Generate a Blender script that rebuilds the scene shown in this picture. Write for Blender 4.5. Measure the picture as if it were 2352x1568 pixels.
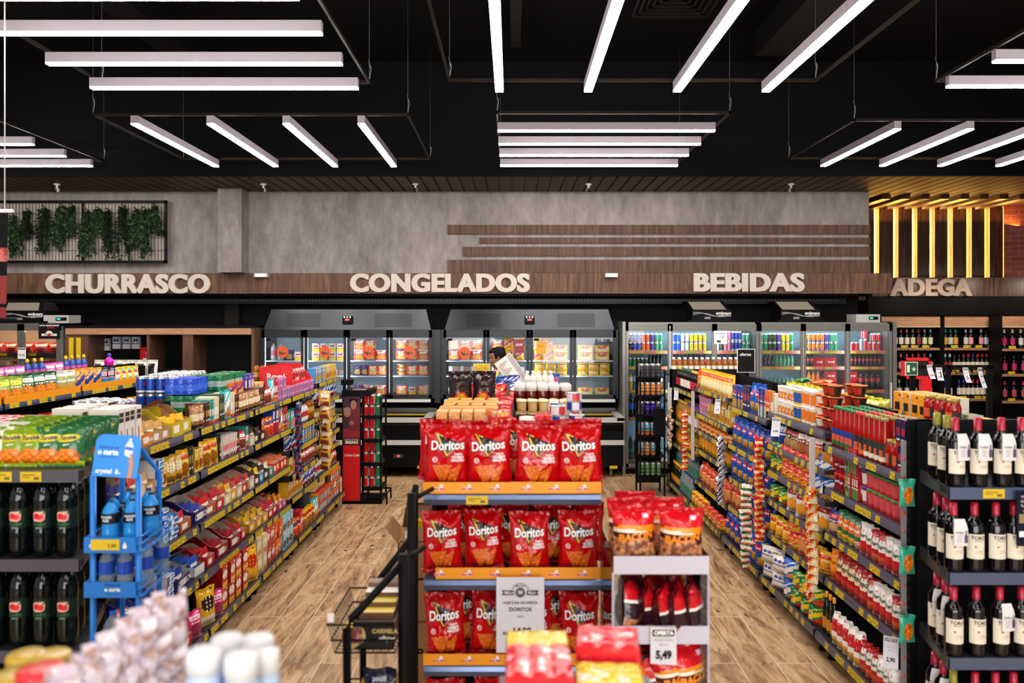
import bpy, bmesh, math, random
from mathutils import Vector, Matrix, noise, Euler
random.seed(7)
PI = math.pi
SC = bpy.context.scene
COL = SC.collection
for o in list(bpy.data.objects):
    bpy.data.objects.remove(o)

# ------------------------------------------------------------------ camera
cam = bpy.data.cameras.new('camera')
cam.sensor_width = 36
cam.lens = 27.55
cam.shift_y = -49 / 2352
cam.clip_end = 60
cam.dof.use_dof = True
cam.dof.focus_distance = 7.0
cam.dof.aperture_fstop = 2.0
camo = bpy.data.objects.new('camera', cam)
COL.objects.link(camo)
camo.location = (0, 0, 2.1)
camo.rotation_euler = (PI / 2, 0, 0)
SC.camera = camo
# ------------------------------------------------------------------ world, exposure
wd = bpy.data.worlds.new('world')
SC.world = wd
wd.use_nodes = True
wd.node_tree.nodes['Background'].inputs[0].default_value = (1.0, .96, .93, 1)
wd.node_tree.nodes['Background'].inputs[1].default_value = .24
SC.view_settings.view_transform = 'Standard'
SC.view_settings.look = 'None'
SC.view_settings.gamma = 1
SC.view_settings.use_curve_mapping = False
SC.view_settings.exposure = 1.25
SC.cycles.max_bounces = 6
SC.cycles.diffuse_bounces = 3
SC.cycles.glossy_bounces = 3
SC.cycles.transmission_bounces = 6
SC.cycles.transparent_max_bounces = 12
SC.cycles.caustics_reflective = False
SC.cycles.caustics_refractive = False
SC.cycles.sample_clamp_indirect = 4
LED_STRENGTH = 25.0
# daylight that enters through the shop front behind the camera
dl = bpy.data.lights.new('shopfront_daylight', 'AREA')
dl.shape = 'RECTANGLE'
dl.size = 9
dl.size_y = 2.6
dl.energy = 230
dl.color = (1, .97, .93)
dlo = bpy.data.objects.new('shopfront_daylight', dl)
COL.objects.link(dlo)
dlo.location = (0, -5.5, 1.9)
dlo.rotation_euler = (PI / 2, 0, 0)

F = 1800.0
def X(px, Y): return (px - 1176) * Y / F
def Z(py, Y): return 2.1 - (py - 735) * Y / F

# ------------------------------------------------------------------ materials
def lin(h):
    h = h.lstrip('#')
    out = []
    for k in (0, 2, 4):
        c = int(h[k:k + 2], 16) / 255
        out.append(c / 12.92 if c <= .04045 else ((c + .055) / 1.055) ** 2.4)
    return tuple(out) + (1,)
_mc = {}
def M(h, r=.45, m=0, bump=0, em=0, bs=60, alpha=None):
    key = (h, r, m, bump, em, bs, alpha)
    if key in _mc: return _mc[key]
    mt = bpy.data.materials.new('paint_' + h)
    mt.use_nodes = True
    nt = mt.node_tree
    b = nt.nodes['Principled BSDF']
    b.inputs['Base Color'].default_value = lin(h)
    b.inputs['Roughness'].default_value = r
    b.inputs['Metallic'].default_value = m
    if r >= .45 and sum(lin(h)[:3]) < .06: b.inputs['Specular IOR Level'].default_value = .12
    if em:
        b.inputs['Emission Color'].default_value = lin(h)
        b.inputs['Emission Strength'].default_value = em
    if bump:
        tc = nt.nodes.new('ShaderNodeTexCoord'); n = nt.nodes.new('ShaderNodeTexNoise'); bp = nt.nodes.new('ShaderNodeBump')
        n.inputs['Scale'].default_value = bs; n.inputs['Detail'].default_value = 2; n.inputs['Distortion'].default_value = .8
        nt.links.new(tc.outputs['Object'], n.inputs['Vector'])
        nt.links.new(n.outputs['Fac'], bp.inputs['Height'])
        bp.inputs['Strength'].default_value = bump; bp.inputs['Distance'].default_value = .01
        nt.links.new(bp.outputs['Normal'], b.inputs['Normal'])
    _mc[key] = mt
    return mt
def film(h): return M(h, .16, 0, .6, 0, 26)          # crinkled glossy packaging film
def node_mat(name, r=.5):
    mt = bpy.data.materials.new(name); mt.use_nodes = True
    nt = mt.node_tree; b = nt.nodes['Principled BSDF']; b.inputs['Roughness'].default_value = r
    return mt, nt, b
def ramp(nt, fac, stops):
    cr = nt.nodes.new('ShaderNodeValToRGB')
    el = cr.color_ramp.elements
    while len(el) < len(stops): el.new(.5)
    for e, (p, h) in zip(el, stops): e.position = p; e.color = lin(h)
    nt.links.new(fac, cr.inputs['Fac'])
    return cr.outputs['Color']
def tex(nt, kind, vec, scale, detail=3, dist=0, rough=.5):
    n = nt.nodes.new('ShaderNodeTex' + kind); n.inputs['Scale'].default_value = scale
    if kind == 'Noise':
        n.inputs['Detail'].default_value = detail; n.inputs['Distortion'].default_value = dist; n.inputs['Roughness'].default_value = rough
    nt.links.new(vec, n.inputs['Vector'])
    return n
def coords(nt, sc=(1, 1, 1), rot=(0, 0, 0), which='Object', loc=(0, 0, 0)):
    tc = nt.nodes.new('ShaderNodeTexCoord'); mp = nt.nodes.new('ShaderNodeMapping')
    mp.inputs['Scale'].default_value = sc; mp.inputs['Rotation'].default_value = rot; mp.inputs['Location'].default_value = loc
    nt.links.new(tc.outputs[which], mp.inputs['Vector'])
    return mp.outputs['Vector']
def mixc(nt, fac, a, b, mode='MIX'):
    m = nt.nodes.new('ShaderNodeMix'); m.data_type = 'RGBA'; m.blend_type = mode
    for sock, v in ((m.inputs[0], fac), (m.inputs[6], a), (m.inputs[7], b)):
        if isinstance(v, (int, float, tuple)): sock.default_value = v
        else: nt.links.new(v, sock)
    return m.outputs[2]
def bumpn(nt, b, h, s, d=.01):
    bp = nt.nodes.new('ShaderNodeBump'); bp.inputs['Strength'].default_value = s; bp.inputs['Distance'].default_value = d
    nt.links.new(h, bp.inputs['Height']); nt.links.new(bp.outputs['Normal'], b.inputs['Normal'])
def wood(name, cols, sc=(14, 14, .9), r=.45, scale=2.0, pos=(.25, .5, .75)):
    mt, nt, b = node_mat(name, r)
    v = coords(nt, sc, which='Object')
    n = tex(nt, 'Noise', v, scale, 5, 1.2, .6)
    nt.links.new(ramp(nt, n.outputs['Fac'], list(zip(pos, cols))), b.inputs['Base Color'])
    return mt
WOOD_BAND = wood('walnut_veneer', ('#2c1a12', '#5c3e2c', '#845e44'), (9, 9, .7), .65)
WOOD_STRIP = wood('walnut_strip', ('#2c1b13', '#543a29', '#775642'), (9, 9, .7), .65)
WOOD_DARK = wood('dark_walnut', ('#1c0f0a', '#3a2418', '#6b4830'), (9, 9, .6), .4)
WOOD_SOFFIT = wood('soffit_walnut', ('#241510', '#412a20', '#5a3d30'), (6, 1, 6), .6)
WOOD_LIGHT = wood('oak_board', ('#8a6247', '#a67a5a', '#bb8f6c'), (1.5, 9, 14), .5)
WOOD_CAB = wood('walnut_cabinet', ('#3f271b', '#5a3a29', '#72503a'), (9, 9, .7), .5)
def concrete():
    mt, nt, b = node_mat('burnished_concrete', .6)
    v = coords(nt, (1, 1, .45)); v2 = coords(nt, (1.5, 1, .6))
    a = tex(nt, 'Noise', v, 1.1, 6, .2, .65); c = tex(nt, 'Noise', v2, 4.0, 9, .15, .78)
    c1 = ramp(nt, a.outputs['Fac'], [(.3, '#6f6662'), (.52, '#8a817d'), (.72, '#a39b98')])
    c2 = ramp(nt, c.outputs['Fac'], [(.34, '#5c5552'), (.5, '#89807c'), (.66, '#b0a8a5')])
    nt.links.new(mixc(nt, .5, c1, c2), b.inputs['Base Color'])
    return mt
CONCRETE = concrete()
def floor_mat():
    mt, nt, b = node_mat('wood_look_tile', .38)
    tc = nt.nodes.new('ShaderNodeTexCoord'); sx = nt.nodes.new('ShaderNodeSeparateXYZ'); cx = nt.nodes.new('ShaderNodeCombineXYZ')
    nt.links.new(tc.outputs['Object'], sx.inputs[0])
    nt.links.new(sx.outputs['Y'], cx.inputs['X'])
    ad = nt.nodes.new('ShaderNodeMath'); ad.inputs[1].default_value = 1.875 + .2328 * 40
    nt.links.new(sx.outputs['X'], ad.inputs[0]); nt.links.new(ad.outputs[0], cx.inputs['Y'])
    br = nt.nodes.new('ShaderNodeTexBrick')
    nt.links.new(cx.outputs[0], br.inputs['Vector'])
    br.inputs['Scale'].default_value = 1; br.inputs['Brick Width'].default_value = 1.2; br.inputs['Row Height'].default_value = .2328
    br.inputs['Mortar Size'].default_value = .003; br.inputs['Mortar Smooth'].default_value = .1
    br.inputs['Color1'].default_value = (0, 0, 0, 1); br.inputs['Color2'].default_value = (1, 1, 1, 1); br.inputs['Mortar'].default_value = (.5, .5, .5, 1)
    br.offset = .37; br.offset_frequency = 2
    # random shift of the grain on each plank
    vm = nt.nodes.new('ShaderNodeVectorMath'); vm.operation = 'MULTIPLY_ADD'
    nt.links.new(br.outputs['Color'], vm.inputs[0]); vm.inputs[1].default_value = (7, 3, 5)
    mp = coords(nt, (5.5, 1.0, 1)); nt.links.new(mp, vm.inputs[2])
    n1 = tex(nt, 'Noise', vm.outputs[0], 1.1, 6, 2.2, .62)
    n2 = tex(nt, 'Noise', vm.outputs[0], 3.2, 6, 1.2, .7)
    c1 = ramp(nt, n1.outputs['Fac'], [(.34, '#5c4029'), (.44, '#9c7650'), (.53, '#c49e74'), (.64, '#dcbc92')])
    c2 = ramp(nt, n2.outputs['Fac'], [(.36, '#4a3320'), (.45, '#a07850'), (.6, '#d4b088')])
    c = mixc(nt, .45, c1, c2)
    n3 = tex(nt, 'Noise', coords(nt, (3.2, 1.1, 1), loc=(4, 2, 0)), 3.1, 5, 1.5, .6)
    knots = ramp(nt, n3.outputs['Fac'], [(.63, '#000000'), (.68, '#ffffff')])
    c = mixc(nt, knots, c, lin('#4a3524'))
    g = mixc(nt, br.outputs['Fac'], c, lin('#e0ccae'))
    nt.links.new(g, b.inputs['Base Color'])
    return mt
FLOOR = floor_mat()
def brick_mat():
    mt, nt, b = node_mat('red_brick', .7)
    v = coords(nt, (1, 1, 1), (PI / 2, 0, 0))
    br = nt.nodes.new('ShaderNodeTexBrick'); nt.links.new(v, br.inputs['Vector'])
    br.inputs['Scale'].default_value = 1; br.inputs['Brick Width'].default_value = .2; br.inputs['Row Height'].default_value = .085
    br.inputs['Mortar Size'].default_value = .006
    br.inputs['Color1'].default_value = lin('#5c1d12'); br.inputs['Color2'].default_value = lin('#7a2a1a'); br.inputs['Mortar'].default_value = lin('#7d4d38')
    nt.links.new(br.outputs['Color'], b.inputs['Base Color'])
    return mt
BRICK = brick_mat()
def glass():
    mt = bpy.data.materials.new('clear_glass'); mt.use_nodes = True; nt = mt.node_tree
    nt.nodes.remove(nt.nodes['Principled BSDF'])
    t = nt.nodes.new('ShaderNodeBsdfTransparent'); g = nt.nodes.new('ShaderNodeBsdfGlossy'); mx = nt.nodes.new('ShaderNodeMixShader'); fr = nt.nodes.new('ShaderNodeFresnel')
    t.inputs[0].default_value = (.93, .96, .97, 1); g.inputs['Roughness'].default_value = .02; fr.inputs[0].default_value = 1.45
    nt.links.new(fr.outputs[0], mx.inputs[0]); nt.links.new(t.outputs[0], mx.inputs[1]); nt.links.new(g.outputs[0], mx.inputs[2])
    nt.links.new(mx.outputs[0], nt.nodes['Material Output'].inputs[0])
    return mt
GLASS = glass()
def liquid(name, h, op=.5, rough=.05):
    """clear bottle wall and contents in one tinted, partly see-through body"""
    mt = bpy.data.materials.new(name); mt.use_nodes = True; nt = mt.node_tree
    b = nt.nodes['Principled BSDF']; b.inputs['Base Color'].default_value = lin(h); b.inputs['Roughness'].default_value = rough
    t = nt.nodes.new('ShaderNodeBsdfTransparent'); t.inputs[0].default_value = lin(h); mx = nt.nodes.new('ShaderNodeMixShader')
    mx.inputs[0].default_value = op
    nt.links.new(t.outputs[0], mx.inputs[1]); nt.links.new(b.outputs[0], mx.inputs[2])
    nt.links.new(mx.outputs[0], nt.nodes['Material Output'].inputs[0])
    return mt
def speck(name, cols, scale=90, kind='Voronoi', r=.35, bump=.4):
    """printed or real pile of small food pieces"""
    mt, nt, b = node_mat(name, r)
    v = coords(nt)
    if kind == 'Voronoi':
        n = nt.nodes.new('ShaderNodeTexVoronoi'); n.inputs['Scale'].default_value = scale; nt.links.new(v, n.inputs['Vector'])
        f = n.outputs['Distance']
        pos = [i * .8 / max(1, len(cols) - 1) for i in range(len(cols))]
        n2 = tex(nt, 'Noise', v, scale * .5, 2)
        c = mixc(nt, n2.outputs['Fac'], ramp(nt, f, list(zip(pos, cols))), lin(cols[0]), 'MULTIPLY')
        c = mixc(nt, .35, ramp(nt, f, list(zip(pos, cols))), c)
    else:
        n = tex(nt, 'Noise', v, scale, 3, .5); f = n.outputs['Fac']
        pos = [.35 + i * .3 / max(1, len(cols) - 1) for i in range(len(cols))]
        c = ramp(nt, f, list(zip(pos, cols)))
    nt.links.new(c, b.inputs['Base Color'])
    if bump: bumpn(nt, b, f, bump, .004)
    return mt
CHIP = speck('corn_chip_print', ['#f08a1c', '#d4601a', '#a63c12'], 160, 'Noise')
CHIPS2 = speck('fried_snack_print', ['#ffa82a', '#f08a1e', '#b85410'], 60)
NUTS = speck('bacon_snack', ['#e6b184', '#c98a5c', '#6b3a22'], 58)
PASTA = speck('dry_pasta', ['#f0c040', '#d9a02c', '#9c6a18'], 90)
NOODLE = speck('noodle_print', ['#f7d26a', '#e8a030', '#c04a20'], 70)
BEAN = speck('mixed_print', ['#f2e2c0', '#d8672c', '#7a2418'], 60)
KRAFT = M('#a87b52', .75)
KRAFT_IN = M('#b08a62', .8)
GREYCARD = M('#cfc2b0', .8)
LED = M('#fff8f2', .5, em=LED_STRENGTH)
BLACK = M('#0c0c0e', .45)
BLACKM = M('#09090b', .45)
RAIL = M('#4c4b5c', .35)
RAILB = M('#66769a', .28, .75)
TAG = M('#cfae08', .5)
TAGINK = M('#6b5c14', .6)
WHITE = M('#f1eeea', .5)
PAPER = M('#cdcad2', .7)
INK = M('#15130f', .6)
SILVER = M('#b9bbbd', .3, .9)

# ------------------------------------------------------------------ mesh builder
class MB:
    def __init__(s): s.v = []; s.f = []; s.mi = []; s.sm = []; s.mats = []
    def m(s, mat):
        if isinstance(mat, str): mat = M(mat)
        if mat not in s.mats: s.mats.append(mat)
        return s.mats.index(mat)
    def add(s, vs, fs, mat, smooth=False):
        b = len(s.v); s.v += [tuple(v) for v in vs]
        k = s.m(mat) if not isinstance(mat, list) else None
        for i, f in enumerate(fs):
            s.f.append(tuple(b + j for j in f)); s.mi.append(s.m(mat[i]) if k is None else k); s.sm.append(smooth)
        return s
    def box(s, c, d, mat, rz=0, rx=0, ry=0):
        hx, hy, hz = d[0] / 2, d[1] / 2, d[2] / 2
        vs = [Vector((x, y, z)) for x in (-hx, hx) for y in (-hy, hy) for z in (-hz, hz)]
        if rz or rx or ry:
            R = Euler((rx, ry, rz)).to_matrix(); vs = [R @ v for v in vs]
        vs = [v + Vector(c) for v in vs]
        return s.add(vs, [(0, 1, 3, 2), (4, 6, 7, 5), (0, 4, 5, 1), (2, 3, 7, 6), (0, 2, 6, 4), (1, 5, 7, 3)], mat)
    def bb(s, x0, x1, y0, y1, z0, z1, mat):
        return s.box(((x0 + x1) / 2, (y0 + y1) / 2, (z0 + z1) / 2), (abs(x1 - x0), abs(y1 - y0), abs(z1 - z0)), mat)
    def tube(s, pts, r, mat, n=8, cap=True):
        pts = [Vector(p) for p in pts]; rings = []
        for i, p in enumerate(pts):
            d = (pts[min(i + 1, len(pts) - 1)] - pts[max(i - 1, 0)]).normalized()
            a = Vector((0, 0, 1)) if abs(d.z) < .9 else Vector((1, 0, 0))
            u = d.cross(a).normalized(); w = d.cross(u)
            rr = r[i] if isinstance(r, (list, tuple)) else r
            rings.append([p + u * math.cos(t) * rr + w * math.sin(t) * rr for t in [2 * PI * k / n for k in range(n)]])
        vs = [v for g in rings for v in g]; fs = []
        for i in range(len(pts) - 1):
            for k in range(n):
                a = i * n + k; b = i * n + (k + 1) % n
                fs.append((a, b, b + n, a + n))
        if cap: fs += [tuple(range(n - 1, -1, -1)), tuple((len(pts) - 1) * n + k for k in range(n))]
        return s.add(vs, fs, mat, True)
    def lathe(s, prof, mat, n=16, c=(0, 0, 0), a0=0, a1=2 * PI, fn=None):
        full = abs(a1 - a0 - 2 * PI) < 1e-6; cols = n if full else n + 1
        vs = []
        for (r, z) in prof:
            for k in range(cols):
                t = a0 + (a1 - a0) * k / n
                vs.append((c[0] + r * math.cos(t), c[1] + r * math.sin(t), c[2] + z))
        fs = []; ms = []
        for i in range(len(prof) - 1):
            for k in range(n):
                k2 = (k + 1) % n if full else k + 1
                fs.append((i * cols + k, i * cols + k2, (i + 1) * cols + k2, (i + 1) * cols + k))
                if fn: ms.append(fn((k + .5) / n, (i + .5) / (len(prof) - 1)))
        return s.add(vs, fs, ms if fn else mat, True)
    def prism(s, out, y0, y1, mat, swap=None):
        """outline (x,z) extruded along y"""
        n = len(out)
        vs = [(x, y0, z) for x, z in out] + [(x, y1, z) for x, z in out]
        if swap: vs = [swap(v) for v in vs]
        fs = [tuple(range(n)), tuple(range(2 * n - 1, n - 1, -1))] + [(i, i + n, (i + 1) % n + n, (i + 1) % n) for i in range(n)]
        return s.add(vs, fs, mat)
    def grid(s, fn, nu, nv, matfn, smooth=True, flip=False):
        vs = [fn(i / nu, j / nv) for j in range(nv + 1) for i in range(nu + 1)]
        fs = []; ms = []
        for j in range(nv):
            for i in range(nu):
                a = j * (nu + 1) + i; q = (a, a + 1, a + nu + 2, a + nu + 1)
                fs.append(q[::-1] if flip else q)
                ms.append(matfn((i + .5) / nu, (j + .5) / nv) if callable(matfn) else matfn)
        return s.add(vs, fs, ms, smooth)
    def text(s, body, size, mat, place, off=0.0, shear=0, bold=0, cell=0, ext=0, sx=1):
        """flat lettering; place((x,z)) -> 3D point"""
        vs, fs = text2d(body, size, shear, bold, cell, sx)
        pts = [place(x, z) for x, z in vs]
        return s.add(pts, fs, mat)
    def poly(s, out, mat, place, cell=0):
        vs, fs = cut2d([(Vector((x, z, 0))) for x, z in out], [tuple(range(len(out)))], cell)
        return s.add([place(x, z) for x, z in vs], fs, mat)
    def mesh(s, name):
        me = bpy.data.meshes.new(name)
        me.from_pydata(s.v, [], s.f)
        for mt in s.mats: me.materials.append(mt)
        me.polygons.foreach_set('material_index', s.mi)
        me.polygons.foreach_set('use_smooth', s.sm)
        me.update()
        return me
    def build(s, name, parent=None, label=None):
        o = bpy.data.objects.new(name, s.mesh(name)); COL.objects.link(o)
        if parent: o.parent = parent
        if label: o['label'] = label
        return o
def cut2d(vs, fs, cell):
    if not cell: return [(v[0], v[1]) for v in vs], fs
    bm = bmesh.new(); bv = [bm.verts.new((v[0], v[1], 0)) for v in vs]
    for f in fs:
        try: bm.faces.new([bv[i] for i in f])
        except ValueError: pass
    for ax in (0, 1):
        lo = min(v[ax] for v in vs); hi = max(v[ax] for v in vs); c = lo + cell
        while c < hi:
            co = [0, 0, 0]; no = [0, 0, 0]; co[ax] = c; no[ax] = 1
            bmesh.ops.bisect_plane(bm, geom=bm.verts[:] + bm.edges[:] + bm.faces[:], plane_co=co, plane_no=no)
            c += cell
    bmesh.ops.triangulate(bm, faces=bm.faces[:])
    bm.verts.index_update()
    out = [(v.co.x, v.co.y) for v in bm.verts], [tuple(v.index for v in f.verts) for f in bm.faces]
    bm.free(); return out
_tc = {}
def text2d(body, size, shear=0, bold=0, cell=0, sx=1):
    key = (body, size, shear, bold, cell, sx)
    if key in _tc: return _tc[key]
    cu = bpy.data.curves.new('t', 'FONT'); cu.body = body; cu.size = size; cu.align_x = 'CENTER'; cu.align_y = 'CENTER'
    cu.shear = shear; cu.offset = bold * size; cu.resolution_u = 3
    o = bpy.data.objects.new('t', cu); COL.objects.link(o)
    me = bpy.data.meshes.new_from_object(o.evaluated_get(bpy.context.evaluated_depsgraph_get()))
    vs = [(v.co.x * sx, v.co.y) for v in me.vertices]; fs = [tuple(p.vertices) for p in me.polygons]
    bpy.data.objects.remove(o); bpy.data.curves.remove(cu); bpy.data.meshes.remove(me)
    res = cut2d(vs, fs, cell) if vs else ([], [])
    _tc[key] = res
    return res
def on_y(x0, y, z0, s=1):        # lettering on a plane facing the camera side (-Y)
    return lambda x, z: (x0 + x * s, y, z0 + z * s)
def on_x(x, y0, z0, sgn=1):      # lettering on a plane facing +X (sgn=1) or -X (sgn=-1)
    return lambda a, z: (x, y0 + a * sgn, z0 + z)

# ------------------------------------------------------------------ things
LABELS = {}
ORD = ['', 'second', 'third', 'fourth', 'fifth', 'sixth', 'seventh', 'eighth', 'ninth', 'tenth', 'eleventh', 'twelfth', 'thirteenth', 'fourteenth',
       'fifteenth', 'sixteenth', 'seventeenth', 'eighteenth', 'nineteenth', 'twentieth']
def tag(o, label, cat, group=None):
    label = ' '.join(label.split())
    LABELS.setdefault(label, []).append(o.name)
    o['label'] = label; o['category'] = cat
    if group: o['group'] = group
    return o
def empty(name, loc, label, cat, group=None, rz=0):
    o = bpy.data.objects.new(name, None); COL.objects.link(o); o.location = loc; o.rotation_euler = (0, 0, rz); o.empty_display_size = .05
    return tag(o, label, cat, group)
def struct(o): o['kind'] = 'structure'; return o
class Proto:
    """one kind of product: parts = [(part name, mesh, part label)] ; a single part becomes the thing itself"""
    def __init__(s, name, cat, desc, dims, parts):
        s.name = name; s.cat = cat; s.desc = desc; s.w, s.d, s.h = dims; s.parts = parts; s.root = None
    def make(s):
        if s.root is None:
            if len(s.parts) == 1: s.root = bpy.data.objects.new(s.name, s.parts[0][1]); kids = []
            else:
                s.root = bpy.data.objects.new(s.name, None); kids = []
                for p in s.parts:
                    c = bpy.data.objects.new(p[0], p[1]); c.parent = s.root
                    if p[2]: c['label'] = p[2]
                    kids.append(c)
            s.kids = kids; r, ks = s.root, kids
        else:
            r = s.root.copy(); ks = []
            for c in s.kids:
                k = c.copy(); k.parent = r; ks.append(k)
        COL.objects.link(r)
        for k in ks: COL.objects.link(k)
        return r
def spawn(p, loc, rz=0, label=None, group=None, rx=0, ry=0, sc=1):
    o = p.make(); o.location = loc; o.rotation_euler = (rx, ry, rz); o.scale = (sc, sc, sc) if not isinstance(sc, tuple) else sc
    for k in ('group',):
        if k in o: del o[k]
    return tag(o, label or p.desc, p.cat, group)
# ================================================================== SETTING
YW = 11.6                      # plane of the grey wall above the freezers
def S(name, *a): 
    o = a[0].build(name); return struct(o)
S('floor', MB().add([(-12, -7, 0), (12, -7, 0), (12, 15, 0), (-12, 15, 0)], [(0, 1, 2, 3)], FLOOR))
S('wall_right', MB().bb(9.3, 9.4, 3, 13.4, 0, 5.5, M('#2a2422', .8)))
S('wall_left', MB().bb(-9.3, -9.2, 3, 13.4, 0, 5.5, M('#2a2422', .8)))
CEIL = M('#070709', .8)
S('ceiling', MB().bb(-12, 12, -7, 10.36, 5.5, 5.6, CEIL))
S('ceiling_beam', MB().bb(-4.15, -3.8, -7, 10.36, 5.25, 5.5, M('#0b0b0d', .8)))
zs = Z(440, YW)
mb = MB()
yk = 10.36
for i in range(-52, 53):
    x = i * .175
    mb.bb(x + .012, x + .163, yk, 13.4, zs, zs + .02, WOOD_SOFFIT)
mb.bb(-9.2, 9.3, yk, 13.4, zs + .02, zs + .06, BLACK)
mb.bb(-9.2, 9.3, yk - .05, yk, zs - .005, 5.5, M('#07070b', .7))
S('trim_1', mb)
S('wall_back', MB().bb(-9.2, X(1996, YW), YW, YW + .15, 2.5, zs, CONCRETE))
mb = MB(); mb.bb(X(500, 11.3), X(555, 11.3), 11.3, YW, Z(627, 11.5), zs, CONCRETE); S('wall_column', mb)
S('wall_recess', MB().bb(-9.2, 5.4, 12.25, 12.35, 0, 2.6, M('#131211', .7)))
S('wall_recess_column', MB().bb(X(513, 12), X(545, 12), 12.05, 12.25, 0, 2.6, M('#201e1c', .7)))
S('wall_recess_soffit', MB().bb(-9.2, 5.4, YW + .15, 12.3, 2.46, 2.5, BLACK))
# wood band with the department names
yb = 11.5
S('trim_2', MB().bb(-9.2, X(2048, yb), yb, YW, Z(674, yb), Z(627, yb), WOOD_BAND))
for i, (x0, p0, p1) in enumerate([(1028, 517, 538), (1101, 546, 559), (1063, 567, 588), (1028, 597, 627)]):
    S('trim_%d' % (i + 3), MB().bb(X(x0, YW - .04), X(1996, YW), YW - .04, YW, Z(p1, YW), Z(p0, YW), WOOD_STRIP))
def letters(word, px0, px1, py0, py1, Y, mat, where):
    h = (py1 - py0) * Y / F
    vs, fs = text2d(word, 1, 0, .035)
    xs = [v[0] for v in vs]; ys = [v[1] for v in vs]
    sx = (X(px1, Y) - X(px0, Y)) / (max(xs) - min(xs)); sy = h / (max(ys) - min(ys))
    cu = bpy.data.curves.new('lettering', 'FONT'); cu.body = word; cu.size = 1; cu.align_x = 'CENTER'; cu.align_y = 'CENTER'
    cu.offset = .035; cu.space_character = 1.06; cu.extrude = .02 / sy; cu.resolution_u = 4
    # one mesh per letter sign: convert the whole word, then set it out at its size
    t = bpy.data.objects.new('lettering', cu); COL.objects.link(t)
    me = bpy.data.meshes.new_from_object(t.evaluated_get(bpy.context.evaluated_depsgraph_get()))
    bpy.data.objects.remove(t)
    cx = (max(xs) + min(xs)) / 2; cy = (max(ys) + min(ys)) / 2
    bm = bmesh.new(); bm.from_mesh(me); g0 = bm.verts[:] + bm.edges[:] + bm.faces[:]
    for dx in (-.028, .028):
        r = bmesh.ops.duplicate(bm, geom=g0); bmesh.ops.translate(bm, vec=(dx, 0, -.0004 / sy), verts=[v for v in r['geom'] if isinstance(v, bmesh.types.BMVert)])
    bm.to_mesh(me); bm.free()
    xs = [v.co.x for v in me.vertices]; sx = (X(px1, Y) - X(px0, Y)) / (max(xs) - min(xs)); cx = (max(xs) + min(xs)) / 2
    for v in me.vertices:
        x, y, z = v.co; v.co = ((x - cx) * sx, -z * sy, (y - cy) * sy)
    me.materials.clear(); me.materials.append(mat)
    for p in me.polygons: p.material_index = 0
    o = bpy.data.objects.new('department_lettering', me); COL.objects.link(o)
    o.location = ((X(px0, Y) + X(px1, Y)) / 2, Y - .025, (Z(py0, Y) + Z(py1, Y)) / 2)
    tag(o, where, 'lettering', 'department names on the wood band')
CREAM = M('#ccc0b4', .6)
letters('CHURRASCO', 108, 485, 629, 674, yb, CREAM, 'white raised CHURRASCO lettering on the walnut band')
letters('CONGELADOS', 805, 1217, 628, 671, yb, CREAM, 'white raised CONGELADOS lettering on the walnut band above freezers')
letters('BEBIDAS', 1592, 1846, 627, 670, yb, CREAM, 'white raised BEBIDAS lettering above the drinks coolers')
# ---- wine corner (set back, to the right)
ya = 13.2
S('wall_wine_corner', MB().bb(5.2, 9.3, ya, ya + .1, 0, 4.2, WOOD_DARK))
S('wall_return', MB().bb(5.2, 5.3, YW + .15, ya, 2.4, zs, WOOD_DARK))
S('trim_8', MB().bb(X(1996, 12.6), 9.2, 12.6, ya, Z(680, 12.6), Z(637, 12.6), WOOD_DARK))
S('trim_9', MB().bb(X(1996, 12.6), 9.2, 12.62, ya, Z(724, 12.6), Z(680, 12.6), M('#060505', .5)))
letters('ADEGA', 2041, 2230, 640, 680, 12.6, M('#9c897d', .7), 'grey raised ADEGA lettering above the wine shelves')
LEDW = M('#ffd080', .5, em=24)
for i, px in enumerate([2003, 2047, 2090, 2130, 2171, 2214, 2255, 2297]):
    x = X(px, ya)
    o = MB().bb(x + .06, x + .265, ya - .12, ya, Z(637, 12.6), Z(475, ya), WOOD_DARK).bb(x + .0, x + .06, ya - .025, ya, Z(637, 12.6), Z(475, ya), M('#e0b060', .6)).build('trim_%d' % (10 + i))
    struct(o)
    z0, z1 = Z(637, 12.6), Z(477, ya)
    e = empty('led_strip_light', (x - .005, ya - .06, z0), ('leftmost' if i == 0 else 'rightmost' if i == 7 else ORD[i] if i else '') + ' vertical yellow LED strip' + ('' if i in (0, 7) else ' from the left') + ' on the dark wine wall', 'led strip', 'LED strips between the dark boards')
    MB().bb(0, .006, -.02, .02, 0, z1 - z0, LEDW).build('diode_tape', e)
    MB().bb(-.006, 0, -.03, .06, 0, z1 - z0, M('#8a6a3a', .5)).build('channel', e)
for i in range(8):
    x = X(2020 + 44 * i, 12.2) - .1
    S('trim_%d' % (20 + i), MB().bb(x, x + .13, 11.9, ya, Z(459, 12), Z(441, 12), WOOD_DARK))
S('trim_30', MB().bb(5.3, 9.2, 12.9, ya, Z(475, ya), Z(459, ya), M('#9a6a30', .5)))
S('wall_brick', MB().box((X(2345, 12.6) + .35, 12.75, 2.9), (.9, .08, 2.3), BRICK, rz=-.5))
# LED wash lamps tucked above the wine wall beams (the photo shows the amber glow)
for x in (6.2, 7.2, 8.3):
    l = bpy.data.lights.new('cove_light', 'AREA'); l.shape = 'RECTANGLE'; l.size = .8; l.size_y = .05; l.energy = 6; l.color = (1, .5, .1)
    lo = bpy.data.objects.new('cove_light', l); COL.objects.link(lo); lo.location = (x, 12.85, zs - .35); lo.rotation_euler = (PI + .35, 0, 0)
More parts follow.
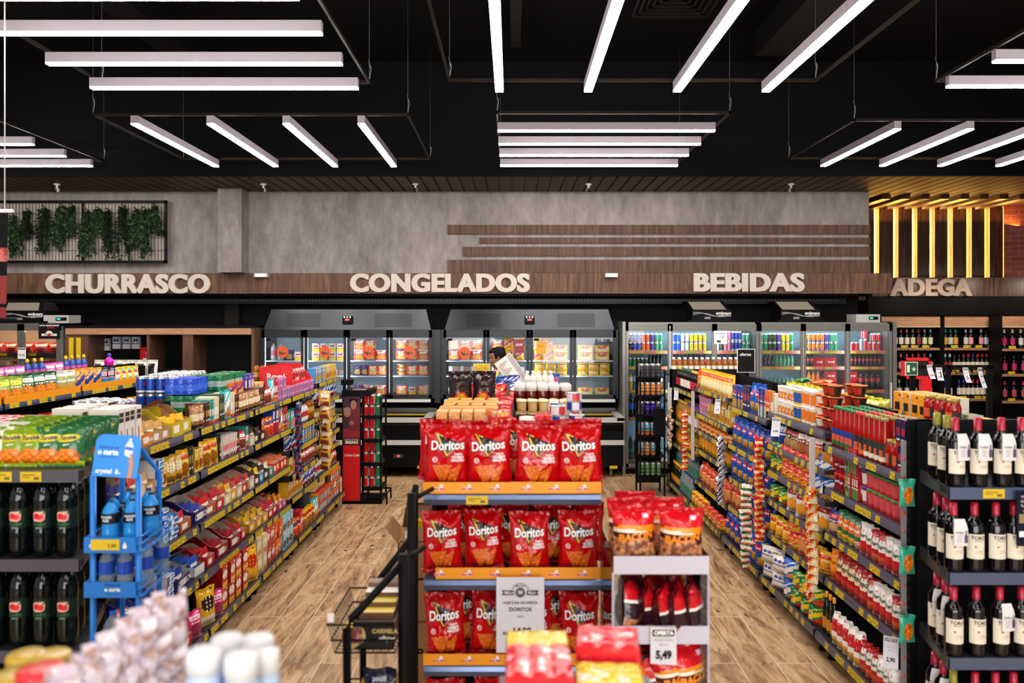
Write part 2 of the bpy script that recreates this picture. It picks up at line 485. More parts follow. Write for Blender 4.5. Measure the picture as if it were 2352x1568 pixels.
# ---- suspended LED frames
GR = M('#b8b0ba', .5)
def light_frame(x0, x1, y0, y1, along, bars, where, zl=4.03):
    e = empty('suspended_light', ((x0 + x1) / 2, (y0 + y1) / 2, zl), where, 'ceiling light', 'suspended LED frames under the black ceiling')
    cx, cy = (x0 + x1) / 2, (y0 + y1) / 2
    fr = MB(); fm = M('#2a241f', .5, .3)
    fx0, fx1, fy0, fy1 = x0 - cx, x1 - cx, y0 - cy, y1 - cy
    ex = .10 if along == 'x' else .42; ey = .42 if along == 'x' else .06
    a, b, c, d = fx0 - (.0 if along == 'x' else ex), fx1 + (.06 if along == 'x' else ex), fy0 - ey + .1, fy1 + ey * .4
    for (p, q) in (((a, c), (b, c)), ((a, d), (b, d)), ((a, c), (a, d)), ((b, c), (b, d))):
        fr.bb(min(p[0], q[0]) - .009, max(p[0], q[0]) + .009, min(p[1], q[1]) - .009, max(p[1], q[1]) + .009, .068, .095, fm)
    fr.build('frame', e)
    wm = M('#5d5c60', .4, .5)
    for p in ((a, c), (b, c), (a, d), (b, d)):
        w = MB()
        w.tube([(p[0], p[1], .1), (p[0], p[1], 5.5 - zl)], .0022, wm, 4)
        w.tube([(p[0], p[1], .1), (p[0] + .015, p[1], .2), (p[0] - .01, p[1], .28), (p[0] + .01, p[1], .2)], .004, M('#9a9a9a', .4), 4)
        w.build('suspension_wire', e)
    for t in bars:
        mb = MB(); l = MB()
        if along == 'x':
            t -= cy; mb.bb(fx0, fx1, t - .028, t + .028, -.012, .062, GR); l.bb(fx0 + .002, fx1 - .002, t - .026, t + .026, -.026, -.012, LED)
        else:
            t -= cx; mb.bb(t - .035, t + .035, fy0, fy1, -.012, .062, GR); l.bb(t - .033, t + .033, fy0 + .002, fy1 - .002, -.026, -.012, LED)
        mb.build('bar_housing', e); l.build('diffuser', e, 'glowing white diffuser')
light_frame(-3.47, -1.267, 4.65, 6.46, 'x', (4.65, 5.23, 5.85, 6.46), 'large frame of transverse glowing bars, upper left above the left rack')
light_frame(-.145, 2.05, 7.92, 9.7, 'x', (7.92, 8.52, 9.1, 9.7), 'frame of four transverse glowing bars above the freezers, centre')
light_frame(-3.68, -1.44, 7.63, 9.75, 'y', (-3.68, -2.94, -2.2, -1.47), 'frame of four glowing bars running away, left of centre')
light_frame(-.105, 2.125, 4.4, 6.55, 'y', (-.105, .635, 1.38, 2.12), 'nearest frame of four glowing bars running away, top centre')
light_frame(3.86, 6.05, 7.84, 9.72, 'y', (3.86, 4.59, 5.31, 6.03), 'frame of four glowing bars running away, right side')
light_frame(3.56, 5.76, 4.58, 6.41, 'x', (4.58, 5.17, 5.79, 6.41), 'frame of transverse glowing bars at the upper right edge')
light_frame(-7.4, -5.21, 7.93, 9.72, 'x', (7.93, 8.53, 9.14, 9.72), 'frame of transverse glowing bars at the far left edge')
for i, (x, y) in enumerate([(-3.4, .9), (.4, .3), (3.6, .9), (-2.2, -2.6), (1.6, -2.8)]):
    light_frame(x - 1.1, x + 1.1, y - .9, y + .9, 'x', (y - .9, y, y + .9), ['frame of glowing bars overhead left of the camera', 'frame of glowing bars directly above the camera', 'frame of glowing bars overhead right of the camera', 'frame of glowing bars behind the camera, left', 'frame of glowing bars behind the camera, right'][i])
# ---- ceiling diffusers
def diffuser(x, y, s, lab):
    e = empty('ceiling_vent', (x, y, 5.38), lab, 'air vent', 'square air vents in the black ceiling')
    m2 = M('#1d1a18', .5)
    for k in range(6):
        r = s - k * s * .15
        mb = MB()
        for (a, b, c, d) in ((-r, r, -r, -r + .03), (-r, r, r - .03, r), (-r, -r + .03, -r, r), (r - .03, r, -r, r)): mb.bb(a, b, c, d, k * .012, k * .012 + .02, m2)
        mb.build('louvre_ring', e)
    MB().bb(-s, s, -s, s, .09, .12, BLACK).build('backing', e)
diffuser(X(1560, 8.0), 8.1, .42, 'square louvred air vent in the black ceiling, top centre right')
e = empty('air_duct', (X(1185, 8), 8.0, 5.3), 'slim black box duct on the ceiling beside the nearest bar light', 'duct')
MB().bb(-.06, .06, -1.2, 1.2, 0, .2, M('#1e1c1b', .6)).build('casing', e)
MB().bb(-.07, .07, -1.22, -1.18, -.01, .2, M('#2c2a28', .6)).build('end_cap', e)
e = empty('air_duct', (X(1830, 8) + .2, 8.2, 5.2), 'black boxy duct on the ceiling behind the right bar light', 'duct')
MB().bb(-.25, .25, -1.2, 1.0, 0, .3, M('#1b1a1a', .6)).build('casing', e)
MB().bb(-.27, .27, -1.24, -1.18, -.02, .3, M('#282523', .6)).build('end_cap', e)
# ---- security cameras under the soffit
for i, px in enumerate([131, 605, 954, 1352, 1817]):
    y = 10.9; x = X(px, y)
    e = empty('security_camera', (x, y, zs), ['leftmost white', 'second', 'middle', 'fourth', 'rightmost'][i] + ' bullet security camera' + (' from the left' if i in (1, 3) else '') + ' under the wood soffit', 'security camera', 'security cameras under the soffit')
    MB().lathe([(.0, 0), (.045, 0), (.045, -.02), (.015, -.03), (.015, -.07)], M('#d8d4cf', .5), 12).build('mount', e)
    MB().tube([(0, .03, -.085), (0, -.05, -.10)], .032, M('#cfcac5', .5), 12).build('housing', e)
    MB().tube([(0, -.05, -.10), (0, -.062, -.103)], .03, M('#0a0a0a', .2), 12).build('lens', e)
# ---- emergency luminaires on the band
for i, px in enumerate([598, 1405]):
    e = empty('emergency_light', (X(px, 11.4), 11.4, Z(636, 11.4)), ['left', 'right'][i] + ' small white emergency luminaire on the top edge of the band', 'emergency light', 'emergency luminaires')
    MB().bb(-.09, .09, 0, .1, 0, .055, M('#e8e4e0', .4)).build('casing', e)
    MB().bb(-.08, .08, -.006, 0, .006, .03, M('#ffffff', .3)).build('lens', e)
# ---- cable tray in the dark recess
mb = MB(); tm = M('#232326', .4, .5)
mb.bb(-8, 5.1, 11.96, 12.0, Z(697, 12), Z(686, 12), tm)
mb.bb(-8, 5.1, 11.96, 12.08, Z(697, 12) - .004, Z(697, 12), tm)
for k in range(260):
    x = -8 + k * .05; mb.bb(x, x + .022, 11.955, 11.96, Z(691, 12), Z(690, 12) + .008, M('#6f7175', .4))
o = mb.build('cable_tray'); tag(o, 'long perforated dark cable tray in the recess below the band', 'cable tray')

# ---- framed green wall plants, upper left
def leafy(seed, h, w, kind):
    rnd = random.Random(seed); mb = MB()
    cols = [M('#1b3014', .6), M('#2c4520', .6), M('#12240f', .6)] if kind else [M('#0f1d11', .6), M('#182b15', .6), M('#0a160c', .6)]
    for s_ in range(10):
        ang = rnd.uniform(-.5, .5); z = 0; x = rnd.uniform(-w * .15, w * .15); y = 0; L = h * rnd.uniform(.55, 1)
        st = 26; pts = []
        for k in range(st):
            t = k / st; px = x + math.sin(t * 2.2 + s_) * w * .28 * t + ang * w * t * .7; py = -.02 - .07 * math.sin(t * PI) * rnd.uniform(.6, 1); pz = -L * t
            pts.append((px, py, pz))
            for q in range(3):
                a = rnd.uniform(0, 2 * PI); ln = rnd.uniform(.03, .055) * (1 if kind else 1.25); wd_ = ln * (.42 if kind else .16)
                d = Vector((math.cos(a), rnd.uniform(-.7, .1), math.sin(a) - .55)).normalized()
                u = d.cross(Vector((rnd.uniform(-1, 1), 1, rnd.uniform(-1, 1)))).normalized() * wd_
                p = Vector((px, py, pz))
                mb.add([p, p + d * ln * .5 + u, p + d * ln, p + d * ln * .5 - u], [(0, 1, 2, 3)], cols[rnd.randrange(3)])
        mb.tube(pts[::5], .003, cols[2], 4)
    return mb
yp = 11.5
e = empty('plant_trellis', (X(192, yp), yp, Z(604, yp)), 'black metal trellis frame mounted on the grey wall holding hanging greenery', 'trellis')
wT, hT = X(385, yp) - X(-10, yp), Z(461, yp) - Z(604, yp); cx = (X(385, yp) + X(-10, yp)) / 2 - X(192, yp)
mb = MB(); t = .035
mb.bb(cx - wT / 2, cx + wT / 2, -.04, .0, 0, t, BLACK).bb(cx - wT / 2, cx + wT / 2, -.04, .0, hT - t, hT, BLACK)
mb.bb(cx - wT / 2, cx - wT / 2 + t, -.04, .0, 0, hT, BLACK).bb(cx + wT / 2 - t, cx + wT / 2, -.04, .0, 0, hT, BLACK)
mb.bb(-.015, .005, -.03, 0, 0, hT, BLACK).bb(cx - wT / 2, cx + wT / 2, -.03, 0, hT * .47, hT * .47 + .015, BLACK)
mb.build('frame', e)
mb = MB()
for k in range(52): mb.bb(cx - wT / 2 + k * wT / 52, cx - wT / 2 + k * wT / 52 + .004, .005, .012, 0, hT, M('#3a3732', .5))
for k in range(6): mb.bb(cx - wT / 2, cx + wT / 2, .005, .012, k * hT / 5, k * hT / 5 + .005, M('#3a3732', .5))
mb.build('wire_mesh', e)
MB().bb(cx - wT / 2, cx + wT / 2, .02, .03, 0, hT, M('#a39a90', .7)).build('backing_panel', e)
for i, (px, py, h, w, k) in enumerate([(38, 500, .62, .26, 1), (72, 488, .45, .2, 0), (108, 482, .72, .34, 0), (150, 478, .75, .3, 1), (172, 478, .5, .2, 1), (208, 490, .68, .28, 1), (232, 485, .45, .22, 1), (255, 488, .78, .26, 0), (290, 480, .8, .3, 0), (318, 487, .6, .22, 1), (338, 485, .72, .26, 1), (362, 478, .42, .2, 1)]):
    e2 = empty('hanging_plant', (X(px, yp), yp - .05, Z(py, yp)), (['leftmost'] + [o_ for o_ in ORD[1:11]] + ['rightmost'])[i] + ' ' + ('leafy' if k else 'dark ferny') + ' hanging green plant' + ('' if i in (0, 11) else ' from the left') + ' on the wall trellis', 'plant', 'artificial plants hanging on the trellis')
    leafy(i, h, w, k).build('foliage', e2)
    MB().tube([(0, -.01, -.03), (.0, -.02, .04), (-.04, -.01, .06), (-.06, .03, .055)], .008, M('#4a1f1a', .5), 6).build('stem', e2, 'reddish brown curved stem')
# ---- hanging banner at the left edge
yB = 5.0
e = empty('hanging_banner', (X(18, yB) - .35, yB, Z(730, yB)), 'black hanging banner with red meat picture at the left edge', 'banner')
hb = Z(488, yB) - Z(730, yB)
mb = MB()
def ban(u, v):
    if .46 < v < .75 and ((u - .55) ** 2 / .22 + (v - .6) ** 2 / .016) < 1: return speck_meat
    if .12 < v < .40 and u > .35: return M('#8c2a28', .6)
    if v < .1: return M('#8a1d26', .6)
    return M('#141416', .6)
speck_meat = speck('meat_print', ['#e08a80', '#b8433c', '#6e1518'], 30, 'Noise')
mb.grid(lambda u, v: (-.35 + .7 * u, .02 * math.sin(u * 5) * (1 - v * .5) + .015 * v, v * hb), 20, 30, ban)
mb.build('cloth', e)
MB().tube([(-.4, 0, hb + .01), (.38, 0, hb + .01)], .012, WHITE, 8).build('rod', e, 'white rod')
MB().tube([(.33, 0, hb + .01), (.33, 0, 5.5 - Z(730, yB))], .004, M('#d8d8d8', .4), 6).build('suspension_wire', e)
MB().tube([(-.36, 0, -.01), (.4, 0, -.01)], .014, BLACK, 8).build('bottom_rod', e)

# ================================================================== FREEZERS
CAB = M('#2a2c2f', .35, .4)
CAB2 = M('#34363a', .28, .7)
def perf(mb, x0, x1, z0, z1, y, sl):
    nx = int((x1 - x0) / .022); nz = int((z1 - z0) / .022)
    for j in range(nz):
        for i in range(nx):
            xx = x0 + (i + .5 * (j % 2)) * .022; zz = z0 + j * .022
            mb.add([(xx, y + sl * (zz), zz), (xx + .013, y + sl * zz, zz), (xx + .013, y + sl * (zz + .011), zz + .011), (xx, y + sl * (zz + .011), zz + .011)], [(0, 1, 2, 3)], BLACK)
COOL = M('#eaf4ff', .5, em=9)
def freezer(x0, x1, where, gl):
    yf = 10.95; zc0, zc1 = Z(915, yf), Z(757, yf)
    e = empty('display_freezer', ((x0 + x1) / 2, yf, 0), where, 'freezer', 'combined upright and chest freezers')
    W2 = (x1 - x0) / 2
    mb = MB()
    for s in (-1, 1): mb.bb(s * W2, s * (W2 - .05), 0, .7, zc0, zc1, CAB)
    mb.bb(-W2, W2, 0.02, .7, zc1 - .03, zc1, CAB).bb(-W2, W2, 0.02, .7, zc0, zc0 + .03, CAB)
    mb.build('upper_cabinet', e)
    MB().bb(-W2 + .05, W2 - .05, .62, .68, zc0, zc1, M('#b9ced8', .6)).build('back_lining', e)
    for k in range(2):
        MB().bb(-W2 + .05, W2 - .05, .08, .6, Z([828, 863][k], 11.05) - .012, Z([828, 863][k], 11.05), M('#dfe6ea', .4)).build('wire_shelf', e)
    hz = Z(710, yf) - zc1
    mb = MB()
    mb.add([(-W2 + .05, 0, 0), (W2 - .05, 0, 0), (W2 - .05, .6, 0), (-W2 + .05, .6, 0), (-W2 + .13, .10, hz), (W2 - .13, .10, hz), (W2 - .13, .55, hz), (-W2 + .13, .55, hz)],
           [(0, 1, 5, 4), (1, 2, 6, 5), (2, 3, 7, 6), (3, 0, 4, 7), (4, 5, 6, 7), (0, 3, 2, 1)], CAB2)
    hood = mb.build('machine_hood', e, 'sloped steel machine hood'); hood.location = (0, 0, zc1)
    mb = MB(); sl = .10 / hz
    perf(mb, -W2 + .35, -W2 + .85, .04, hz - .03, -.004, sl); perf(mb, W2 - .85, W2 - .32, .04, hz - .03, -.004, sl)
    g_ = mb.build('vent_grille', e); g_.location = (0, 0, zc1)
    mb = MB(); mb.bb(-.07, .07, .0, .06, .1, .2, BLACK).bb(-.03, .03, -.003, 0, .14, .16, M('#ff2a2a', .4, em=3)); 
    for q in range(3): mb.tube([(-.04 + .04 * q, -.004, .185), (-.04 + .04 * q, 0.01, .185)], .01, M('#cfe0c8', .4, em=1), 8)
    c_ = mb.build('control_panel', e, 'black control panel with red digits'); c_.location = (0, 0, zc1 - .01)
    dw = 2 * (W2 - .03) / 4
    for k in range(4):
        xa = -W2 + .03 + k * dw; xb = xa + dw; t1 = .045
        mb = MB(); za, zb = zc0 + .0, zc1 - .005
        mb.bb(xa + .004, xb - .004, -.035, 0, zb - .105, zb, CAB).bb(xa + .004, xb - .004, -.035, 0, za, za + .06, CAB)
        mb.bb(xa + .004, xa + t1, -.035, 0, za, zb, CAB).bb(xb - t1, xb - .004, -.035, 0, za, zb, CAB)
        if k in (0, 2): mb.bb(xa + .06, xa + .13, -.038, -.035, zb - .15, zb - .115, INK)
        d = mb.build('door', e)
        MB().bb(xa + t1, xb - t1, -.02, -.014, za + .06, zb - .105, GLASS).build('glass_pane', d)
        MB().bb(xa + .01, xa + t1 - .012, .02, .05, za + .08, zb - .1, COOL).build('interior_lamp', d, 'lit cool white strip')
    MB().bb(-W2 + .05, W2 - .05, -.06, 0, zc0 - .045, zc0 - .005, M('#cfccc6', .4)).build('trim_bar', e, 'cream trim bar')
    # chest below
    zr = .80; yc = -.50
    mb = MB()
    mb.prism([(-.3, .1), (-.5, .14), (-.5, .62), (-.52, .70), (-.5, .78), (.55, .78), (.55, .1)], -W2, W2, M('#060708', .45), lambda v: (v[1], v[0], v[2]))
    mb.build('chest', e, 'glossy black chest')
    mb = MB()
    rim = M('#b4b3ac', .35)
    mb.bb(-W2 - .01, W2 + .01, -.54, -.47, .74, .80, rim).bb(-W2 - .01, -W2 + .09, -.54, .4, .76, .81, rim).bb(W2 - .09, W2 + .01, -.54, .4, .76, .81, rim).bb(-W2, W2, .3, .4, .76, .84, rim)
    mb.bb(-W2 - .01, W2 + .01, -.53, -.49, .44, .50, M('#c2c0ba', .3))
    mb.build('rim', e, 'pale grey rim and bumper')
    mb = MB(); mb.bb(-W2 + .09, W2 - .09, -.47, .3, .775, .785, GLASS)
    mb.build('sliding_lid', e)
    MB().bb(-W2 + .09, W2 - .09, -.47, .3, .55, .56, M('#9fb9c4', .5)).build('chest_floor', e)
    MB().bb(-W2 + .2, W2 - .3, .24, .27, .72, .75, COOL).build('chest_lamp', e, 'lit tube inside chest')
    MB().bb(-W2 + .1, W2 - .1, -.05, -.04, .785, .795, M('#c8a90e', .5)).bb(-W2 + .1, W2 - .1, -.44, -.425, .785, .795, M('#c8a90e', .5)).build('price_rail', e, 'yellow price rail')
    mb = MB(); mb.bb(W2 - .5, W2 - .36, -.508, -.5, .26, .32, M('#2b2c30', .3)).bb(W2 - .45, W2 - .41, -.512, -.508, .28, .30, M('#ff3030', .4, em=2)); mb.build('thermostat', e)
    for s in (-1, 1):
        MB().tube([(s * (W2 - .15), -.38, 0), (s * (W2 - .15), -.38, .12)], .02, M('#8a8a88', .4), 8).build('foot', e)
    MB().bb(W2 - .18, W2 - .08, -.5 - .005, -.5, .12, .16, TAG).build('yellow_sticker', e)
    return yf, zc0, zc1, x0 + .03, dw
FZ = [freezer(X(597, 10.95), X(998, 10.95), 'left freezer with four glass doors above a black chest', 0),
      freezer(X(1013, 10.95), X(1420, 10.95), 'right freezer with four glass doors above a black chest', 1)]
# filler post between the two freezers
struct(MB().bb(X(998, 10.95) + .005, X(1013, 10.95) - .005, 10.93, 11.6, Z(925, 10.95), Z(757, 10.95), CAB).build('trim_40'))

# ================================================================== DRINK COOLERS (six glass doors)
ALU = M('#8b8a86', .35, .7)
yd = 10.7; xd0, xd1 = X(1432, yd), X(2050, yd); zt = Z(740, yd)
DWd = (xd1 - xd0 - .05) / 6
CRZ = [1.672, 1.455, 1.136, .756, .17]
for u in range(2):
    xa = xd0 + .025 + u * 3 * DWd; xb = xa + 3 * DWd; xm = (xa + xb) / 2; h = (xb - xa) / 2 - .002
    e = empty('drinks_cooler', (xm, yd, 0), ['left', 'right'][u] + ' half of the steel drinks cooler, three glass doors', 'cooler', 'drinks coolers against the back wall')
    mb = MB()
    for s in (-1, 1): mb.bb(s * h, s * (h - .04), .0, .75, .1, zt, ALU)
    mb.bb(-h, h, .0, .75, zt - .04, zt, ALU).bb(-h, h, .03, .75, .1, .16, ALU).bb(-h, h, .7, .75, .1, zt, ALU)
    mb.build('cabinet', e)
    MB().bb(-h + .04, h - .04, .66, .70, .16, zt - .04, M('#aac8d4', .6)).build('back_lining', e)
    MB().bb(-h, h, .04, .7, 0, .1, BLACK).build('plinth', e)
    MB().bb(-h, h, -.01, .03, .075, .095, M('#8b6a48', .5)).build('base_strip', e, 'wooden base strip')
    MB().bb(-h + .05, h - .05, .04, .07, zt - .09, zt - .05, COOL).build('canopy_lamp', e, 'lit white tube')
    for z in CRZ:
        sh = MB().bb(-h + .04, h - .04, .10, .62, z - .015, z, M('#c9d3d6', .4)).build('shelf', e)
        MB().bb(-h + .04, h - .04, .08, .1, z - .035, z + .008, M('#e2765c', .4)).build('price_rail', sh, 'salmon price rail')
        r_ = random.Random(int(z * 1000) + u)
        xx = -h + .08
        while xx < h - .2:
            w_ = r_.choice([.09, .12, .2]); MB().bb(xx, xx + w_, .076, .08, z - .028, z - .002, M('#c9c22a', .5)).build('price_tag', sh); xx += w_ + r_.choice([.06, .15, .3])
    for k in range(3):
        a = -h + k * DWd + .004; b = a + DWd - .008
        mb = MB(); f = .032
        mb.bb(a, b, -.04, -.005, zt - .12, zt - .02, M('#77766f', .35, .5)).bb(a, b, -.04, -.005, .1, .15, ALU).bb(a, a + f, -.04, -.005, .1, zt - .02, ALU).bb(b - f, b, -.04, -.005, .1, zt - .02, ALU)
        d = mb.build('door', e)
        MB().bb(a + f, b - f, -.028, -.022, .15, zt - .12, GLASS).build('glass_pane', d)
        MB().bb(a + .004, a + f - .008, .02, .05, .2, zt - .1, COOL).build('interior_lamp', d, 'lit cool white strip')
        hx = a + .012 if k in (1,) or (k == 0 and u) else b - .03
        MB().bb(hx, hx + .018, -.07, -.04, .8, 1.25, M('#c9c7c2', .3)).build('handle', d)
S('trim_41', MB().bb(xd0 - .02, xd0 + .02, yd - .06, yd + .75, 0, zt + .01, ALU)); S('trim_42', MB().bb(xd1 - .02, xd1 + .03, yd - .06, yd + .75, 0, zt + .01, ALU))
# refrigeration units on top of the coolers
def compressor(x, y, z, lab):
    e = empty('refrigeration_unit', (x, y, z), lab, 'refrigeration unit', 'black refrigeration units on the coolers')
    mb = MB(); mb.bb(-.27, .27, 0, .4, .03, .17, BLACKM); mb.bb(-.33, .33, -.02, .45, 0, .03, BLACKM)
    mb.add([(-.27, 0, .17), (.27, 0, .17), (.27, .4, .17), (-.27, .4, .17), (-.33, .14, .29), (.19, .14, .29), (.19, .4, .29), (-.33, .4, .29)], [(0, 1, 5, 4), (1, 2, 6, 5), (2, 3, 7, 6), (3, 0, 4, 7), (4, 5, 6, 7)], BLACKM)
    mb.build('casing', e)
    MB().add([(-.25, -.002, .175), (.2, -.002, .175), (.14, .13, .285), (-.3, .13, .285)], [(0, 1, 2, 3)], M('#a19887', .4, .5)).build('coil_screen', e, 'beige coil screen')
    MB().text('embraco', .058, WHITE, on_y(.16, -.003, .125), bold=.02).text("PLUG N' COOL", .024, WHITE, on_y(.18, -.003, .088)).build('logo', e, 'white lettering')
    mb = MB()
    for q in range(3): mb.tube([(-.26 + .52 * t / 12, -.004, .10 + .025 * math.sin(t / 12 * 2 * PI + q * .5) + q * .006) for t in range(13)], .002, M('#c9c9c9', .4), 4)
    mb.bb(-.1, -.02, -.004, 0, .045, .075, M('#7d7d7d', .4)); mb.build('wave_lines', e)
compressor(X(1633, 10.8), 10.75, zt, 'left black refrigeration unit with white wave lines on the drinks cooler')
compressor(X(1836, 10.8), 10.75, zt, 'right black refrigeration unit with white wave lines on the drinks cooler')
compressor(X(60, 10.8), 10.75, Z(742, 10.75), 'black refrigeration unit on the meat cooler at far left')
def controller(x, y, z, w, lab):
    e = empty('control_box', (x, y, z), lab, 'control box', 'grey control boxes on the coolers')
    MB().bb(-w / 2, w / 2, 0, .3, 0, .11, M('#a7a6a2', .5)).build('casing', e)
    MB().bb(w * .03, w * .42, -.003, 0, .035, .08, BLACK).bb(w * .08, w * .2, -.006, -.003, .05, .065, M('#22e080', .4, em=2)).build('display', e, 'dark display with green digits')
controller(X(1990, 10.8), 10.75, zt, .33, 'grey control box with green digits on the right end of drinks cooler')
controller(X(131, 10.8), 10.75, Z(742, 10.75), .38, 'grey control box with green digits on the meat cooler')
# ================================================================== PRODUCT KINDS  (front faces -Y, base at z=0)
def dsg(kind, c1, c2, c3, c4=None):
    """printed front: returns fn(u, v) -> material"""
    m = [film(c) if isinstance(c, str) else c for c in (c1, c2, c3, c4 or c2)]
    wh = M('#e9e2d8', .4); dk = M('#2a211f', .4); sd = len(c1 + kind) if isinstance(c1, str) else 3
    def f(u, v):
        g = f0(u, v)
        if g is m[0] and kind != 'none':      # small print and seals
            j = int(v * 22)
            if j in (3 + sd % 3, 12) and .15 < u < .8 and int(u * 18 + sd) % 3: return wh
            if j in (19, 20) and .7 < u < .88: return m[1]
        if g is m[1] and kind in ('patch', 'oval', 'logo', 'half') and .3 < u < .7 and int(v * 18) % 2 and int(u * 16) % 2: return m[2] if kind != 'logo' else dk
        return g
    def f0(u, v):
        if kind == 'patch':       # logo block on top, food picture below
            if .68 < v < .84 and .16 < u < .84: return m[1]
            if ((u - .5) / .4) ** 2 + ((v - .32) / .22) ** 2 < 1: return m[2]
            if v < .06 or v > .95: return m[3]
            return m[0]
        if kind == 'half': return m[2] if v < .42 else m[1] if v < .5 else m[3] if (.62 < v < .78 and .2 < u < .8) else m[0]
        if kind == 'diag':
            t = v - .5 * u
            return m[1] if .12 < t < .36 else m[2] if t <= .0 else m[3] if .5 < t < .56 else m[0]
        if kind == 'oval': return m[1] if ((u - .5) / .4) ** 2 + ((v - .6) / .2) ** 2 < 1 else m[2] if v < .28 and abs(u - .5) < .42 else m[0]
        if kind == 'strip': return m[1] if .35 < v < .62 else m[2] if (v < .16) else m[0]
        if kind == 'side': return m[1] if u < .3 else m[2] if (v > .55 and u > .42 and u < .9) else m[3] if (v < .3 and u > .5) else m[0]
        if kind == 'logo': return m[1] if .38 < v < .7 and .14 < u < .86 and not (.5 < v < .56) else m[2] if v < .12 else m[0]
        if kind == 'check': return m[[0, 1, 0, 2, 0, 3][(int(u * 3) + 2 * int(v * 5)) % 6]]
        return m[0]
    return f
def carton_mat(c): return M(c, .4)
def mk_box(name, cat, desc, w, d, h, c, design=None, side=None, nx=12, nz=15, text=None, tcol='#f4f0ea', top=None, cat_sz=.3):
    mb = MB(); c_ = M(c, .35); sd = M(side, .35) if side else c_
    mb.add([(-w / 2, 0, 0), (w / 2, 0, 0), (w / 2, d, 0), (-w / 2, d, 0), (-w / 2, 0, h), (w / 2, 0, h), (w / 2, d, h), (-w / 2, d, h)],
           [(1, 2, 6, 5), (3, 0, 4, 7), (2, 3, 7, 6), (4, 5, 6, 7), (0, 3, 2, 1)], [sd, sd, c_, M(top, .35) if top else c_, c_])
    df = design or (lambda u, v: c_)
    mb.grid(lambda u, v: (-w / 2 + u * w, -.0003, v * h), nx, nz, df, False)
    # printed side panel
    mb.bb(w / 2, w / 2 + .0006, d * .2, d * .8, h * .3, h * .62, M('#efe9df', .4)) if design else None
    # closure seam on top
    mb.bb(-w / 2, w / 2, d * .48, d * .52, h, h + .0006, M('#c8bfb4', .5))
    if text: mb.text(text, w * cat_sz, M(tcol, .4), on_y(0, -.002, h * .6), bold=.03)
    return Proto(name, cat, desc, (w + .004, d + .004, h), [(name, mb.mesh(name), None)])
def mk_carton(name, desc, w, d, h, c, inner=GREYCARD, back=1.9, text=None, design=None, tcol='#f4f0ea'):
    """open counter display carton: low printed front, sides rising to a tall back flap"""
    c_ = M(c, .4); t = .003; hb = h * back; mb = MB()
    df = design or (lambda u, v: M('#f1e9dc', .4) if (.35 < v < .7 and .2 < u < .75) else c_)
    mb.grid(lambda u, v: (-w / 2 + u * w, 0, v * h), 6, 4, df, False)
    mb.grid(lambda u, v: (-w / 2 + u * w, t, v * h), 1, 1, inner, False, True)
    for s in (-1, 1):
        xo, xi = s * w / 2, s * (w / 2 - t)
        prof = [(0, 0), (d, 0), (d, hb), (d * .72, hb * .96), (d * .25, h * 1.05), (0, h)]
        for x, mt, fl in ((xo, c_, s < 0), (xi, inner, s > 0)):
            vs = [(x, p[0], p[1]) for p in prof]; ids = tuple(range(6))
            mb.add(vs, [ids[::-1] if fl else ids], mt)
        mb.add([(xo, p[0], p[1]) for p in prof] + [(xi, p[0], p[1]) for p in prof], [(i, i + 1, i + 7, i + 6) for i in range(2, 5)], inner)
    mb.bb(-w / 2, w / 2, d - t, d, 0, hb, c_).bb(-w / 2 + t, w / 2 - t, d - 2 * t, d - t, 0, hb, inner).bb(-w / 2, w / 2, 0, d, 0, t, inner)
    lid = MB(); lid.add([(-w / 2, d, hb), (w / 2, d, hb), (w / 2 - .01, d * .62, hb * 1.22), (-w / 2 + .01, d * .62, hb * 1.22)], [(0, 1, 2, 3)], inner)
    lid.add([(-w / 2, d + .002, hb), (w / 2, d + .002, hb), (w / 2 - .01, d * .62, hb * 1.22 + .002), (-w / 2 + .01, d * .62, hb * 1.22 + .002)], [(3, 2, 1, 0)], c_)
    if text: mb.text(text, w * .26, M(tcol, .4), on_y(0, -.002, h * .5), bold=.02, shear=.3)
    p = Proto(name, 'carton', desc, (w + .006, d + .003, h), [('tray', mb.mesh('tray'), None), ('lid_flap', lid.mesh('lid_flap'), None)])
    p.carton = True
    return p
def bag_surface(w, h, d, seed, bot=.3, crump=1.0, lean=0):
    def S_(x, z, side=-1):
        u = x / w + .5; v = z / h
        s = abs(2 * u - 1)
        pu = max(0, 1 - s ** 2.6) ** .62
        vv = min(max((v - .05) / .87, 0), 1)
        pv = max(0, 1 - abs(2 * vv ** .85 - 1) ** 3.2) ** .7
        t = d / 2 * pu * pv
        k = noise.noise(Vector((x * 22 / max(w, .08) * .12 + seed, z * 9 + side, seed * 1.7))) * .06 * d
        r = abs(noise.noise(Vector((x * 34 + seed * 3, z * 20, side * 2.0)))) * .14 * d
        edge = math.exp(-((v - .9) / .10) ** 2) + math.exp(-((v - .06) / .08) ** 2)
        return side * (t + crump * (k * (.4 + pv) - r * (.25 + edge) * (pu + .3)))
    return S_
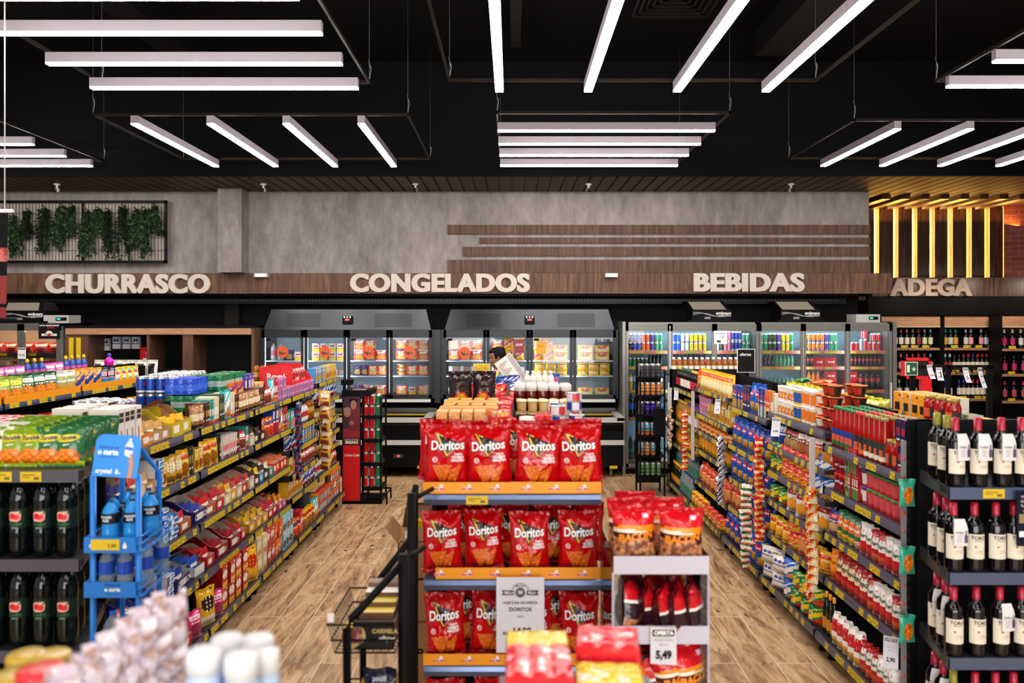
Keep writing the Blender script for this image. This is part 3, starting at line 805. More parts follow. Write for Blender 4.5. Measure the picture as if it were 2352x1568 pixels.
def mk_bag(name, desc, w, h, d, design, back, seed=1, nu=14, nv=18, crump=1.0, decals=None, cat='bag', tall=False, parts=None):
    S_ = bag_surface(w, h, d, seed, crump=crump)
    mb = MB()
    def hw(v):   # outline narrows where the bag is full
        return w / 2 * (1 - .09 * math.sin(min(max(v, 0), 1) * PI) + (.012 * math.sin(v * 23 + seed)))
    def pt(u, v, side):
        x = (2 * u - 1) * w / 2; z = v * h
        y = S_(x, z, side)
        wav = .012 * math.sin(u * 9 + seed) * max(0, v - .8) * 4
        return (x * hw(v) / (w / 2), y + wav, z)
    bk = film(back) if isinstance(back, str) else back
    mb.grid(lambda u, v: pt(u, v, -1), nu, nv, design)
    mb.grid(lambda u, v: pt(u, v, 1), nu, nv, bk, True, True)
    me = mb.mesh('film')
    P = [(name if not decals else 'film', me, None)]
    def place(off):
        def f(x, z):
            xx = x / (hw(z / h) / (w / 2)); wav = .012 * math.sin((xx / w + .5) * 9 + seed) * max(0, z / h - .8) * 4
            return (x, min(S_(xx, z, -1) + wav, 0) - off, z)
        return f
    if decals:
        for nm, fn, lab in decals:
            q = MB(); fn(q, place); P.append((nm, q.mesh(nm), lab))
    return Proto(name, cat, desc, (w * .94, d * .9, h), P)
def mk_lathe(name, cat, desc, prof, mat, n=14, cap=None, label=None, capmat=None, labmat=None, r=None, extra=None, bands=None, lab_arc=None, text=None, lab_label=None, cap_label=None):
    mb = MB(); mb.lathe(prof, mat, n)
    P = [('body', mb.mesh('body'), None)]
    R = max(p[0] for p in prof); H = max(p[1] for p in prof)
    if cap:
        q = MB(); q.lathe(cap, capmat, max(10, n - 2)); P.append(('cap', q.mesh('cap'), cap_label)); H = max(H, max(p[1] for p in cap))
    if label:
        q = MB(); z0, z1, rr = label[:3]; a0, a1 = lab_arc or (0, 2 * PI)
        if isinstance(rr, (int, float)): rr = (rr, rr)
        q.lathe([(rr[0], z0), ((rr[0] + rr[1]) / 2, (z0 + z1) / 2), (rr[1], z1)] if not bands else [(rr[0] + (rr[1] - rr[0]) * k / 8, z0 + (z1 - z0) * k / 8) for k in range(9)], labmat, n, a0=a0, a1=a1, fn=bands)
        if text:
            for (s_, sz, cc, zz, bo) in text:
                rt = (rr[0] + rr[1]) / 2 + .0012
                q.text(s_, sz, M(cc, .5), lambda x, z, rt=rt, zz=zz: (rt * math.sin(x / rt), -rt * math.cos(x / rt), zz + z), bold=bo, cell=.01)
        P.append(('label', q.mesh('label'), lab_label))
    if extra:
        for nm, fn, lb in extra:
            q = MB(); fn(q); P.append((nm, q.mesh(nm), lb))
    return Proto(name, cat, desc, (2 * R + .004, 2 * R + .004, H), P)
def flat(p, nm):
    """merge the parts of a small far-away product into a single mesh"""
    bm = bmesh.new(); mats = []
    for _, me, _l in p.parts:
        off = []
        for m_ in me.materials:
            if m_ not in mats: mats.append(m_)
            off.append(mats.index(m_))
        n0 = len(bm.faces); bm.from_mesh(me); bm.faces.ensure_lookup_table()
        for f in bm.faces[n0:]: f.material_index = off[f.material_index] if off else 0
    me = bpy.data.meshes.new(nm); bm.to_mesh(me); bm.free()
    for m_ in mats: me.materials.append(m_)
    return Proto(p.name, p.cat, p.desc, (p.w, p.d, p.h), [(nm, me, None)])

# ---- bottles
def prof_pet(r, h): return [(0, .004), (r * .7, 0), (r * .93, .012), (r, .035), (r, h * .30), (r * .94, h * .34), (r * .94, h * .58), (r, h * .61), (r * .97, h * .70), (r * .8, h * .80), (r * .5, h * .88), (r * .28, h * .93), (r * .27, h * .96)]
def mk_pet(name, desc, r, h, body, labm, capc, lz=(.35, .58), n=14, text=None, bands=None, lab_label=None, cat='bottle'):
    return mk_lathe(name, cat, desc, prof_pet(r, h), body, n, [(r * .3, h * .945), (r * .32, h * .95), (r * .32, h * .995), (0, h)], (h * lz[0], h * lz[1], r * (.965 if lz[1] < .6 else 1.012)), M(capc, .4), labm, text=text, bands=bands, lab_label=lab_label)
DARKPET = liquid('dark_green_bottle', '#071210', .93, .03)
SODA_CLR = {'cola': liquid('cola', '#150705', .95, .04), 'blue': liquid('blue_drink', '#2aa8e8', .7, .05), 'green': liquid('green_bottle', '#0b5a38', .8, .05),
            'amber': liquid('amber', '#a8620e', .75, .05), 'clear': liquid('clear_water', '#cfe0e8', .25, .03), 'yellow': liquid('yellow_drink', '#f0b412', .85, .05),
            'oil': liquid('cooking_oil', '#b98a12', .75, .05), 'orange': liquid('orange_drink', '#e8740c', .9, .05), 'red': M('#a8150c', .12), 'darkoil': M('#141a0c', .08), 'wine': M('#07060a', .05)}
def guar(q):
    rt = .0413
    pl = lambda x, z: (rt * math.sin(x / rt), -rt * math.cos(x / rt), z)
    ell = lambda cx, cz, a, b, n=16: [(cx + a * math.cos(2 * PI * k / n), cz + b * math.sin(2 * PI * k / n)) for k in range(n)]
    pl2 = lambda o: (lambda x, z: ((rt + o) * math.sin(x / rt), -(rt + o) * math.cos(x / rt), z))
    q.poly([(-.024, .155), (-.026, .18), (-.018, .188), (.02, .190), (.026, .178), (.024, .155), (.012, .148), (-.018, .149)], M('#e9a9a0', .4), pl, .01)
    q.poly(ell(-.008, .170, .012, .012), M('#d01c1c', .3), pl2(.0008), .01); q.poly(ell(.008, .166, .012, .011), M('#e02424', .3), pl2(.0012), .01)
    q.poly([(.012, .178), (.026, .192), (.022, .178)], M('#2f8a4a', .4), pl2(.0012), .01)
    q.text('Guarana', .016, M('#2f7a4a', .5), lambda x, z: pl(x, z + .138), bold=.01, cell=.01, shear=.3); q.text('ZERO', .010, M('#8fb89a', .5), lambda x, z: pl(x, z + .122), bold=.01, cell=.01)
G2 = mk_pet('soda_bottle', 'dark guarana bottle', .042, .345, DARKPET, M('#0e2418', .35), '#e6ebf2', n=20, lab_label='dark green wrap label')
q = MB(); guar(q); G2.parts.append(('emblem', q.mesh('emblem'), 'red berries emblem'))
def wine(q):
    rt = .0392
    pl = lambda x, z: (rt * math.sin(x / rt), -rt * math.cos(x / rt), z)
    q.text('TORO', .0215, M('#26221e', .6), lambda x, z: pl(x, z + .152), bold=.03, cell=.01)
    q.text('CENTENARIO', .0062, M('#3a342e', .6), lambda x, z: pl(x, z + .139), bold=.02, cell=.01)
    q.poly([(-.006, .113), (0, .119), (.006, .113), (0, .107)], M('#b8402c', .6), lambda x, z: pl(x - .012, z))
    for k, t in enumerate(('CABERNET', 'SAUVIGNON')): q.text(t, .006, M('#b03838', .6), lambda x, z: pl(x + .006, z + .096 - k * .008), cell=.01)
PROF_WINE = [(0, .006), (.03, .0), (.0375, .004), (.038, .02), (.038, .195), (.034, .215), (.02, .235), (.0155, .25), (.0145, .30), (.0145, .302), (0, .302)]
def mk_wine(desc, capc, labc='#ded6c4', txt=True, name='wine_bottle', n=20, arc=(-PI * .92, -PI * .08), glassm=None, lz=(.06, .168), tagp=False, cap_n=.238):
    p = mk_lathe(name, 'wine bottle', desc, PROF_WINE, glassm or SODA_CLR['wine'], n, [(.0155, cap_n), (.0165, .245), (.0158, .303), (0, .3045)], (lz[0], lz[1], .0385), M(capc, .3), M(labc, .7), lab_arc=arc, lab_label='cream paper label', cap_label='neck capsule')
    if txt: q = MB(); wine(q); p.parts.append(('lettering', q.mesh('lettering'), None))
    if tagp:   # paper neck leaflet draped over the shoulder and the front
        q = MB()
        def leaf(u, v):
            z = .235 - v * .115; rr = .024 + .018 * min(1, v * 3.2); x = (u - .5) * .062 * (.75 + .25 * min(1, v * 3)) + .012
            return (x, -rr * (1 - .9 * (x / .09) ** 2) - .004, z)
        q.grid(leaf, 6, 8, M('#d9d6d6', .7)); q.grid(lambda u, v: tuple(Vector(leaf(u, v)) + Vector((0, .0008, 0))), 6, 8, M('#d9d6d6', .7), True, True)
        f_ = lambda x, z: (x + .012, -.0465, z)
        q.poly([(.014, .135), (.026, .135), (.026, .165), (.022, .172), (.022, .19), (.018, .19), (.018, .172), (.014, .165)], M('#3b3a5e', .5), f_)
        q.text('TORO', .012, INK, lambda x, z: f_(x - .008, z + .178), bold=.02)
        for k in range(5): q.poly([(-.018, .165 - k * .007), (.004, .165 - k * .007), (.004, .167 - k * .007), (-.018, .167 - k * .007)], M('#8a888c', .7), f_)
        p.parts.append(('neck_leaflet', q.mesh('neck_leaflet'), 'white paper neck leaflet'))
    return p
W_RED = mk_wine('red capped wine bottle', '#a31430')
W_TAG = mk_wine('red capped wine bottle with leaflet', '#a31430', tagp=True)
W_OLV = mk_wine('olive capped wine bottle', '#8a8420')
# ---- cans
def prof_can(r, h): return [(r * .78, 0), (r * .97, .006), (r, .012), (r, h - .016), (r * .86, h - .004), (r * .88, h), (r * .82, h), (r * .8, h - .004), (0, h - .004)]
def mk_can(desc, c1, c2, c3=None, r=.033, h=.122, n=12, pat='strip', text=None, name='drink_can'):
    m1, m2, m3 = M(c1, .22, .35), M(c2, .25, .2), M(c3 or c1, .25, .3)
    def fn(u, v):
        a = (u * 4) % 1
        if pat == 'strip': return m2 if .3 < a < .75 and .0 < 1 else m1
        return m1
    mb = MB(); pr = prof_can(r, h); ms = SILVER
    mb.lathe(pr[:3], ms, n); 
    z0, z1 = pr[2][1], pr[3][1]
    def fb(u, v):
        if pat == 'ball': return m2 if ((((u * 2 + .5) % 1) - .5) / .18) ** 2 + ((v - .62) / .17) ** 2 < 1 else (m3 if v < .15 else m1)
        if pat == 'band': return m2 if .35 < v < .7 else m1
        if pat == 'low': return m2 if v < .4 else m3 if v < .5 else m1
        return m2 if (.35 < ((u * 2 + .5) % 1) < .65) else m1
    mb.lathe([(r, z0 + (z1 - z0) * k / 8) for k in range(9)], None, n, fn=fb)
    mb.lathe(pr[3:], ms, n)
    return Proto(name, 'can', desc, (2 * r + .003, 2 * r + .003, h), [(name, mb.mesh(name), None)])
# ---- tubs, cups, jars
def mk_tub(name, cat, desc, r0, r1, h, c, lidc, labc=None, lidh=.012, n=16, lidr=1.07, pat=None, text=None, tcol='#f4eee6'):
    mb = MB(); m1 = c if not isinstance(c, str) else M(c, .35)
    m2 = (labc if not isinstance(labc, str) else M(labc, .4)) if labc else m1
    fb = pat(m1, m2) if pat else (lambda u, v: m2 if .2 < v < .8 and .28 < (u * 2 % 1) < .85 else m1)
    mb.lathe([(0, 0), (r0 * .95, 0)], m1, n)
    mb.lathe([(r0 + (r1 - r0) * k / 6, h * k / 6) for k in range(7)], None, n, fn=fb)
    if text:
        pl = lambda x, z: ((r0 + r1) / 2 * 1.03 * math.sin(x / r0), -(r0 + r1) / 2 * 1.04 * math.cos(x / r0), h * .55 + z)
        mb.text(text, r0 * .55, M(tcol, .4), pl, bold=.03, cell=.01)
    q = MB(); q.lathe([(r1 * 1.0, h - lidh * .6), (r1 * lidr, h - lidh * .6), (r1 * lidr, h + lidh * .4), (r1 * lidr * .9, h + lidh * .55), (0, h + lidh * .45)], M(lidc, .3), n)
    return Proto(name, cat, desc, (2 * r1 * lidr, 2 * r1 * lidr, h + lidh * .6), [('body', mb.mesh('body'), None), ('lid', q.mesh('lid'), None)])
def pat_all(m1, m2): return lambda u, v: m2 if .15 < v < .75 else m1
# ---- generic catalogue: key -> product
CATL = {}
def reg(k, p): CATL[k] = p; return p
R_ = random.Random(3)
def box_(k, desc, w, d, h, c, kind='patch', c2='#f3efe6', c3='#d8672c', c4=None, side=None, text=None, tcol='#f4f0ea', name='carton_box', top=None, sz=.3):
    return reg(k, mk_box(name, 'box', desc, w, d, h, c, dsg(kind, c, c2, c3, c4), side, text=text, tcol=tcol, top=top, cat_sz=sz))
def bag_(k, desc, w, h, d, kind, c1, c2, c3, c4=None, back=None, seed=None, name='snack_bag', crump=1, nu=15, nv=18):
    return reg(k, mk_bag(name, desc, w, h, d, dsg(kind, c1, c2, c3, c4), back or c1, seed or len(CATL) + 1, nu, nv, crump))
def ct_(k, desc, c, w=.13, d=.2, h=.07, inner=GREYCARD, back=1.9, text=None, bar='#c8102e', bar2='#f2ead8'):
    p = mk_carton('display_carton', desc, w, d, h, c, inner, back, text)
    p.barkey = bar
    if ('bar', bar) not in CATL:
        b = MB(); m1 = film(bar); m2 = film(bar2)
        b.grid(lambda u, v: (-.045 + .09 * u, -.008 * math.sin(PI * u) * math.sin(PI * v), v * .1), 6, 5, lambda u, v: m2 if .3 < v < .65 and .2 < u < .8 else m1)
        b.grid(lambda u, v: (-.045 + .09 * u, .008 * math.sin(PI * u) * math.sin(PI * v), v * .1), 6, 5, m1, True, True)
        CATL[('bar', bar)] = Proto('chocolate_bar', 'chocolate bar', 'bar', (.09, .018, .075), [('chocolate_bar', b.mesh('chocolate_bar'), None)])
    return reg(k, p)
# left rack goods
box_('am', 'tall white wafer box', .066, .15, .235, '#e9e2da', 'none', side='#e4dbd0', text=None)
am = CATL['am']; q = MB()
q.poly([(-.026, .165), (.026, .165), (.026, .215), (-.026, .215)], M('#3a2118', .5), on_y(0, -.001, 0)); q.text('AMANDITA', .0105, M('#e9e2da', .5), on_y(0, -.002, .19), bold=.02)
q.poly([(-.004, .04), (.014, .03), (.008, .07), (.004, .12), (-.008, .13), (-.004, .08)], M('#9a5a34', .5), on_y(0, -.001, 0))
q.box((.035, .075, .19), (.002, .12, .05), M('#3a2118', .5)); q.text('AMANDITA', .022, M('#e9e2da', .5), on_x(.0365, .075, .19, 1), bold=.02)
am.parts = [('box_body', am.parts[0][1], None), ('print', q.mesh('print'), 'dark brown print panels')]
box_('redbox', 'red chocolate box', .105, .19, .145, '#b3141c', 'oval', '#f1e9dc', '#e8a51c', side='#a3121a')
box_('creambox', 'cream chocolate box', .10, .17, .14, '#dcc79a', 'oval', '#f3ead6', '#b98a4a')
box_('redbox2', 'red and white heart box', .10, .17, .14, '#c3161e', 'oval', '#f0e6de', '#8a4a2a')
box_('orangebox', 'orange chocolate box', .10, .17, .14, '#e0521c', 'diag', '#f0a45c', '#8a3a1a')
box_('skybox', 'sky blue chocolate box', .10, .19, .14, '#5ab8d8', 'patch', '#c4e4ee', '#6a4434')
box_('thincream', 'slim cream tablet box', .028, .13, .17, '#e3d3b4', 'strip', '#f4ecdc', '#b83c34')
box_('thinteal', 'slim teal tablet box', .026, .12, .16, '#2f9c94', 'strip', '#e8e2d2', '#c83c3c')
box_('thindark', 'slim dark green tablet box', .028, .12, .18, '#2b3a30', 'logo', '#a8935c', '#2b3a30')
box_('thinwhite', 'slim white and pink box', .024, .12, .15, '#ecdfd6', 'strip', '#e86a74', '#8a2a2a')
box_('thinbrown', 'slim brown tablet box', .024, .12, .15, '#4a2a1c', 'logo', '#c9a05c', '#8a2424')
box_('tallblue', 'tall blue and red carton', .075, .08, .24, '#1c44a8', 'half', '#f0e8e0', '#c3182a')
box_('tallred', 'tall red candy box', .06, .08, .2, '#cc1c2a', 'logo', '#f4ece6', '#e87a1c')
box_('tallorange', 'tall orange candy box', .06, .08, .2, '#ea8416', 'logo', '#5a2a86', '#c83c1c')
box_('tealb', 'teal tea box', .07, .08, .15, '#3fb3ac', 'patch', '#e4efe9', '#e87a5c')
box_('milk', 'white milk carton', .07, .07, .2, '#e3e3e6', 'half', '#2c58b0', '#e9b44c')
box_('pinkblue', 'pink and blue wafer pack', .05, .06, .095, '#d96a9c', 'check', '#4a7ad0', '#f0dce8')
box_('orangepk', 'orange and purple biscuit box', .16, .12, .1, '#e8701c', 'diag', '#7a3aa0', '#f0b84c')
box_('bluebx', 'blue and yellow cookie box', .07, .09, .15, '#4a94cc', 'patch', '#f0ead8', '#e8a428')
box_('yelbx', 'yellow cookie box', .07, .09, .15, '#e3b02c', 'patch', '#f3efe0', '#c86424')
box_('oreo', 'blue and white wafer pack', .10, .15, .028, '#eceef2', 'side', '#1c3f9c', '#5a9cd8', name='flow_pack')
box_('oreob', 'light blue wafer pack', .10, .15, .028, '#4a9ad4', 'side', '#eceef2', '#1c3f9c', name='flow_pack')
box_('goldpk', 'gold wafer pack', .06, .10, .14, '#d8a21c', 'patch', '#f3e2a0', '#8a4a14')
bag_('goldbag', 'gold wafer bag', .10, .16, .05, 'oval', '#c89a34', '#efe2bc', '#8a5a1c')
bag_('yelbag', 'yellow banana sweet bag', .17, .26, .07, 'oval', '#e3b312', '#c8201c', '#e8a020')
bag_('nibag', 'yellow and brown bonbon bag', .16, .24, .07, 'oval', '#e0b018', '#3a2218', '#f0e6da')
bag_('pinkbag', 'magenta sweet bag', .12, .17, .05, 'patch', '#d42c6c', '#f0c8d8', '#8a1c4a')
bag_('kraftbag', 'brown kraft sweet bag', .07, .15, .05, 'strip', '#9a6a40', '#e8d4b0', '#3a2418')
bag_('redpk', 'red chocolate sweet bag', .10, .14, .05, 'patch', '#c41826', '#f3ece4', '#7a3a24')
bag_('orpk', 'orange peanut sweet bag', .11, .16, .05, 'patch', '#ea7a14', '#3c2a6c', '#c83c1c')
bag_('yelpk', 'yellow peanut sweet bag', .11, .17, .05, 'patch', '#e9b310', '#c8281c', '#9a5a18')
bag_('blubag', 'blue biscuit bag', .10, .17, .05, 'diag', '#27418c', '#e8ecf4', '#c83040')
bag_('whibag', 'white and blue bag', .10, .17, .06, 'diag', '#dfe2e8', '#2c4a94', '#8a2434')
bag_('tealpk', 'teal biscuit bag', .09, .2, .05, 'diag', '#38b0b8', '#f0f0ea', '#e8862c')
ct_('c_orange', 'orange display carton', '#e07814', .14, text='Tortuguita', inner=KRAFT_IN, bar='#e8a01c')
ct_('c_lime', 'lime yellow display carton', '#c8b41c', .17, h=.085, back=2.0, inner=KRAFT, bar='#e8b820')
ct_('c_kraft', 'plain kraft display carton', '#b58a5e', .13, inner=KRAFT_IN, bar='#c89a5c')
ct_('c_blue', 'blue biscuit display carton', '#1f3fa8', .13, inner=KRAFT_IN, bar='#1a2c78')
ct_('c_navy', 'navy blue display carton', '#1c2470', .18, h=.08, text='CRUNCH', bar='#2a3a9c')
ct_('c_yellow', 'yellow display carton', '#e3a312', .12, bar='#e8b020')
ct_('c_red', 'red and white display carton', '#c4161f', .12, bar='#c8202a')
ct_('c_suf', 'dark red display carton', '#8c1424', .18, h=.085, text='suflair', bar='#a01828')
ct_('c_cream', 'cream display carton', '#dcc69c', .11, bar='#c83c34')
ct_('c_brown', 'brown display carton', '#4a3226', .14, bar='#3a2a22', inner=M('#5a4030', .8))
ct_('c_kit', 'brown and orange wafer carton', '#a85a24', .17, bar='#c8202a')
ct_('c_teal', 'teal display carton', '#3aa89c', .11, bar='#e8e2d0')
ct_('c_choc', 'orange red chocolate carton', '#d8401c', .10, h=.085, back=1.3, bar='#e8641c')
ct_('c_white', 'white and blue display carton', '#dfe2ea', .14, h=.06, inner=KRAFT_IN, bar='#2c54b4')
ct_('c_sky', 'sky blue display carton', '#2fa0d8', .11, bar='#e8c41c')
ct_('c_pink', 'pink display carton', '#e04a7c', .10, h=.05, bar='#e88a1c')
reg('syrup', mk_lathe('syrup_bottle', 'bottle', 'brown syrup bottle', prof_pet(.03, .2), SODA_CLR['amber'], 12, [(.012, .19), (.013, .2), (0, .2)], (.07, .12, .0295), M('#2a1a10'), M('#caa04c')))
reg('wbot', mk_lathe('milk_bottle', 'bottle', 'white and red bottle', prof_pet(.035, .17), M('#e9e6e2', .3), 12, [(.014, .16), (.016, .172), (0, .172)], (.05, .1, .0345), M('#c82430'), M('#c82430')))
reg('jarb', mk_tub('jam_jar', 'jar', 'brown spread jar', .035, .035, .10, '#5a2a1c', '#e8e2d6', '#e8dcc0', lidh=.018, n=12))
reg('tubg', mk_tub('plastic_tub', 'tub', 'grey tub with red lid', .045, .05, .09, '#8c8480', '#d8401c', '#c9c0b8', lidh=.016, n=12))
reg('tubo', mk_tub('plastic_tub', 'tub', 'brown tub with orange lid', .045, .05, .09, '#6a4438', '#f0681c', '#e8d8c0', lidh=.018, n=12))
# right rack goods
def passata(k, desc, labc, capc, lab2, h=.25, r=.036):
    m1, m2, m3 = M(labc, .45), M(lab2, .45), M('#d8582c', .45)
    pr = [(0, .004), (r * .9, 0), (r, .012), (r, h * .5), (r * .94, h * .62), (r * .7, h * .78), (r * .62, h * .90), (r * .62, h * .94)]
    def bands(u, v): return m2 if v < .2 else m3 if (.3 < v < .6 and .35 < (u * 2 % 1) < .75) else m1
    return reg(k, mk_lathe('passata_bottle', 'bottle', desc, pr, SODA_CLR['red'], 16, [(r * .66, h * .93), (r * .72, h * .94), (r * .72, h * .985), (r * .5, h), (0, h)], (h * .06, h * .46, r * 1.012), M(capc, .35), None, bands=bands))
passata('pas', 'tomato passata bottle', '#1c3a8c', '#1c7a4a', '#1c6a3a')
passata('pasr', 'red capped passata bottle', '#1f2a30', '#d8342c', '#e86a24')
passata('pasg', 'gold capped passata bottle', '#28342c', '#9a8a4c', '#e8e2d0')
reg('saucejar', mk_lathe('sauce_jar', 'jar', 'squat tomato sauce jar', [(0, .003), (.036, 0), (.041, .012), (.041, .06), (.043, .09), (.036, .115), (.03, .13)], SODA_CLR['red'], 16, [(.033, .125), (.035, .13), (.035, .145), (0, .147)], (.02, .07, .0418), M('#a58a3c', .3, .4), None, bands=lambda u, v: M('#d8572c', .5) if .3 < (u * 2 % 1) < .7 else M('#2a3028', .5)))
reg('blackjar', mk_lathe('sauce_jar', 'jar', 'dark lidded antipasto jar', [(0, .003), (.032, 0), (.036, .01), (.036, .09), (.03, .11)], M('#5a2a1c', .1), 14, [(.032, .105), (.034, .11), (.034, .125), (0, .127)], (.03, .08, .0365), M('#1c1a1a', .3), M('#a89a84')))
box_('tomtin', 'navy tomato paste carton', .06, .07, .135, '#16204a', 'logo', '#c8203c', '#c8203c')
reg('sab', mk_tub('dessert_tub', 'tub', 'red dessert tub', .042, .052, .095, '#a8142c', '#d8202c', '#7a0f24', text='Sabarett'))
reg('sabp', mk_tub('sauce_tub', 'tub', 'purple lidded tub', .042, .052, .09, '#b03038', '#5a2f9c', '#e9dfd8'))
reg('sabg', mk_tub('sauce_tub', 'tub', 'green lidded red tub', .042, .052, .09, '#c8202a', '#3c8a44', '#d8505a'))
reg('sabr', mk_tub('sauce_tub', 'tub', 'red lidded red tub', .042, .054, .10, '#b8182a', '#d8242c', '#d04a54'))
box_('sacher', 'red and green tall box', .038, .09, .15, '#b01c24', 'half', '#e8e0d4', '#4a8a4c')
box_('grbox', 'green and yellow tall box', .04, .09, .15, '#4a6a3a', 'check', '#c8b83c', '#2a4a2c')
bag_('bagblu', 'small blue and red bag', .14, .15, .06, 'patch', '#1c3a94', '#d8303c', '#c8a070')
def pouch(k, desc, c1, c2, c3, txt, tc, w=.095, h=.175, kind='oval', name='sauce_pouch'):
    p = mk_bag(name, desc, w, h, .055, dsg(kind, c1, c2, c3), c1, len(CATL) + 1, 12, 14, .7, cat='pouch',
               decals=[('lettering', lambda q, pl: q.text(txt, w * .27, M(tc, .4), lambda x, z: pl(.003)(x, z + h * .6), bold=.03, cell=.012), None)])
    return reg(k, p)
pouch('pgr', 'green olive pouch', '#1f6a48', '#e8662c', '#e8b01c', 'Vale', '#f0f0e8')
pouch('ppk', 'green and pink pouch', '#2a6a54', '#d87a4c', '#e8a48c', 'Predi', '#f0f0e8')
pouch('pqu', 'white and red sauce pouch', '#e8e4de', '#e8e4de', '#c0242a', 'Quero', '#1c5c3c', kind='half')
pouch('pqr', 'red sauce pouch', '#b01c22', '#e8e4de', '#d8562c', 'Quero', '#1c5c3c')
pouch('phe', 'glossy red ketchup pouch', '#a8141c', '#e8d8a8', '#c8301c', 'HEINZ', '#2a1a18', w=.11, h=.19)
pouch('phg', 'cream and green sauce pouch', '#b4202a', '#e4dcc0', '#c4281c', 'HEINZ', '#1a1a18', w=.11, h=.19)
pouch('pwh', 'white pouch with red badge', '#e9e6e0', '#c02430', '#d89a34', '', '#ffffff', w=.11, h=.2)
pouch('por', 'orange snack pouch', '#ea8418', '#f0a428', '#c8501c', 'Top', '#c8201c', w=.11, h=.19)
reg('olive', mk_lathe('olive_oil_bottle', 'bottle', 'dark olive oil bottle', [(0, .004), (.034, 0), (.036, .01), (.036, .15), (.03, .18), (.014, .21), (.013, .24)], SODA_CLR['darkoil'], 14, [(.014, .225), (.015, .26), (0, .26)], (.04, .11, .0366), M('#e8941c'), M('#c8841c')))
reg('cup', mk_tub('noodle_cup', 'cup', 'white instant noodle cup', .034, .045, .105, '#e9e4da', '#ece6dc', speck('noodle_cup_print', ['#f2d9a0', '#e07a2c', '#b83a24'], 40, 'Noise', .4, 0), lidh=.006, pat=pat_all))
reg('cupb', mk_tub('noodle_cup', 'cup', 'orange noodle tub', .046, .056, .11, '#e6e0d6', '#e9e4dc', '#e87a2c', lidh=.006))
reg('cupy', mk_tub('noodle_cup', 'cup', 'yellow and blue noodle cup', .036, .046, .105, '#e9b83c', '#ece6dc', '#2c5aa8', lidh=.006))
reg('bowl', mk_tub('noodle_bowl', 'bowl', 'red and yellow noodle bowl', .045, .072, .07, '#c8241c', '#e8862c', '#f0e6d0', lidh=.006, lidr=1.05))
reg('bowld', mk_tub('noodle_bowl', 'bowl', 'black and red noodle bowl', .045, .072, .07, '#23201c', '#d8682c', '#b8341c', lidh=.006, lidr=1.05))
box_('blubox', 'blue pasta box', .09, .06, .19, '#1c3f9c', 'half', '#1c2f7a', PASTA, '#c83040')
box_('navbox', 'navy pasta box', .07, .06, .21, '#1c2454', 'logo', '#c82440', '#1c2454')
def pastabag(k, desc, w, h, c1='#1650b0'):
    m1, m2, m3 = film(c1), film('#d8203c'), PASTA
    def ds(u, v): return m2 if (.56 < v < .74 and .1 < u < .6) else m3 if (.06 < v < .36 and .3 < u < .85) else m1
    p = mk_bag('pasta_bag', desc, w, h, .085, ds, c1, len(CATL) + 2, 12, 16, 1, cat='pasta bag', decals=[('lettering', lambda q, pl: q.text('Renata', w * .17, M('#f4f0ee', .4), lambda x, z: pl(.003)(x - w * .15, z + h * .65), bold=.03, cell=.015), 'white lettering')])
    return reg(k, p)
pastabag('pab', 'blue pasta bag', .15, .25); pastabag('pad', 'deep blue pasta bag', .14, .24, '#163a90')
box_('spag', 'slim blue spaghetti pack', .03, .05, .22, '#1c3f94', 'half', '#d8342c', '#c8d4c0')
box_('spago', 'orange spaghetti pack', .045, .05, .22, '#e0742c', 'half', '#d83a2c', '#e8c47c')
box_('ricep', 'white and green pasta pack', .05, .06, .15, '#ece6da', 'check', '#4a9a4c', '#d8602c')
bag_('bluebread', 'blue and cream bread bag', .14, .2, .09, 'half', '#1f5aa8', '#e8e4da', '#1c3f8c')
bag_('greenbread', 'dark green bread bag', .15, .18, .1, 'patch', '#143424', '#c83030', '#b88a5c')
bag_('brownbread', 'brown bread bag', .16, .19, .1, 'patch', '#7a3a20', '#e8e0d8', '#a8623c')
bag_('redbread', 'red bread bag', .13, .2, .1, 'patch', '#c8202c', '#efe6dc', '#c8863c')
bag_('nood', 'red and yellow noodle pack', .16, .12, .04, 'diag', '#d8322a', NOODLE, '#e8b81c')
bag_('noody', 'yellow noodle pack', .14, .14, .05, 'patch', '#e3b818', '#c8241c', NOODLE)
bag_('noodg', 'green noodle pack', .15, .12, .05, 'diag', '#1f7a3c', '#e8c01c', '#c8301c')
bag_('noodb', 'blue and white noodle pack', .15, .14, .05, 'diag', '#2c5cb4', '#ece8e0', '#e8a82c')
bag_('talh', 'white tagliatelle bag', .16, .19, .07, 'patch', '#e4ded4', '#b0242c', '#e89a2c')
bag_('cheese', 'yellow grated cheese bag', .12, .21, .05, 'patch', '#e9b414', '#d83a1c', '#f3e2ac')
bag_('crisp', 'orange snack bag', .13, .2, .06, 'patch', '#e2571c', '#c8201c', '#d88a4c')
bag_('packr', 'red cracker pack', .13, .05, .05, 'diag', '#d84a2c', '#e8b83c', '#f0e4c0')
bag_('ricebag', 'white rice noodle bag', .24, .12, .08, 'half', '#dcd2c4', '#3c4a9c', '#e0d8cc')
reg('pot', mk_tub('yogurt_cup', 'cup', 'pink cup with red lid', .028, .036, .09, '#dcb8cc', '#c8242c', '#b87aa0', lidh=.008, n=12))
def dark_bottle(k, desc, m, capc, labc, h=.26, r=.03, name='oil_bottle'):
    return reg(k, mk_lathe(name, 'bottle', desc, [(0, .004), (r * .9, 0), (r, .01), (r, h * .58), (r * .8, h * .7), (r * .42, h * .8), (r * .4, h * .92)], m, 12, [(r * .42, h * .88), (r * .46, h), (0, h)], (h * .15, h * .5, r * 1.02), M(capc, .4), M(labc, .5)))
dark_bottle('oild', 'dark vinegar bottle', M('#15100c', .1), '#2a5a34', '#e0d8c8', .25, .028)
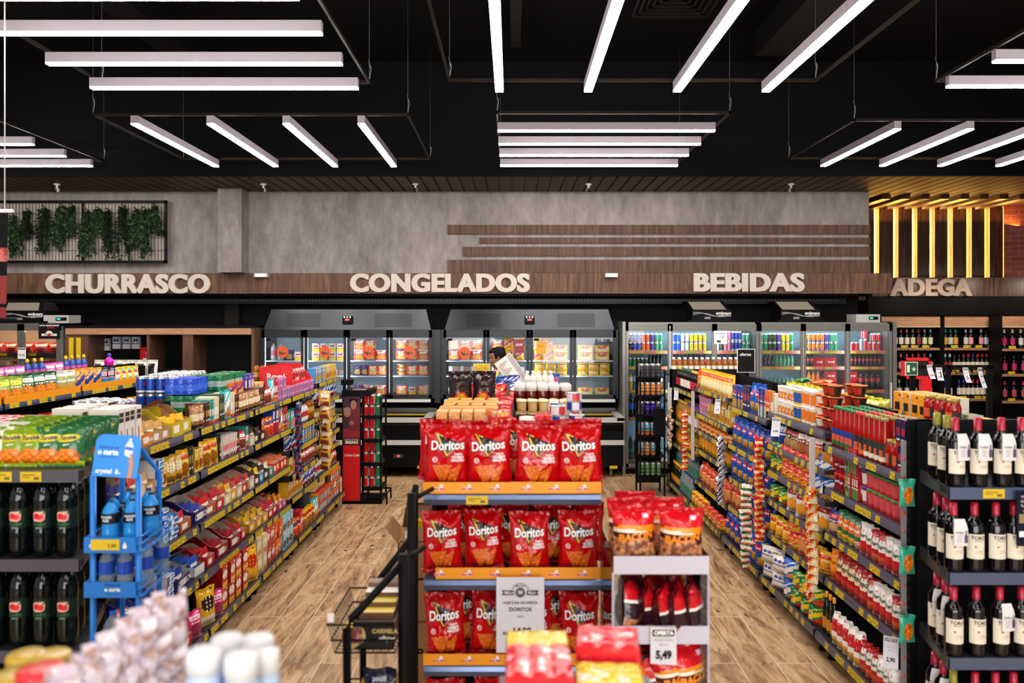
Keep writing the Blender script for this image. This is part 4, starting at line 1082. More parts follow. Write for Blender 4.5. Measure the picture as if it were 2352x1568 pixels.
dark_bottle('oilr', 'dark bottle with red label', M('#15100c', .1), '#c8a83c', '#b82430', .25, .028)
dark_bottle('oily', 'yellow cooking oil bottle', SODA_CLR['oil'], '#e0b01c', '#e8941c', .25, .036)
dark_bottle('oilp', 'cooking oil bottle with purple cap', SODA_CLR['oil'], '#6a2a9c', '#d8cfe8', .25, .036)
dark_bottle('clearb', 'clear bottle', SODA_CLR['clear'], '#2c6ab0', '#2a7a5c', .22, .034)
dark_bottle('amberw', 'white capped amber bottle', SODA_CLR['amber'], '#efeae4', '#efe6d8', .2, .028)
# ================================================================== SHELF RACKS
SHM = M('#26252b', .35)
TAGMESH = {}
def tag_mesh(w, h, ink=True):
    k = (round(w, 3), round(h, 3))
    if k not in TAGMESH:
        mb = MB(); mb.bb(-w / 2, w / 2, -.0015, 0, -h / 2, h / 2, TAG)
        mb.bb(-w * .4, w * .2, -.002, -.0015, h * .12, h * .22, TAGINK).bb(-w * .4, -w * .05, -.002, -.0015, -h * .1, -h * .02, TAGINK).bb(w * .15, w * .38, -.002, -.0015, -h * .32, -h * .02, TAGINK)
        TAGMESH[k] = mb.mesh('price_tag')
    return TAGMESH[k]
def add_tags(shelf, L, y, z, rnd, dens, h=.036, ws=(.05, .055, .06)):
    """yellow labels along a rail in the shelf's own frame (x along the rail, front = -y)"""
    xx = -L / 2 + .03
    while xx < L / 2 - .06:
        w = rnd.choice(ws)
        if rnd.random() < dens:
            t = bpy.data.objects.new('price_tag', tag_mesh(w, h)); COL.objects.link(t); t.parent = shelf; t.location = (xx + w / 2, y - .0015, z); t.rotation_euler = (-.12, 0, 0)
            xx += w + .006
        else: xx += .05
def rack(name, cx, cy, rz, L, depth, levels, label, group, seed=0, dens=.6, top=None, rail=RAIL, base_out=.06, rails=True, ends=(0, 0), back=True, railh=.04, cat='shelf rack'):
    """single-sided bay. local: x along the bay, front at y=-depth, back panel at y=0"""
    e = empty(name, (cx, cy, 0), label, cat, group, rz)
    rnd = random.Random(seed); top = top or levels[0] + .22
    if back:
        mb = MB(); mb.bb(-L / 2, L / 2, -.012, 0, .12, top, M('#131317', .5))
        for k in range(int((top - .2) / .12)): mb.bb(-L / 2 + .03, L / 2 - .03, -.013, -.012, .2 + k * .12, .203 + k * .12, M('#232328', .5))
        mb.build('back_panel', e)
    for s in (-1, 1):
        mb = MB(); mb.bb(s * (L / 2 - .012) - .012, s * (L / 2 - .012) + .012, -.05, 0, 0, top, BLACKM)
        for k in range(int(top / .05)): mb.bb(s * (L / 2 - .012) - .004, s * (L / 2 - .012) + .004, -.0515, -.05, .05 + k * .05, .075 + k * .05, M('#000000', .6))
        mb.build('upright', e)
    for i, z in enumerate(levels):
        dd = depth + (base_out if i == len(levels) - 1 else 0)
        sh = MB().bb(-L / 2 + .003, L / 2 - .003, -dd, -.02, z - .03, z, SHM).build('shelf', e)
        if rails:
            mb = MB()
            prof = [(-dd, z + .006), (-dd - .006, z + .006), (-dd - .014, z - railh * .5), (-dd - .012, z - railh), (-dd, z - railh)]
            n = len(prof); a, b = -L / 2 + .002, L / 2 - .002
            mb.add([(a, y, zz) for y, zz in prof] + [(b, y, zz) for y, zz in prof], [tuple(range(n)), tuple(range(2 * n - 1, n - 1, -1))] + [(k, k + n, (k + 1) % n + n, (k + 1) % n) for k in range(n)], rail)
            mb.bb(a, a + .015, -dd - .0165, -dd, z - railh - .003, z + .009, BLACK)
            mb.build('price_rail', sh)
            add_tags(sh, L, -dd - .0115, z - railh * .42, rnd, dens[i] if isinstance(dens, (list, tuple)) else dens)
    zb = levels[-1]
    MB().bb(-L / 2, L / 2, -depth + .1, -.02, .03, zb - .03, BLACK).build('kick_plate', e)
    for s in (-1, 1): MB().bb(s * (L / 2 - .07) - .02, s * (L / 2 - .07) + .02, -depth - .0, -depth + .1, 0, zb - .03, BLACK).tube([(s * (L / 2 - .07), -depth + .02, 0), (s * (L / 2 - .07), -depth + .02, .03)], .03, BLACK, 8).build('foot', e)
    return e
LV = ['top', 'second', 'third', 'fourth', 'fifth', 'bottom']
def ordn(i, n, word):
    if n == 1: return ''
    if word == 'near':
        if i == 0: return 'nearest'
        if i == n - 1: return 'farthest'
        return ORD[i] + ' nearest' if i < 20 else 'far'
    a, b = ('leftmost', 'rightmost')
    return a if i == 0 else b if i == n - 1 else (ORD[i] if i < 20 else 'later')
NBARS = [0]
def fill(p0, dr, L, rz, items, place, word='near', seed=0, fit=True, bars=True, jit=1.0, zmax=None, lean=0, tight=False):
    """set products out along a shelf edge; items 'key*count^stack/rows'"""
    rnd = random.Random(hash(place) % 1000 if seed == 0 else seed)
    toks = []
    for t in items.split():
        rows = 1; st = 1; n = 1
        if '/' in t: t, r_ = t.split('/'); rows = int(r_)
        if '^' in t: t, s_ = t.split('^'); st = int(s_)
        if '*' in t: t, n_ = t.split('*'); n = int(n_)
        if t == '_': toks.append((None, n, 1, 1)); continue
        toks.append((CATL[t], n, st, rows))
    tot = sum((p.w if p else .05) * n for p, n, _, _ in toks)
    cnt = sum(n for _, n, _, _ in toks)
    gap = (L - .03 - tot) / max(1, cnt)
    sc = 1.0
    if gap < .002:
        sc = (L - .03 - cnt * .002) / tot; gap = .002
    if tight: gap = min(gap, .008)
    dv = Vector(dr); back = Vector((-math.sin(rz), math.cos(rz), 0)); pos = .015
    plan = []
    for p, n, st, rows in toks:
        if not p: pos += (.05 * n) * sc + gap; continue
        for i in range(n):
            w = p.w * sc
            for r in range(rows):
                for k in range(st):
                    plan.append((p, pos + w / 2 + gap / 2, r, k, st, rows, sc))
            pos += w + gap
    # ordinals per product kind
    tot_n = {}
    for pl in plan:
        if pl[2] == 0 and pl[3] == 0: tot_n[pl[0].desc] = tot_n.get(pl[0].desc, 0) + 1
    seen = {}
    for (p, s, r, k, st, rows, scl) in plan:
        key = (p.desc, r, k); i = seen.get(key, 0); seen[key] = i + 1
        o = ordn(i, tot_n[p.desc], word)
        if word != 'near' and o not in ('', 'leftmost', 'rightmost'): o = o + ' from left,'
        lay = '' if st == 1 else ('lower layer,' if k == 0 else 'upper layer,' if st == 2 else ['', 'layer two,', 'layer three,', 'layer four,', 'layer five,', 'layer six,', 'layer seven,'][k])
        row = '' if rows == 1 else ('front row,' if r == 0 else 'back row,' if rows == 2 else ['', 'second row back,', 'third row back,', 'fourth row back,'][r])
        lab = ('%s %s, %s %s %s' % (o, p.desc, lay, row, place)).replace(' ,', ',')
        ss = min(1.0, scl * 1.0) if p.cat not in ('bottle', 'can', 'jar') else min(1, max(scl, .85))
        ss = (min(1, scl), 1, 1)
        if p.cat in ('bottle', 'can', 'jar', 'tub', 'cup', 'bowl'): ss = (min(1, scl),) * 2 + (1,)
        P = Vector(p0) + dv * s + back * (p.d / 2 + .004 + r * (p.d + .004))
        # products whose origin is at their front face
        if p.name in ('carton_box', 'display_carton', 'flow_pack'): P = Vector(p0) + dv * s + back * (.008 + r * (p.d + .004) + rnd.uniform(0, .012) * jit)
        z = p0[2] + .001 + k * (p.h + .0005)
        jr = rnd.uniform(-.05, .05) * jit if p.cat in ('box', 'carton') else rnd.uniform(-.14, .14) * jit if 'bag' in p.cat or p.cat == 'pouch' else rnd.uniform(-.3, .3) if p.name not in ('wine_bottle',) else rnd.uniform(-.1, .1)
        if p.name == 'flow_pack': jr = rnd.uniform(-.03, .03)
        if word == 'near' and (p.cat in ('bag', 'pouch', 'pasta bag')): jr -= math.copysign(.42, rz)
        rx = rnd.uniform(-.12, -.02) * jit if p.cat in ('bag', 'pouch', 'pasta bag') else 0
        o_ = spawn(p, (P.x, P.y, z), rz + jr, lab, ('%ss, %s' % (p.desc, place)) if len(plan) > 1 and tot_n[p.desc] * rows * st > 1 else None, sc=ss, rx=rx)
        if bars and getattr(p, 'carton', False) and r == 0 and s < 99:
            bp = CATL[('bar', p.barkey)]
            nb = 4
            fw = Vector((math.cos(rz), math.sin(rz), 0))
            for b in range(nb):
                q = P + back * (.03 + (p.d - .06) * b / (nb - 1))
                spawn(bp, (q.x, q.y, z + .004 + rnd.uniform(0, .012)), rz + jr, '%s %s bar inside %s' % (['front', 'second', 'third', 'rear'][b], barcol(p.barkey), lab), 'bars inside ' + p.desc, sc=(min(scl, 1) * p.w * .9 / .09 * .98, 1, 1.05), rx=-.22)
BARC = {'#e8a01c': 'orange', '#e8b820': 'yellow', '#c89a5c': 'tan', '#1a2c78': 'navy', '#2a3a9c': 'blue', '#e8b020': 'yellow', '#c8202a': 'red', '#a01828': 'dark red', '#c83c34': 'red', '#3a2a22': 'brown', '#e8e2d0': 'cream', '#e8641c': 'orange', '#2c54b4': 'blue', '#e8c41c': 'yellow', '#e88a1c': 'orange', '#c8102e': 'red'}
def barcol(h): return BARC.get(h, 'coloured')

# ------------------------------------------------------------------ LEFT RACK (faces +X)
XL = -1.97; DL = .46
LEFT = [
 ('first', 3.95, 4.91, [1.41, 1.14, .81, .47, .15], [
   'am*4 c_orange c_kraft*2 c_lime*2', 'c_blue _ c_cream c_kraft oreo^6 goldpk goldbag*2 yelpk thindark*2', 'c_blue*2 c_blue oreo^7 oreob^5 c_kit', 'redpk c_blue c_blue oreo^5 c_navy', '_*3 c_white*2 c_kraft c_red pinkbag']),
 ('second', 4.91, 5.95, [1.41, 1.14, .81, .47, .15], [
   'kraftbag*2 thinbrown*4 thinteal*2 thincream*3 thindark*3 tealpk thincream*3 thinbrown*3 kraftbag*3', 'goldpk*2 yelpk*2 thindark*2 thinwhite*9 thinbrown*2 redpk thinteal*2', 'c_navy*1 c_kit c_red c_cream c_yellow*1 c_cream c_red', 'c_white c_red c_suf*2 c_red*1', 'nibag pinkbag redbox*4^2 yelbag']),
 ('third', 5.95, 6.96, [1.41, 1.14, .81, .47, .15], [
   'kraftbag*4 thinbrown*4 redpk*2 tealpk tallred*2 pinkblue*5^2', 'c_cream c_brown*2 orpk*2 tallblue*2 tallorange tealpk tallred*2', 'c_cream c_brown*1 c_sky c_brown c_teal c_choc*4', 'c_yellow*2 c_yellow c_red c_red c_pink*2', 'creambox*2^2 redbox2*2^2 orangebox*2^2 skybox*3^2']),
 ('fourth', 6.96, 7.93, [1.41, 1.12, .93, .71, .50, .15], [
   'pinkblue*16', 'tealb*5 wbot*3 syrup*3', 'whibag*3 bluebx*6', 'yelbx*5 redpk*4', 'yelbx*6 whibag*4', 'orpk*2 tallred*2 yelpk*4 tealpk*2 tallorange*2']),
 ('farthest', 7.93, 8.9, [1.455, 1.255, 1.03, .88, .73, .50, .15], [
   'bluebx*5 yelbx*5', 'blubag*3 whibag*5', 'goldbag*3 milk*7', 'jarb*11', 'goldbag*3 jarb*6', 'wbot*5 redpk*4', 'tubg*5^2 tubo*5^3']),
]
for (nm, y0, y1, lv, rows) in LEFT:
    L = y1 - y0
    rack('shelf_rack', XL - DL, (y0 + y1) / 2, PI / 2, L, DL, lv, 'black shelf rack bay of sweets on the left, %s bay from the camera' % nm, 'bays of the left aisle rack', seed=int(y0 * 10),
         dens=.45 if y0 < 4.9 else .62 if y0 < 5.9 else .75, top=lv[0] + .12)
    for i, (z, it) in enumerate(zip(lv, rows)):
        last = i == len(lv) - 1
        x = XL + (.06 if last else 0) - .012
        lvn = 'bottom' if last else LV[i] if i < 5 else 'sixth'
        fill((x, y0, z), (0, 1, 0), L, PI / 2, it, '%s shelf, %s bay, left rack' % (lvn, nm), seed=int(y0 * 10) + i)
# taller goods standing behind the front row on the top shelf
fill((XL - .22, 3.98, 1.41), (0, 1, 0), .9, PI / 2, 'am*3 c_kraft c_lime c_orange', 'rear of top shelf, first bay, left rack', seed=5, bars=False)
fill((XL - .2, 6.02, 1.41), (0, 1, 0), .9, PI / 2, 'orangepk^2 orangepk^2 tallblue*3 yelbx*3', 'rear of top shelf, third bay, left rack', seed=6, bars=False)
# red counter display on the top shelf
e = empty('counter_display', (XL - .03, 7.50, 1.51), 'red slanted counter display with white lettering, on the left rack', 'display box', None, PI / 2)
RD = M('#cf1c22', .35)
mb = MB(); mb.bb(-.36, .36, .02, .3, 0, .012, RD).bb(-.36, .36, .29, .3, 0, .16, RD)
for x in (-.36, 0, .354): mb.add([(x, 0, 0), (x, .3, 0), (x, .3, .16), (x, .12, .16), (x + .006, 0, 0), (x + .006, .3, 0), (x + .006, .3, .16), (x + .006, .12, .16)], [(0, 1, 2, 3), (7, 6, 5, 4), (0, 3, 7, 4), (3, 2, 6, 7)], RD)
mb.bb(-.366, -.36, .0, .3, 0, .16, RD)
mb.build('tray', e)
MB().bb(-.368, -.366, .02, .28, .02, .13, M('#d8242a', .35)).text('Royal', .075, WHITE, lambda x, z: (-.369, .15 - x, .075 + z), bold=.03).build('printed_side', e, 'red side with white lettering')
MB().text('Royal', .05, WHITE, on_y(-.2, -.001, .05), bold=.03).build('front_print', e)
for k in range(8):
    spawn(CATL['redpk'], (XL - .03 - .06 - .0, 7.20 + k * .082, 1.525), PI / 2, '%s red sweet pack inside the slanted red counter display' % (ordn(k, 8, 'near')), 'red packs inside the red counter display', sc=(.7, .8, .95), rx=-.2)
# packs hanging / clipped strips of the left rack
def clip_strip(name, x, y, z0, z1, face, prod, n, label, plabel, grp, tw=.6, both=False):
    e = empty(name, (x, y, z0), label, 'hanging strip', 'merchandise strips hung on the racks', face)
    MB().bb(-.018, .018, -.003, 0, 0, z1 - z0, M('#e4e2dc', .3)).build('strip', e)
    MB().tube([(0, .0, z1 - z0), (0, .02, z1 - z0 + .02), (0, .04, z1 - z0)], .003, SILVER, 5).build('hook', e)
    fr = Vector((math.sin(face), -math.cos(face), 0)); rt = Vector((math.cos(face), math.sin(face), 0))
    rnd = random.Random(n)
    for k in range(n):
        t = 1 - (k + .5) / n
        for s in ((-1, 1) if both else (0,)):
            q = Vector((x, y, z0 + (z1 - z0) * t)) + fr * .02 + rt * s * .035
            spawn(prod, (q.x, q.y, q.z - prod.h * .5), face + rnd.uniform(-.7, .7) + s * tw, (('%s %s from the top' % (ORD[k] if 0 < k < 20 else 'topmost', plabel)) + (' left side' if s < 0 else ' right side' if s > 0 else '')) , grp, rx=-.35, ry=rnd.uniform(-.15, .15))
SACH = mk_bag('sachet', 'red and yellow sachet', .07, .09, .025, dsg('strip', '#c81e24', '#ecd08c', '#e0a81c'), '#b8181c', 3, 8, 8, .6, cat='sachet')
SACN = mk_bag('sachet', 'navy snack pack', .06, .10, .03, dsg('strip', '#141c3c', '#27346a', '#b02838'), '#101830', 4, 8, 8, .8, cat='sachet')
SACG = mk_bag('sachet', 'gold and red pack', .07, .11, .03, dsg('diag', '#d8a01c', '#c8281c', '#efe0b8'), '#b8861c', 5, 8, 8, .9, cat='sachet')
SACB = mk_bag('sachet', 'black and white pack', .06, .11, .03, dsg('diag', '#dcdade', '#26243c', '#8a8a94'), '#3a3844', 6, 8, 8, .9, cat='sachet')
SACY = mk_bag('sachet', 'yellow sweet pack', .12, .16, .04, dsg('oval', '#c8941c', '#d8c8a0', '#7a2c1c'), '#a8781c', 7, 8, 8, .9, cat='sachet')
SACGR = mk_bag('sachet', 'cream and green sachet', .085, .09, .022, dsg('strip', '#e9dcc4', '#1c5c3c', '#c83c28'), '#e0d4bc', 9, 8, 8, .6, cat='sachet')
clip_strip('clip_strip', -1.90, 6.97, .70, 1.36, 0, SACN, 11, 'hanging strip of navy snack packs between bays of the left rack', 'navy snack pack on left rack strip', 'navy packs on the hanging strip')
clip_strip('clip_strip', -1.90, 7.95, .60, 1.38, 0, SACY, 6, 'hanging strip of yellow sweet packs near the far end of left rack', 'yellow sweet pack on left rack strip', 'yellow packs on the hanging strip')
# ---- other half of the left rack, seen over the top
XB = -2.44
for i, (y0, y1) in enumerate([(3.95, 5.1), (5.1, 6.25), (6.25, 7.4), (7.4, 8.5)]):
    rack('shelf_rack', XB, (y0 + y1) / 2, -PI / 2, y1 - y0, .44, [1.45, 1.12, .8, .48, .15], 'rear half of the left rack stacked with drink cans, %s bay' % ['first', 'second', 'third', 'fourth'][i], 'rear bays of the left rack', seed=90 + i, dens=.3, top=1.5, base_out=.02)
CATL['c_pep'] = mk_can('blue cola can', '#1c4fb4', '#c8302c', '#e9eef8', pat='ball')
CATL['c_gre'] = mk_can('green and white can', '#b9c4bc', '#1f6a44', '#8a9a90', pat='band')
CATL['c_grn'] = mk_can('dark green can', '#1c5a3a', '#9fb0a6', pat='low')
CATL['c_whi'] = mk_can('white and red can', '#d8d2cc', '#c83c44', pat='low')
CATL['c_mag'] = mk_can('magenta and grey can', '#b0a8ac', '#a83cae', pat='strip')
CATL['c_pu'] = mk_can('blue purple can', '#3a4ac0', '#c8c8e0', pat='band')
def shrink(name, desc, nx, ny, h, body, film_c, c3, r=.033):
    """shrink-wrapped block of cans"""
    w, d = nx * 2 * r + .006, ny * 2 * r + .006; mb = MB(); f1, f2 = film(film_c), film(c3)
    def top(u, v):
        x, y = (u - .5) * w, v * d
        b = abs(math.sin((x + w / 2) / (2 * r) * PI)) * abs(math.sin(y / (2 * r) * PI))
        return (x * .985, y, h * (.965 + .035 * b))
    mb.grid(top, nx * 5, ny * 5, lambda u, v: f2 if (int(v * ny * 2.5) % 3 == 1 and .1 < u < .9) else f1)
    for k in range(4):
        def sd(u, v, k=k):
            a = u * (w if k % 2 == 0 else d); rr = .008 * abs(math.sin(a / (2 * r) * PI)); t = 1 if v < .86 else 1 - (v - .86) * .12
            X_, Y_ = (a - w / 2, -rr + .006) if k == 0 else (w / 2 + rr - .006, a) if k == 1 else (w / 2 - a, d + rr - .006) if k == 2 else (-w / 2 - rr + .006, d - a)
            return (X_ * t, d / 2 + (Y_ - d / 2) * t, v * h * .97)
        mb.grid(sd, (nx if k % 2 == 0 else ny) * 6, 8, lambda u, v: f2 if .3 < v < .62 else f1)
    return Proto(name, 'multipack', desc, (w, d, h), [(name, mb.mesh(name), None)])
CATL['sp_blue'] = shrink('can_multipack', 'blue shrink wrapped can pack', 3, 4, .115, None, '#1f4fd0', '#3a6ae0')
CATL['sp_green'] = shrink('can_multipack', 'green shrink wrapped can pack', 3, 4, .115, None, '#1f7a4a', '#a8b8ae')
CATL['sp_red'] = shrink('can_multipack', 'red shrink wrapped can pack', 2, 3, .12, None, '#d83440', '#e9dcd8')
CATL['sp_white'] = shrink('can_multipack', 'white shrink wrapped pack', 2, 3, .11, None, '#c4c0c0', '#b0acb0')
def block(key, x, y, z, nx, ny, nz, place, gap=.002, dropf=None):
    p = CATL[key]; 
    for k in range(nz):
        for j in range(ny):
            for i in range(nx):
                o = '%s %s' % (ordn(j, ny, 'near'), p.desc)
                lab = '%s, %s %s %s' % (o, ['left column,', 'second column,', 'third column,', 'fourth column,', 'fifth column,'][i] if nx > 1 else '', ['lower layer,', 'upper layer,', 'third layer,'][k] if nz > 1 else '', place)
                spawn(p, (x + i * (p.w + gap), y + j * (p.d + gap), z + k * (p.h + .001)), 0 if p.cat == 'multipack' else random.uniform(-.4, .4), lab, '%ss %s' % (p.desc, place))
zb = 1.451
block('sp_red', -2.82, 4.0, zb, 3, 2, 1, 'on rear of left rack, nearest end')
block('sp_white', -2.5, 4.45, zb, 1, 2, 1, 'on rear of left rack')
block('c_grn', -2.84, 5.12, zb, 3, 4, 1, 'behind the white wafer boxes')
block('c_mag', -2.63, 5.12, zb, 2, 3, 1, 'behind the white wafer boxes')
block('c_pep', -2.66, 5.62, zb, 4, 2, 2, 'rear half of left rack')
block('c_gre', -2.7, 5.86, zb, 4, 7, 2, 'rear half of left rack')
block('sp_blue', -2.36, 5.55, zb + .12, 1, 1, 1, 'on the stacked cans, left rack')
block('sp_green', -2.30, 5.95, zb, 1, 2, 2, 'behind the slim boxes, left rack')
spawn(CATL['sp_green'], (-2.36, 5.55, zb), 0, 'green shrink wrapped can pack under the blue can pack, left rack', None)
block('c_pu', -2.66, 6.75, zb, 3, 4, 1, 'rear half of left rack, farther bay')
block('c_whi', -2.36, 6.6, zb, 1, 5, 1, 'rear half of left rack, farther bay')
block('syrup', -2.62, 8.0, zb, 4, 2, 1, 'far end of left rack rear')

# ------------------------------------------------------------------ LEFT END DISPLAY (faces the camera)
e = empty('end_display', (-2.3, 3.92, 0), 'black end display of dark soda bottles and green snack bags, lower left', 'shelf')
MB().bb(-.5, .27, -.012, 0, .1, 1.53, M('#131317', .5)).build('back_panel', e)
for i, z in enumerate((1.459, 1.082, .695, .36, .12)):
    out = [(.27, -.02), (.465, -.56), (.465, -.59), (-.5, -.59), (-.5, -.02)]; n = 5; mb = MB()
    mb.add([(x, y, z - .03) for x, y in out] + [(x, y, z) for x, y in out], [tuple(range(n)), tuple(range(2 * n - 1, n - 1, -1))] + [(k, k + n, (k + 1) % n + n, (k + 1) % n) for k in range(n)], SHM)
    sh = mb.build('shelf', e)
    MB().bb(-.5, .465, -.603, -.59, z - .046, z + .004, M('#4c4a54', .35)).build('price_rail', sh)
    MB().add([(.272, -.02, z - .05), (.47, -.6, z - .046), (.47, -.6, z + .004), (.272, -.02, z + .004)], [(0, 1, 2, 3)], SHM).build('side_rail', sh)
    for x in ((.1, .225) if i == 0 else (.005,) if i == 1 else ()):
        t = bpy.data.objects.new('price_tag', tag_mesh(.09, .042)); COL.objects.link(t); t.parent = sh; t.location = (x + (.04 if i == 0 else .04), -.605, z - .021)
for lv, z in enumerate((1.082, .695)):
    for r in range(4):
        for i, x in enumerate((-2.235, -2.13, -2.027, -1.925)):
            spawn(G2, (x - r * .038, 3.395 + r * .12, z + .001), 0, '%s dark guarana bottle%s, %s, %s shelf of the left end display' % (['leftmost', 'second', 'third', 'rightmost'][i], ' from left' if i in (1, 2) else '', ['front row', 'second row', 'third row', 'back row'][r], ['upper', 'lower'][lv]), 'dark guarana soda bottles on the left end display', sc=1.045)
# snack bags on top of the end display
def torc(k, desc, c1, logoc, rim):
    def ds(u, v):
        if ((u - .52) / .40) ** 2 + ((v - .27) / .19) ** 2 < 1: return CHIPS2
        if v < .16 or (v < .3 and u < .25 + .4 * v): return film('#b9bf1c')
        return film(c1)
    def logo(q, pl):
        n = 20; w, h = .048, .016
        q.poly([(w * math.cos(2 * PI * i / n), .118 + h * math.sin(2 * PI * i / n) + .005 * math.cos(2 * PI * i / n)) for i in range(n)], film(rim), pl(.002), .015)
        q.text('Torcida', .022, M(logoc, .4), lambda x, z: pl(.004)(x, z + .119 + x * .08), bold=.03, cell=.012, shear=.25)
        q.text('sabor', .013, WHITE, lambda x, z: pl(.003)(x, z + .092 + x * .1), bold=.02, cell=.012)
    return reg(k, mk_bag('snack_bag', desc, .13, .165, .062, ds, c1, len(k) + 3, 18, 20, 1.0, decals=[('print', logo, 'yellow oval logo print')]))
torc('t_lime', 'lime green snack bag', '#7f9a1c', '#1c2a5c', '#c8b81c'); torc('t_green', 'dark green snack bag', '#2a6a3a', '#1c2a5c', '#d8c81c')
torc('t_white', 'white snack bag', '#dcdcd4', '#1c2a5c', '#c8c85c')
zt_ = 1.460
rnd = random.Random(4)
def trow(y, xs, dz=0):
    for j, (k, x, rz_) in enumerate(xs):
        spawn(CATL[k], (x - (y - 3.42) * .18, y, zt_ + dz), rz_ + rnd.uniform(-.05, .05), ('%s %s, %s on the left end display' % (['leftmost', 'second', 'third', 'fourth', 'fifth'][j], CATL[k].desc, rowname)), 'snack bags on the left end display', rx=-.12, sc=1.06)
for rowname, y, ks in (('front row', 3.42, 'wllgg'), ('second row', 3.50, 'wllgg'), ('third row', 3.58, 'wllgg'), ('fourth row', 3.66, 'lllgg'), ('fifth row', 3.74, 'lllgg'), ('rear row', 3.82, 'lllgg')):
    xs = [({'w': 't_white', 'l': 't_lime', 'g': 't_green'}[k], x + rnd.uniform(-.008, .008), 0) for k, x in zip(ks, (-2.25, -2.172, -2.092, -2.01, -1.925))]
    trow(y, xs)

# ------------------------------------------------------------------ BLUE WATER STAND
BL = M('#1577d0', .35)
ys = 3.17
e = empty('drinks_stand', (-1.605, ys, 0), 'bright blue metal stand of water and sports drink bottles', 'stand')
for x, y in ((-.10, .02), (.085, .02)): MB().tube([(x, y, 0), (x, y, 1.47)], .0125, BL, 8).build('post', e)
for x, y in ((-.09, .24), (.07, .24)): MB().tube([(x, y, 0), (x, y, 1.44), (x * .9, .06, 1.58)], .011, BL, 8).build('post', e)
MB().tube([(-.10, .02, .01), (-.1, .27, .01), (.1, .27, .01), (.085, .02, .01), (-.1, .02, .01)], .011, BL, 6).build('base_frame', e)
# header sign, leaning a little back
sg = MB(); hw_ = .092
out = [(-hw_, 0), (hw_, 0)] + [(hw_ - .0 - .035 * (1 - math.cos(t)), .135 + .035 * math.sin(t)) for t in [i * PI / 12 for i in range(7)]] + [(-hw_ + .035 * (1 - math.cos(t)), .135 + .035 * math.sin(t)) for t in [PI / 2 - i * PI / 12 for i in range(7)]]
sg.prism(out, 0, .006, M('#2b8ae0', .3))
sgo = sg.build('header_sign', e); sgo.location = (-.005, 0, 1.465); sgo.rotation_euler = (-.16, .06, 0)
tx = MB()
tx.text('hidrate-se', .020, M('#1450b0', .4), on_y(-.035, -.001, .118), bold=.02).text('e curta', .029, WHITE, on_y(-.037, -.001, .098), bold=.045).text('cada momento', .012, M('#1450b0', .4), on_y(-.037, -.001, .08)).text('crystal', .025, WHITE, on_y(-.045, -.001, .022), bold=.03)
drop = lambda cx, cz, s: [(cx + s * .5 * math.cos(t) * (1 if math.sin(t) < 0 else 1 - .9 * math.sin(t)), cz + s * (.5 * math.sin(t) if math.sin(t) < 0 else 1.1 * math.sin(t))) for t in [i * PI / 10 for i in range(20)]]
tx.poly(drop(.008, .02, .014), WHITE, on_y(0, -.001, 0)).poly([(.02 + .003 * math.cos(t), .016 + .003 * math.sin(t)) for t in [i * PI / 4 for i in range(8)]], WHITE, on_y(0, -.001, 0))
bt = [(.03, .09), (.062, .08), (.062, .13), (.052, .148), (.052, .158), (.042, .158), (.042, .148), (.03, .132)]
tx.poly(bt, M('#dce8f4', .4), on_y(0, -.001, 0)).poly([(.031, .112), (.061, .108), (.061, .122), (.031, .125)], M('#2b6ac8', .4), on_y(0, -.0015, 0))
tx.poly([(.052, .0), (.068, .0), (.073, .04), (.07, .07), (.06, .098), (.048, .094), (.056, .085), (.046, .08), (.055, .072), (.046, .066), (.055, .06), (.055, .03)], M('#c48a6a', .5), on_y(0, -.002, 0))
t_ = tx.build('print', sgo, 'white lettering and a hand holding a bottle')
def basket(z, label, t1):
    mb = MB(); w = .1
    mb.prism([(-.115, 0), (.095, 0), (.09, .062), (-.115, .062)], -.022, -.016, BL)
    b = mb.build('tray', e, label); b.location = (0, 0, z)
    r = MB()
    for dz in (.06, .03, .0):
        r.tube([(-.11, -.01, dz), (-.11, .28, dz + .02), (.10, .28, dz + .02), (.105, .0, dz), (.09, -.015, dz)], .0035, BL, 6)
    for k in range(6): r.tube([(-.11 + k * .045, -.01, 0), (-.11 + k * .045, .3, .02)], .0025, BL, 4)
    r.build('wire_basket', b)
    x = MB()
    if t1 == 'c': x.text('crystal', .026, WHITE, on_y(-.06, -.0235, .03), bold=.03).poly(drop(.05, .026, .018), WHITE, on_y(0, -.0235, 0)).bb(-.085, .03, -.026, -.0235, .012, .055, M('#d8b81c', .5)).text('5,80', .02, INK, on_y(.0, -.027, .03))
    else: x.text('hidrate-se', .015, M('#0c3a90', .5), on_y(.0, -.0235, .052), bold=.02).text('e curta', .022, WHITE, on_y(.0, -.0235, .033), bold=.04).text('cada momento', .009, M('#0c3a90', .5), on_y(0, -.0235, .016))
    x.build('lettering', b)
basket(1.165, 'blue front lip with yellow tag', 'c'); basket(.985, 'blue front lip with e curta lettering', 'e'); basket(.62, 'blue front lip', 'e')
PW = reg('pwr', mk_pet('sports_bottle', 'blue sports drink bottle', .034, .19, liquid('powerade', '#2b9ce8', .75, .08), M('#12151c', .35), '#17191f', (.5, .72), 16, text=[('POWER', .014, '#dfe6ee', .122, .03), ('ADE', .014, '#dfe6ee', .109, .03)], lab_label='black wrap label'))
CW = reg('cwat', mk_pet('water_bottle', 'clear water bottle with blue label', .031, .17, SODA_CLR['clear'], M('#1c4cb0', .3), '#2c6ad0', (.42, .72), 16, lab_label='blue wrap label'))
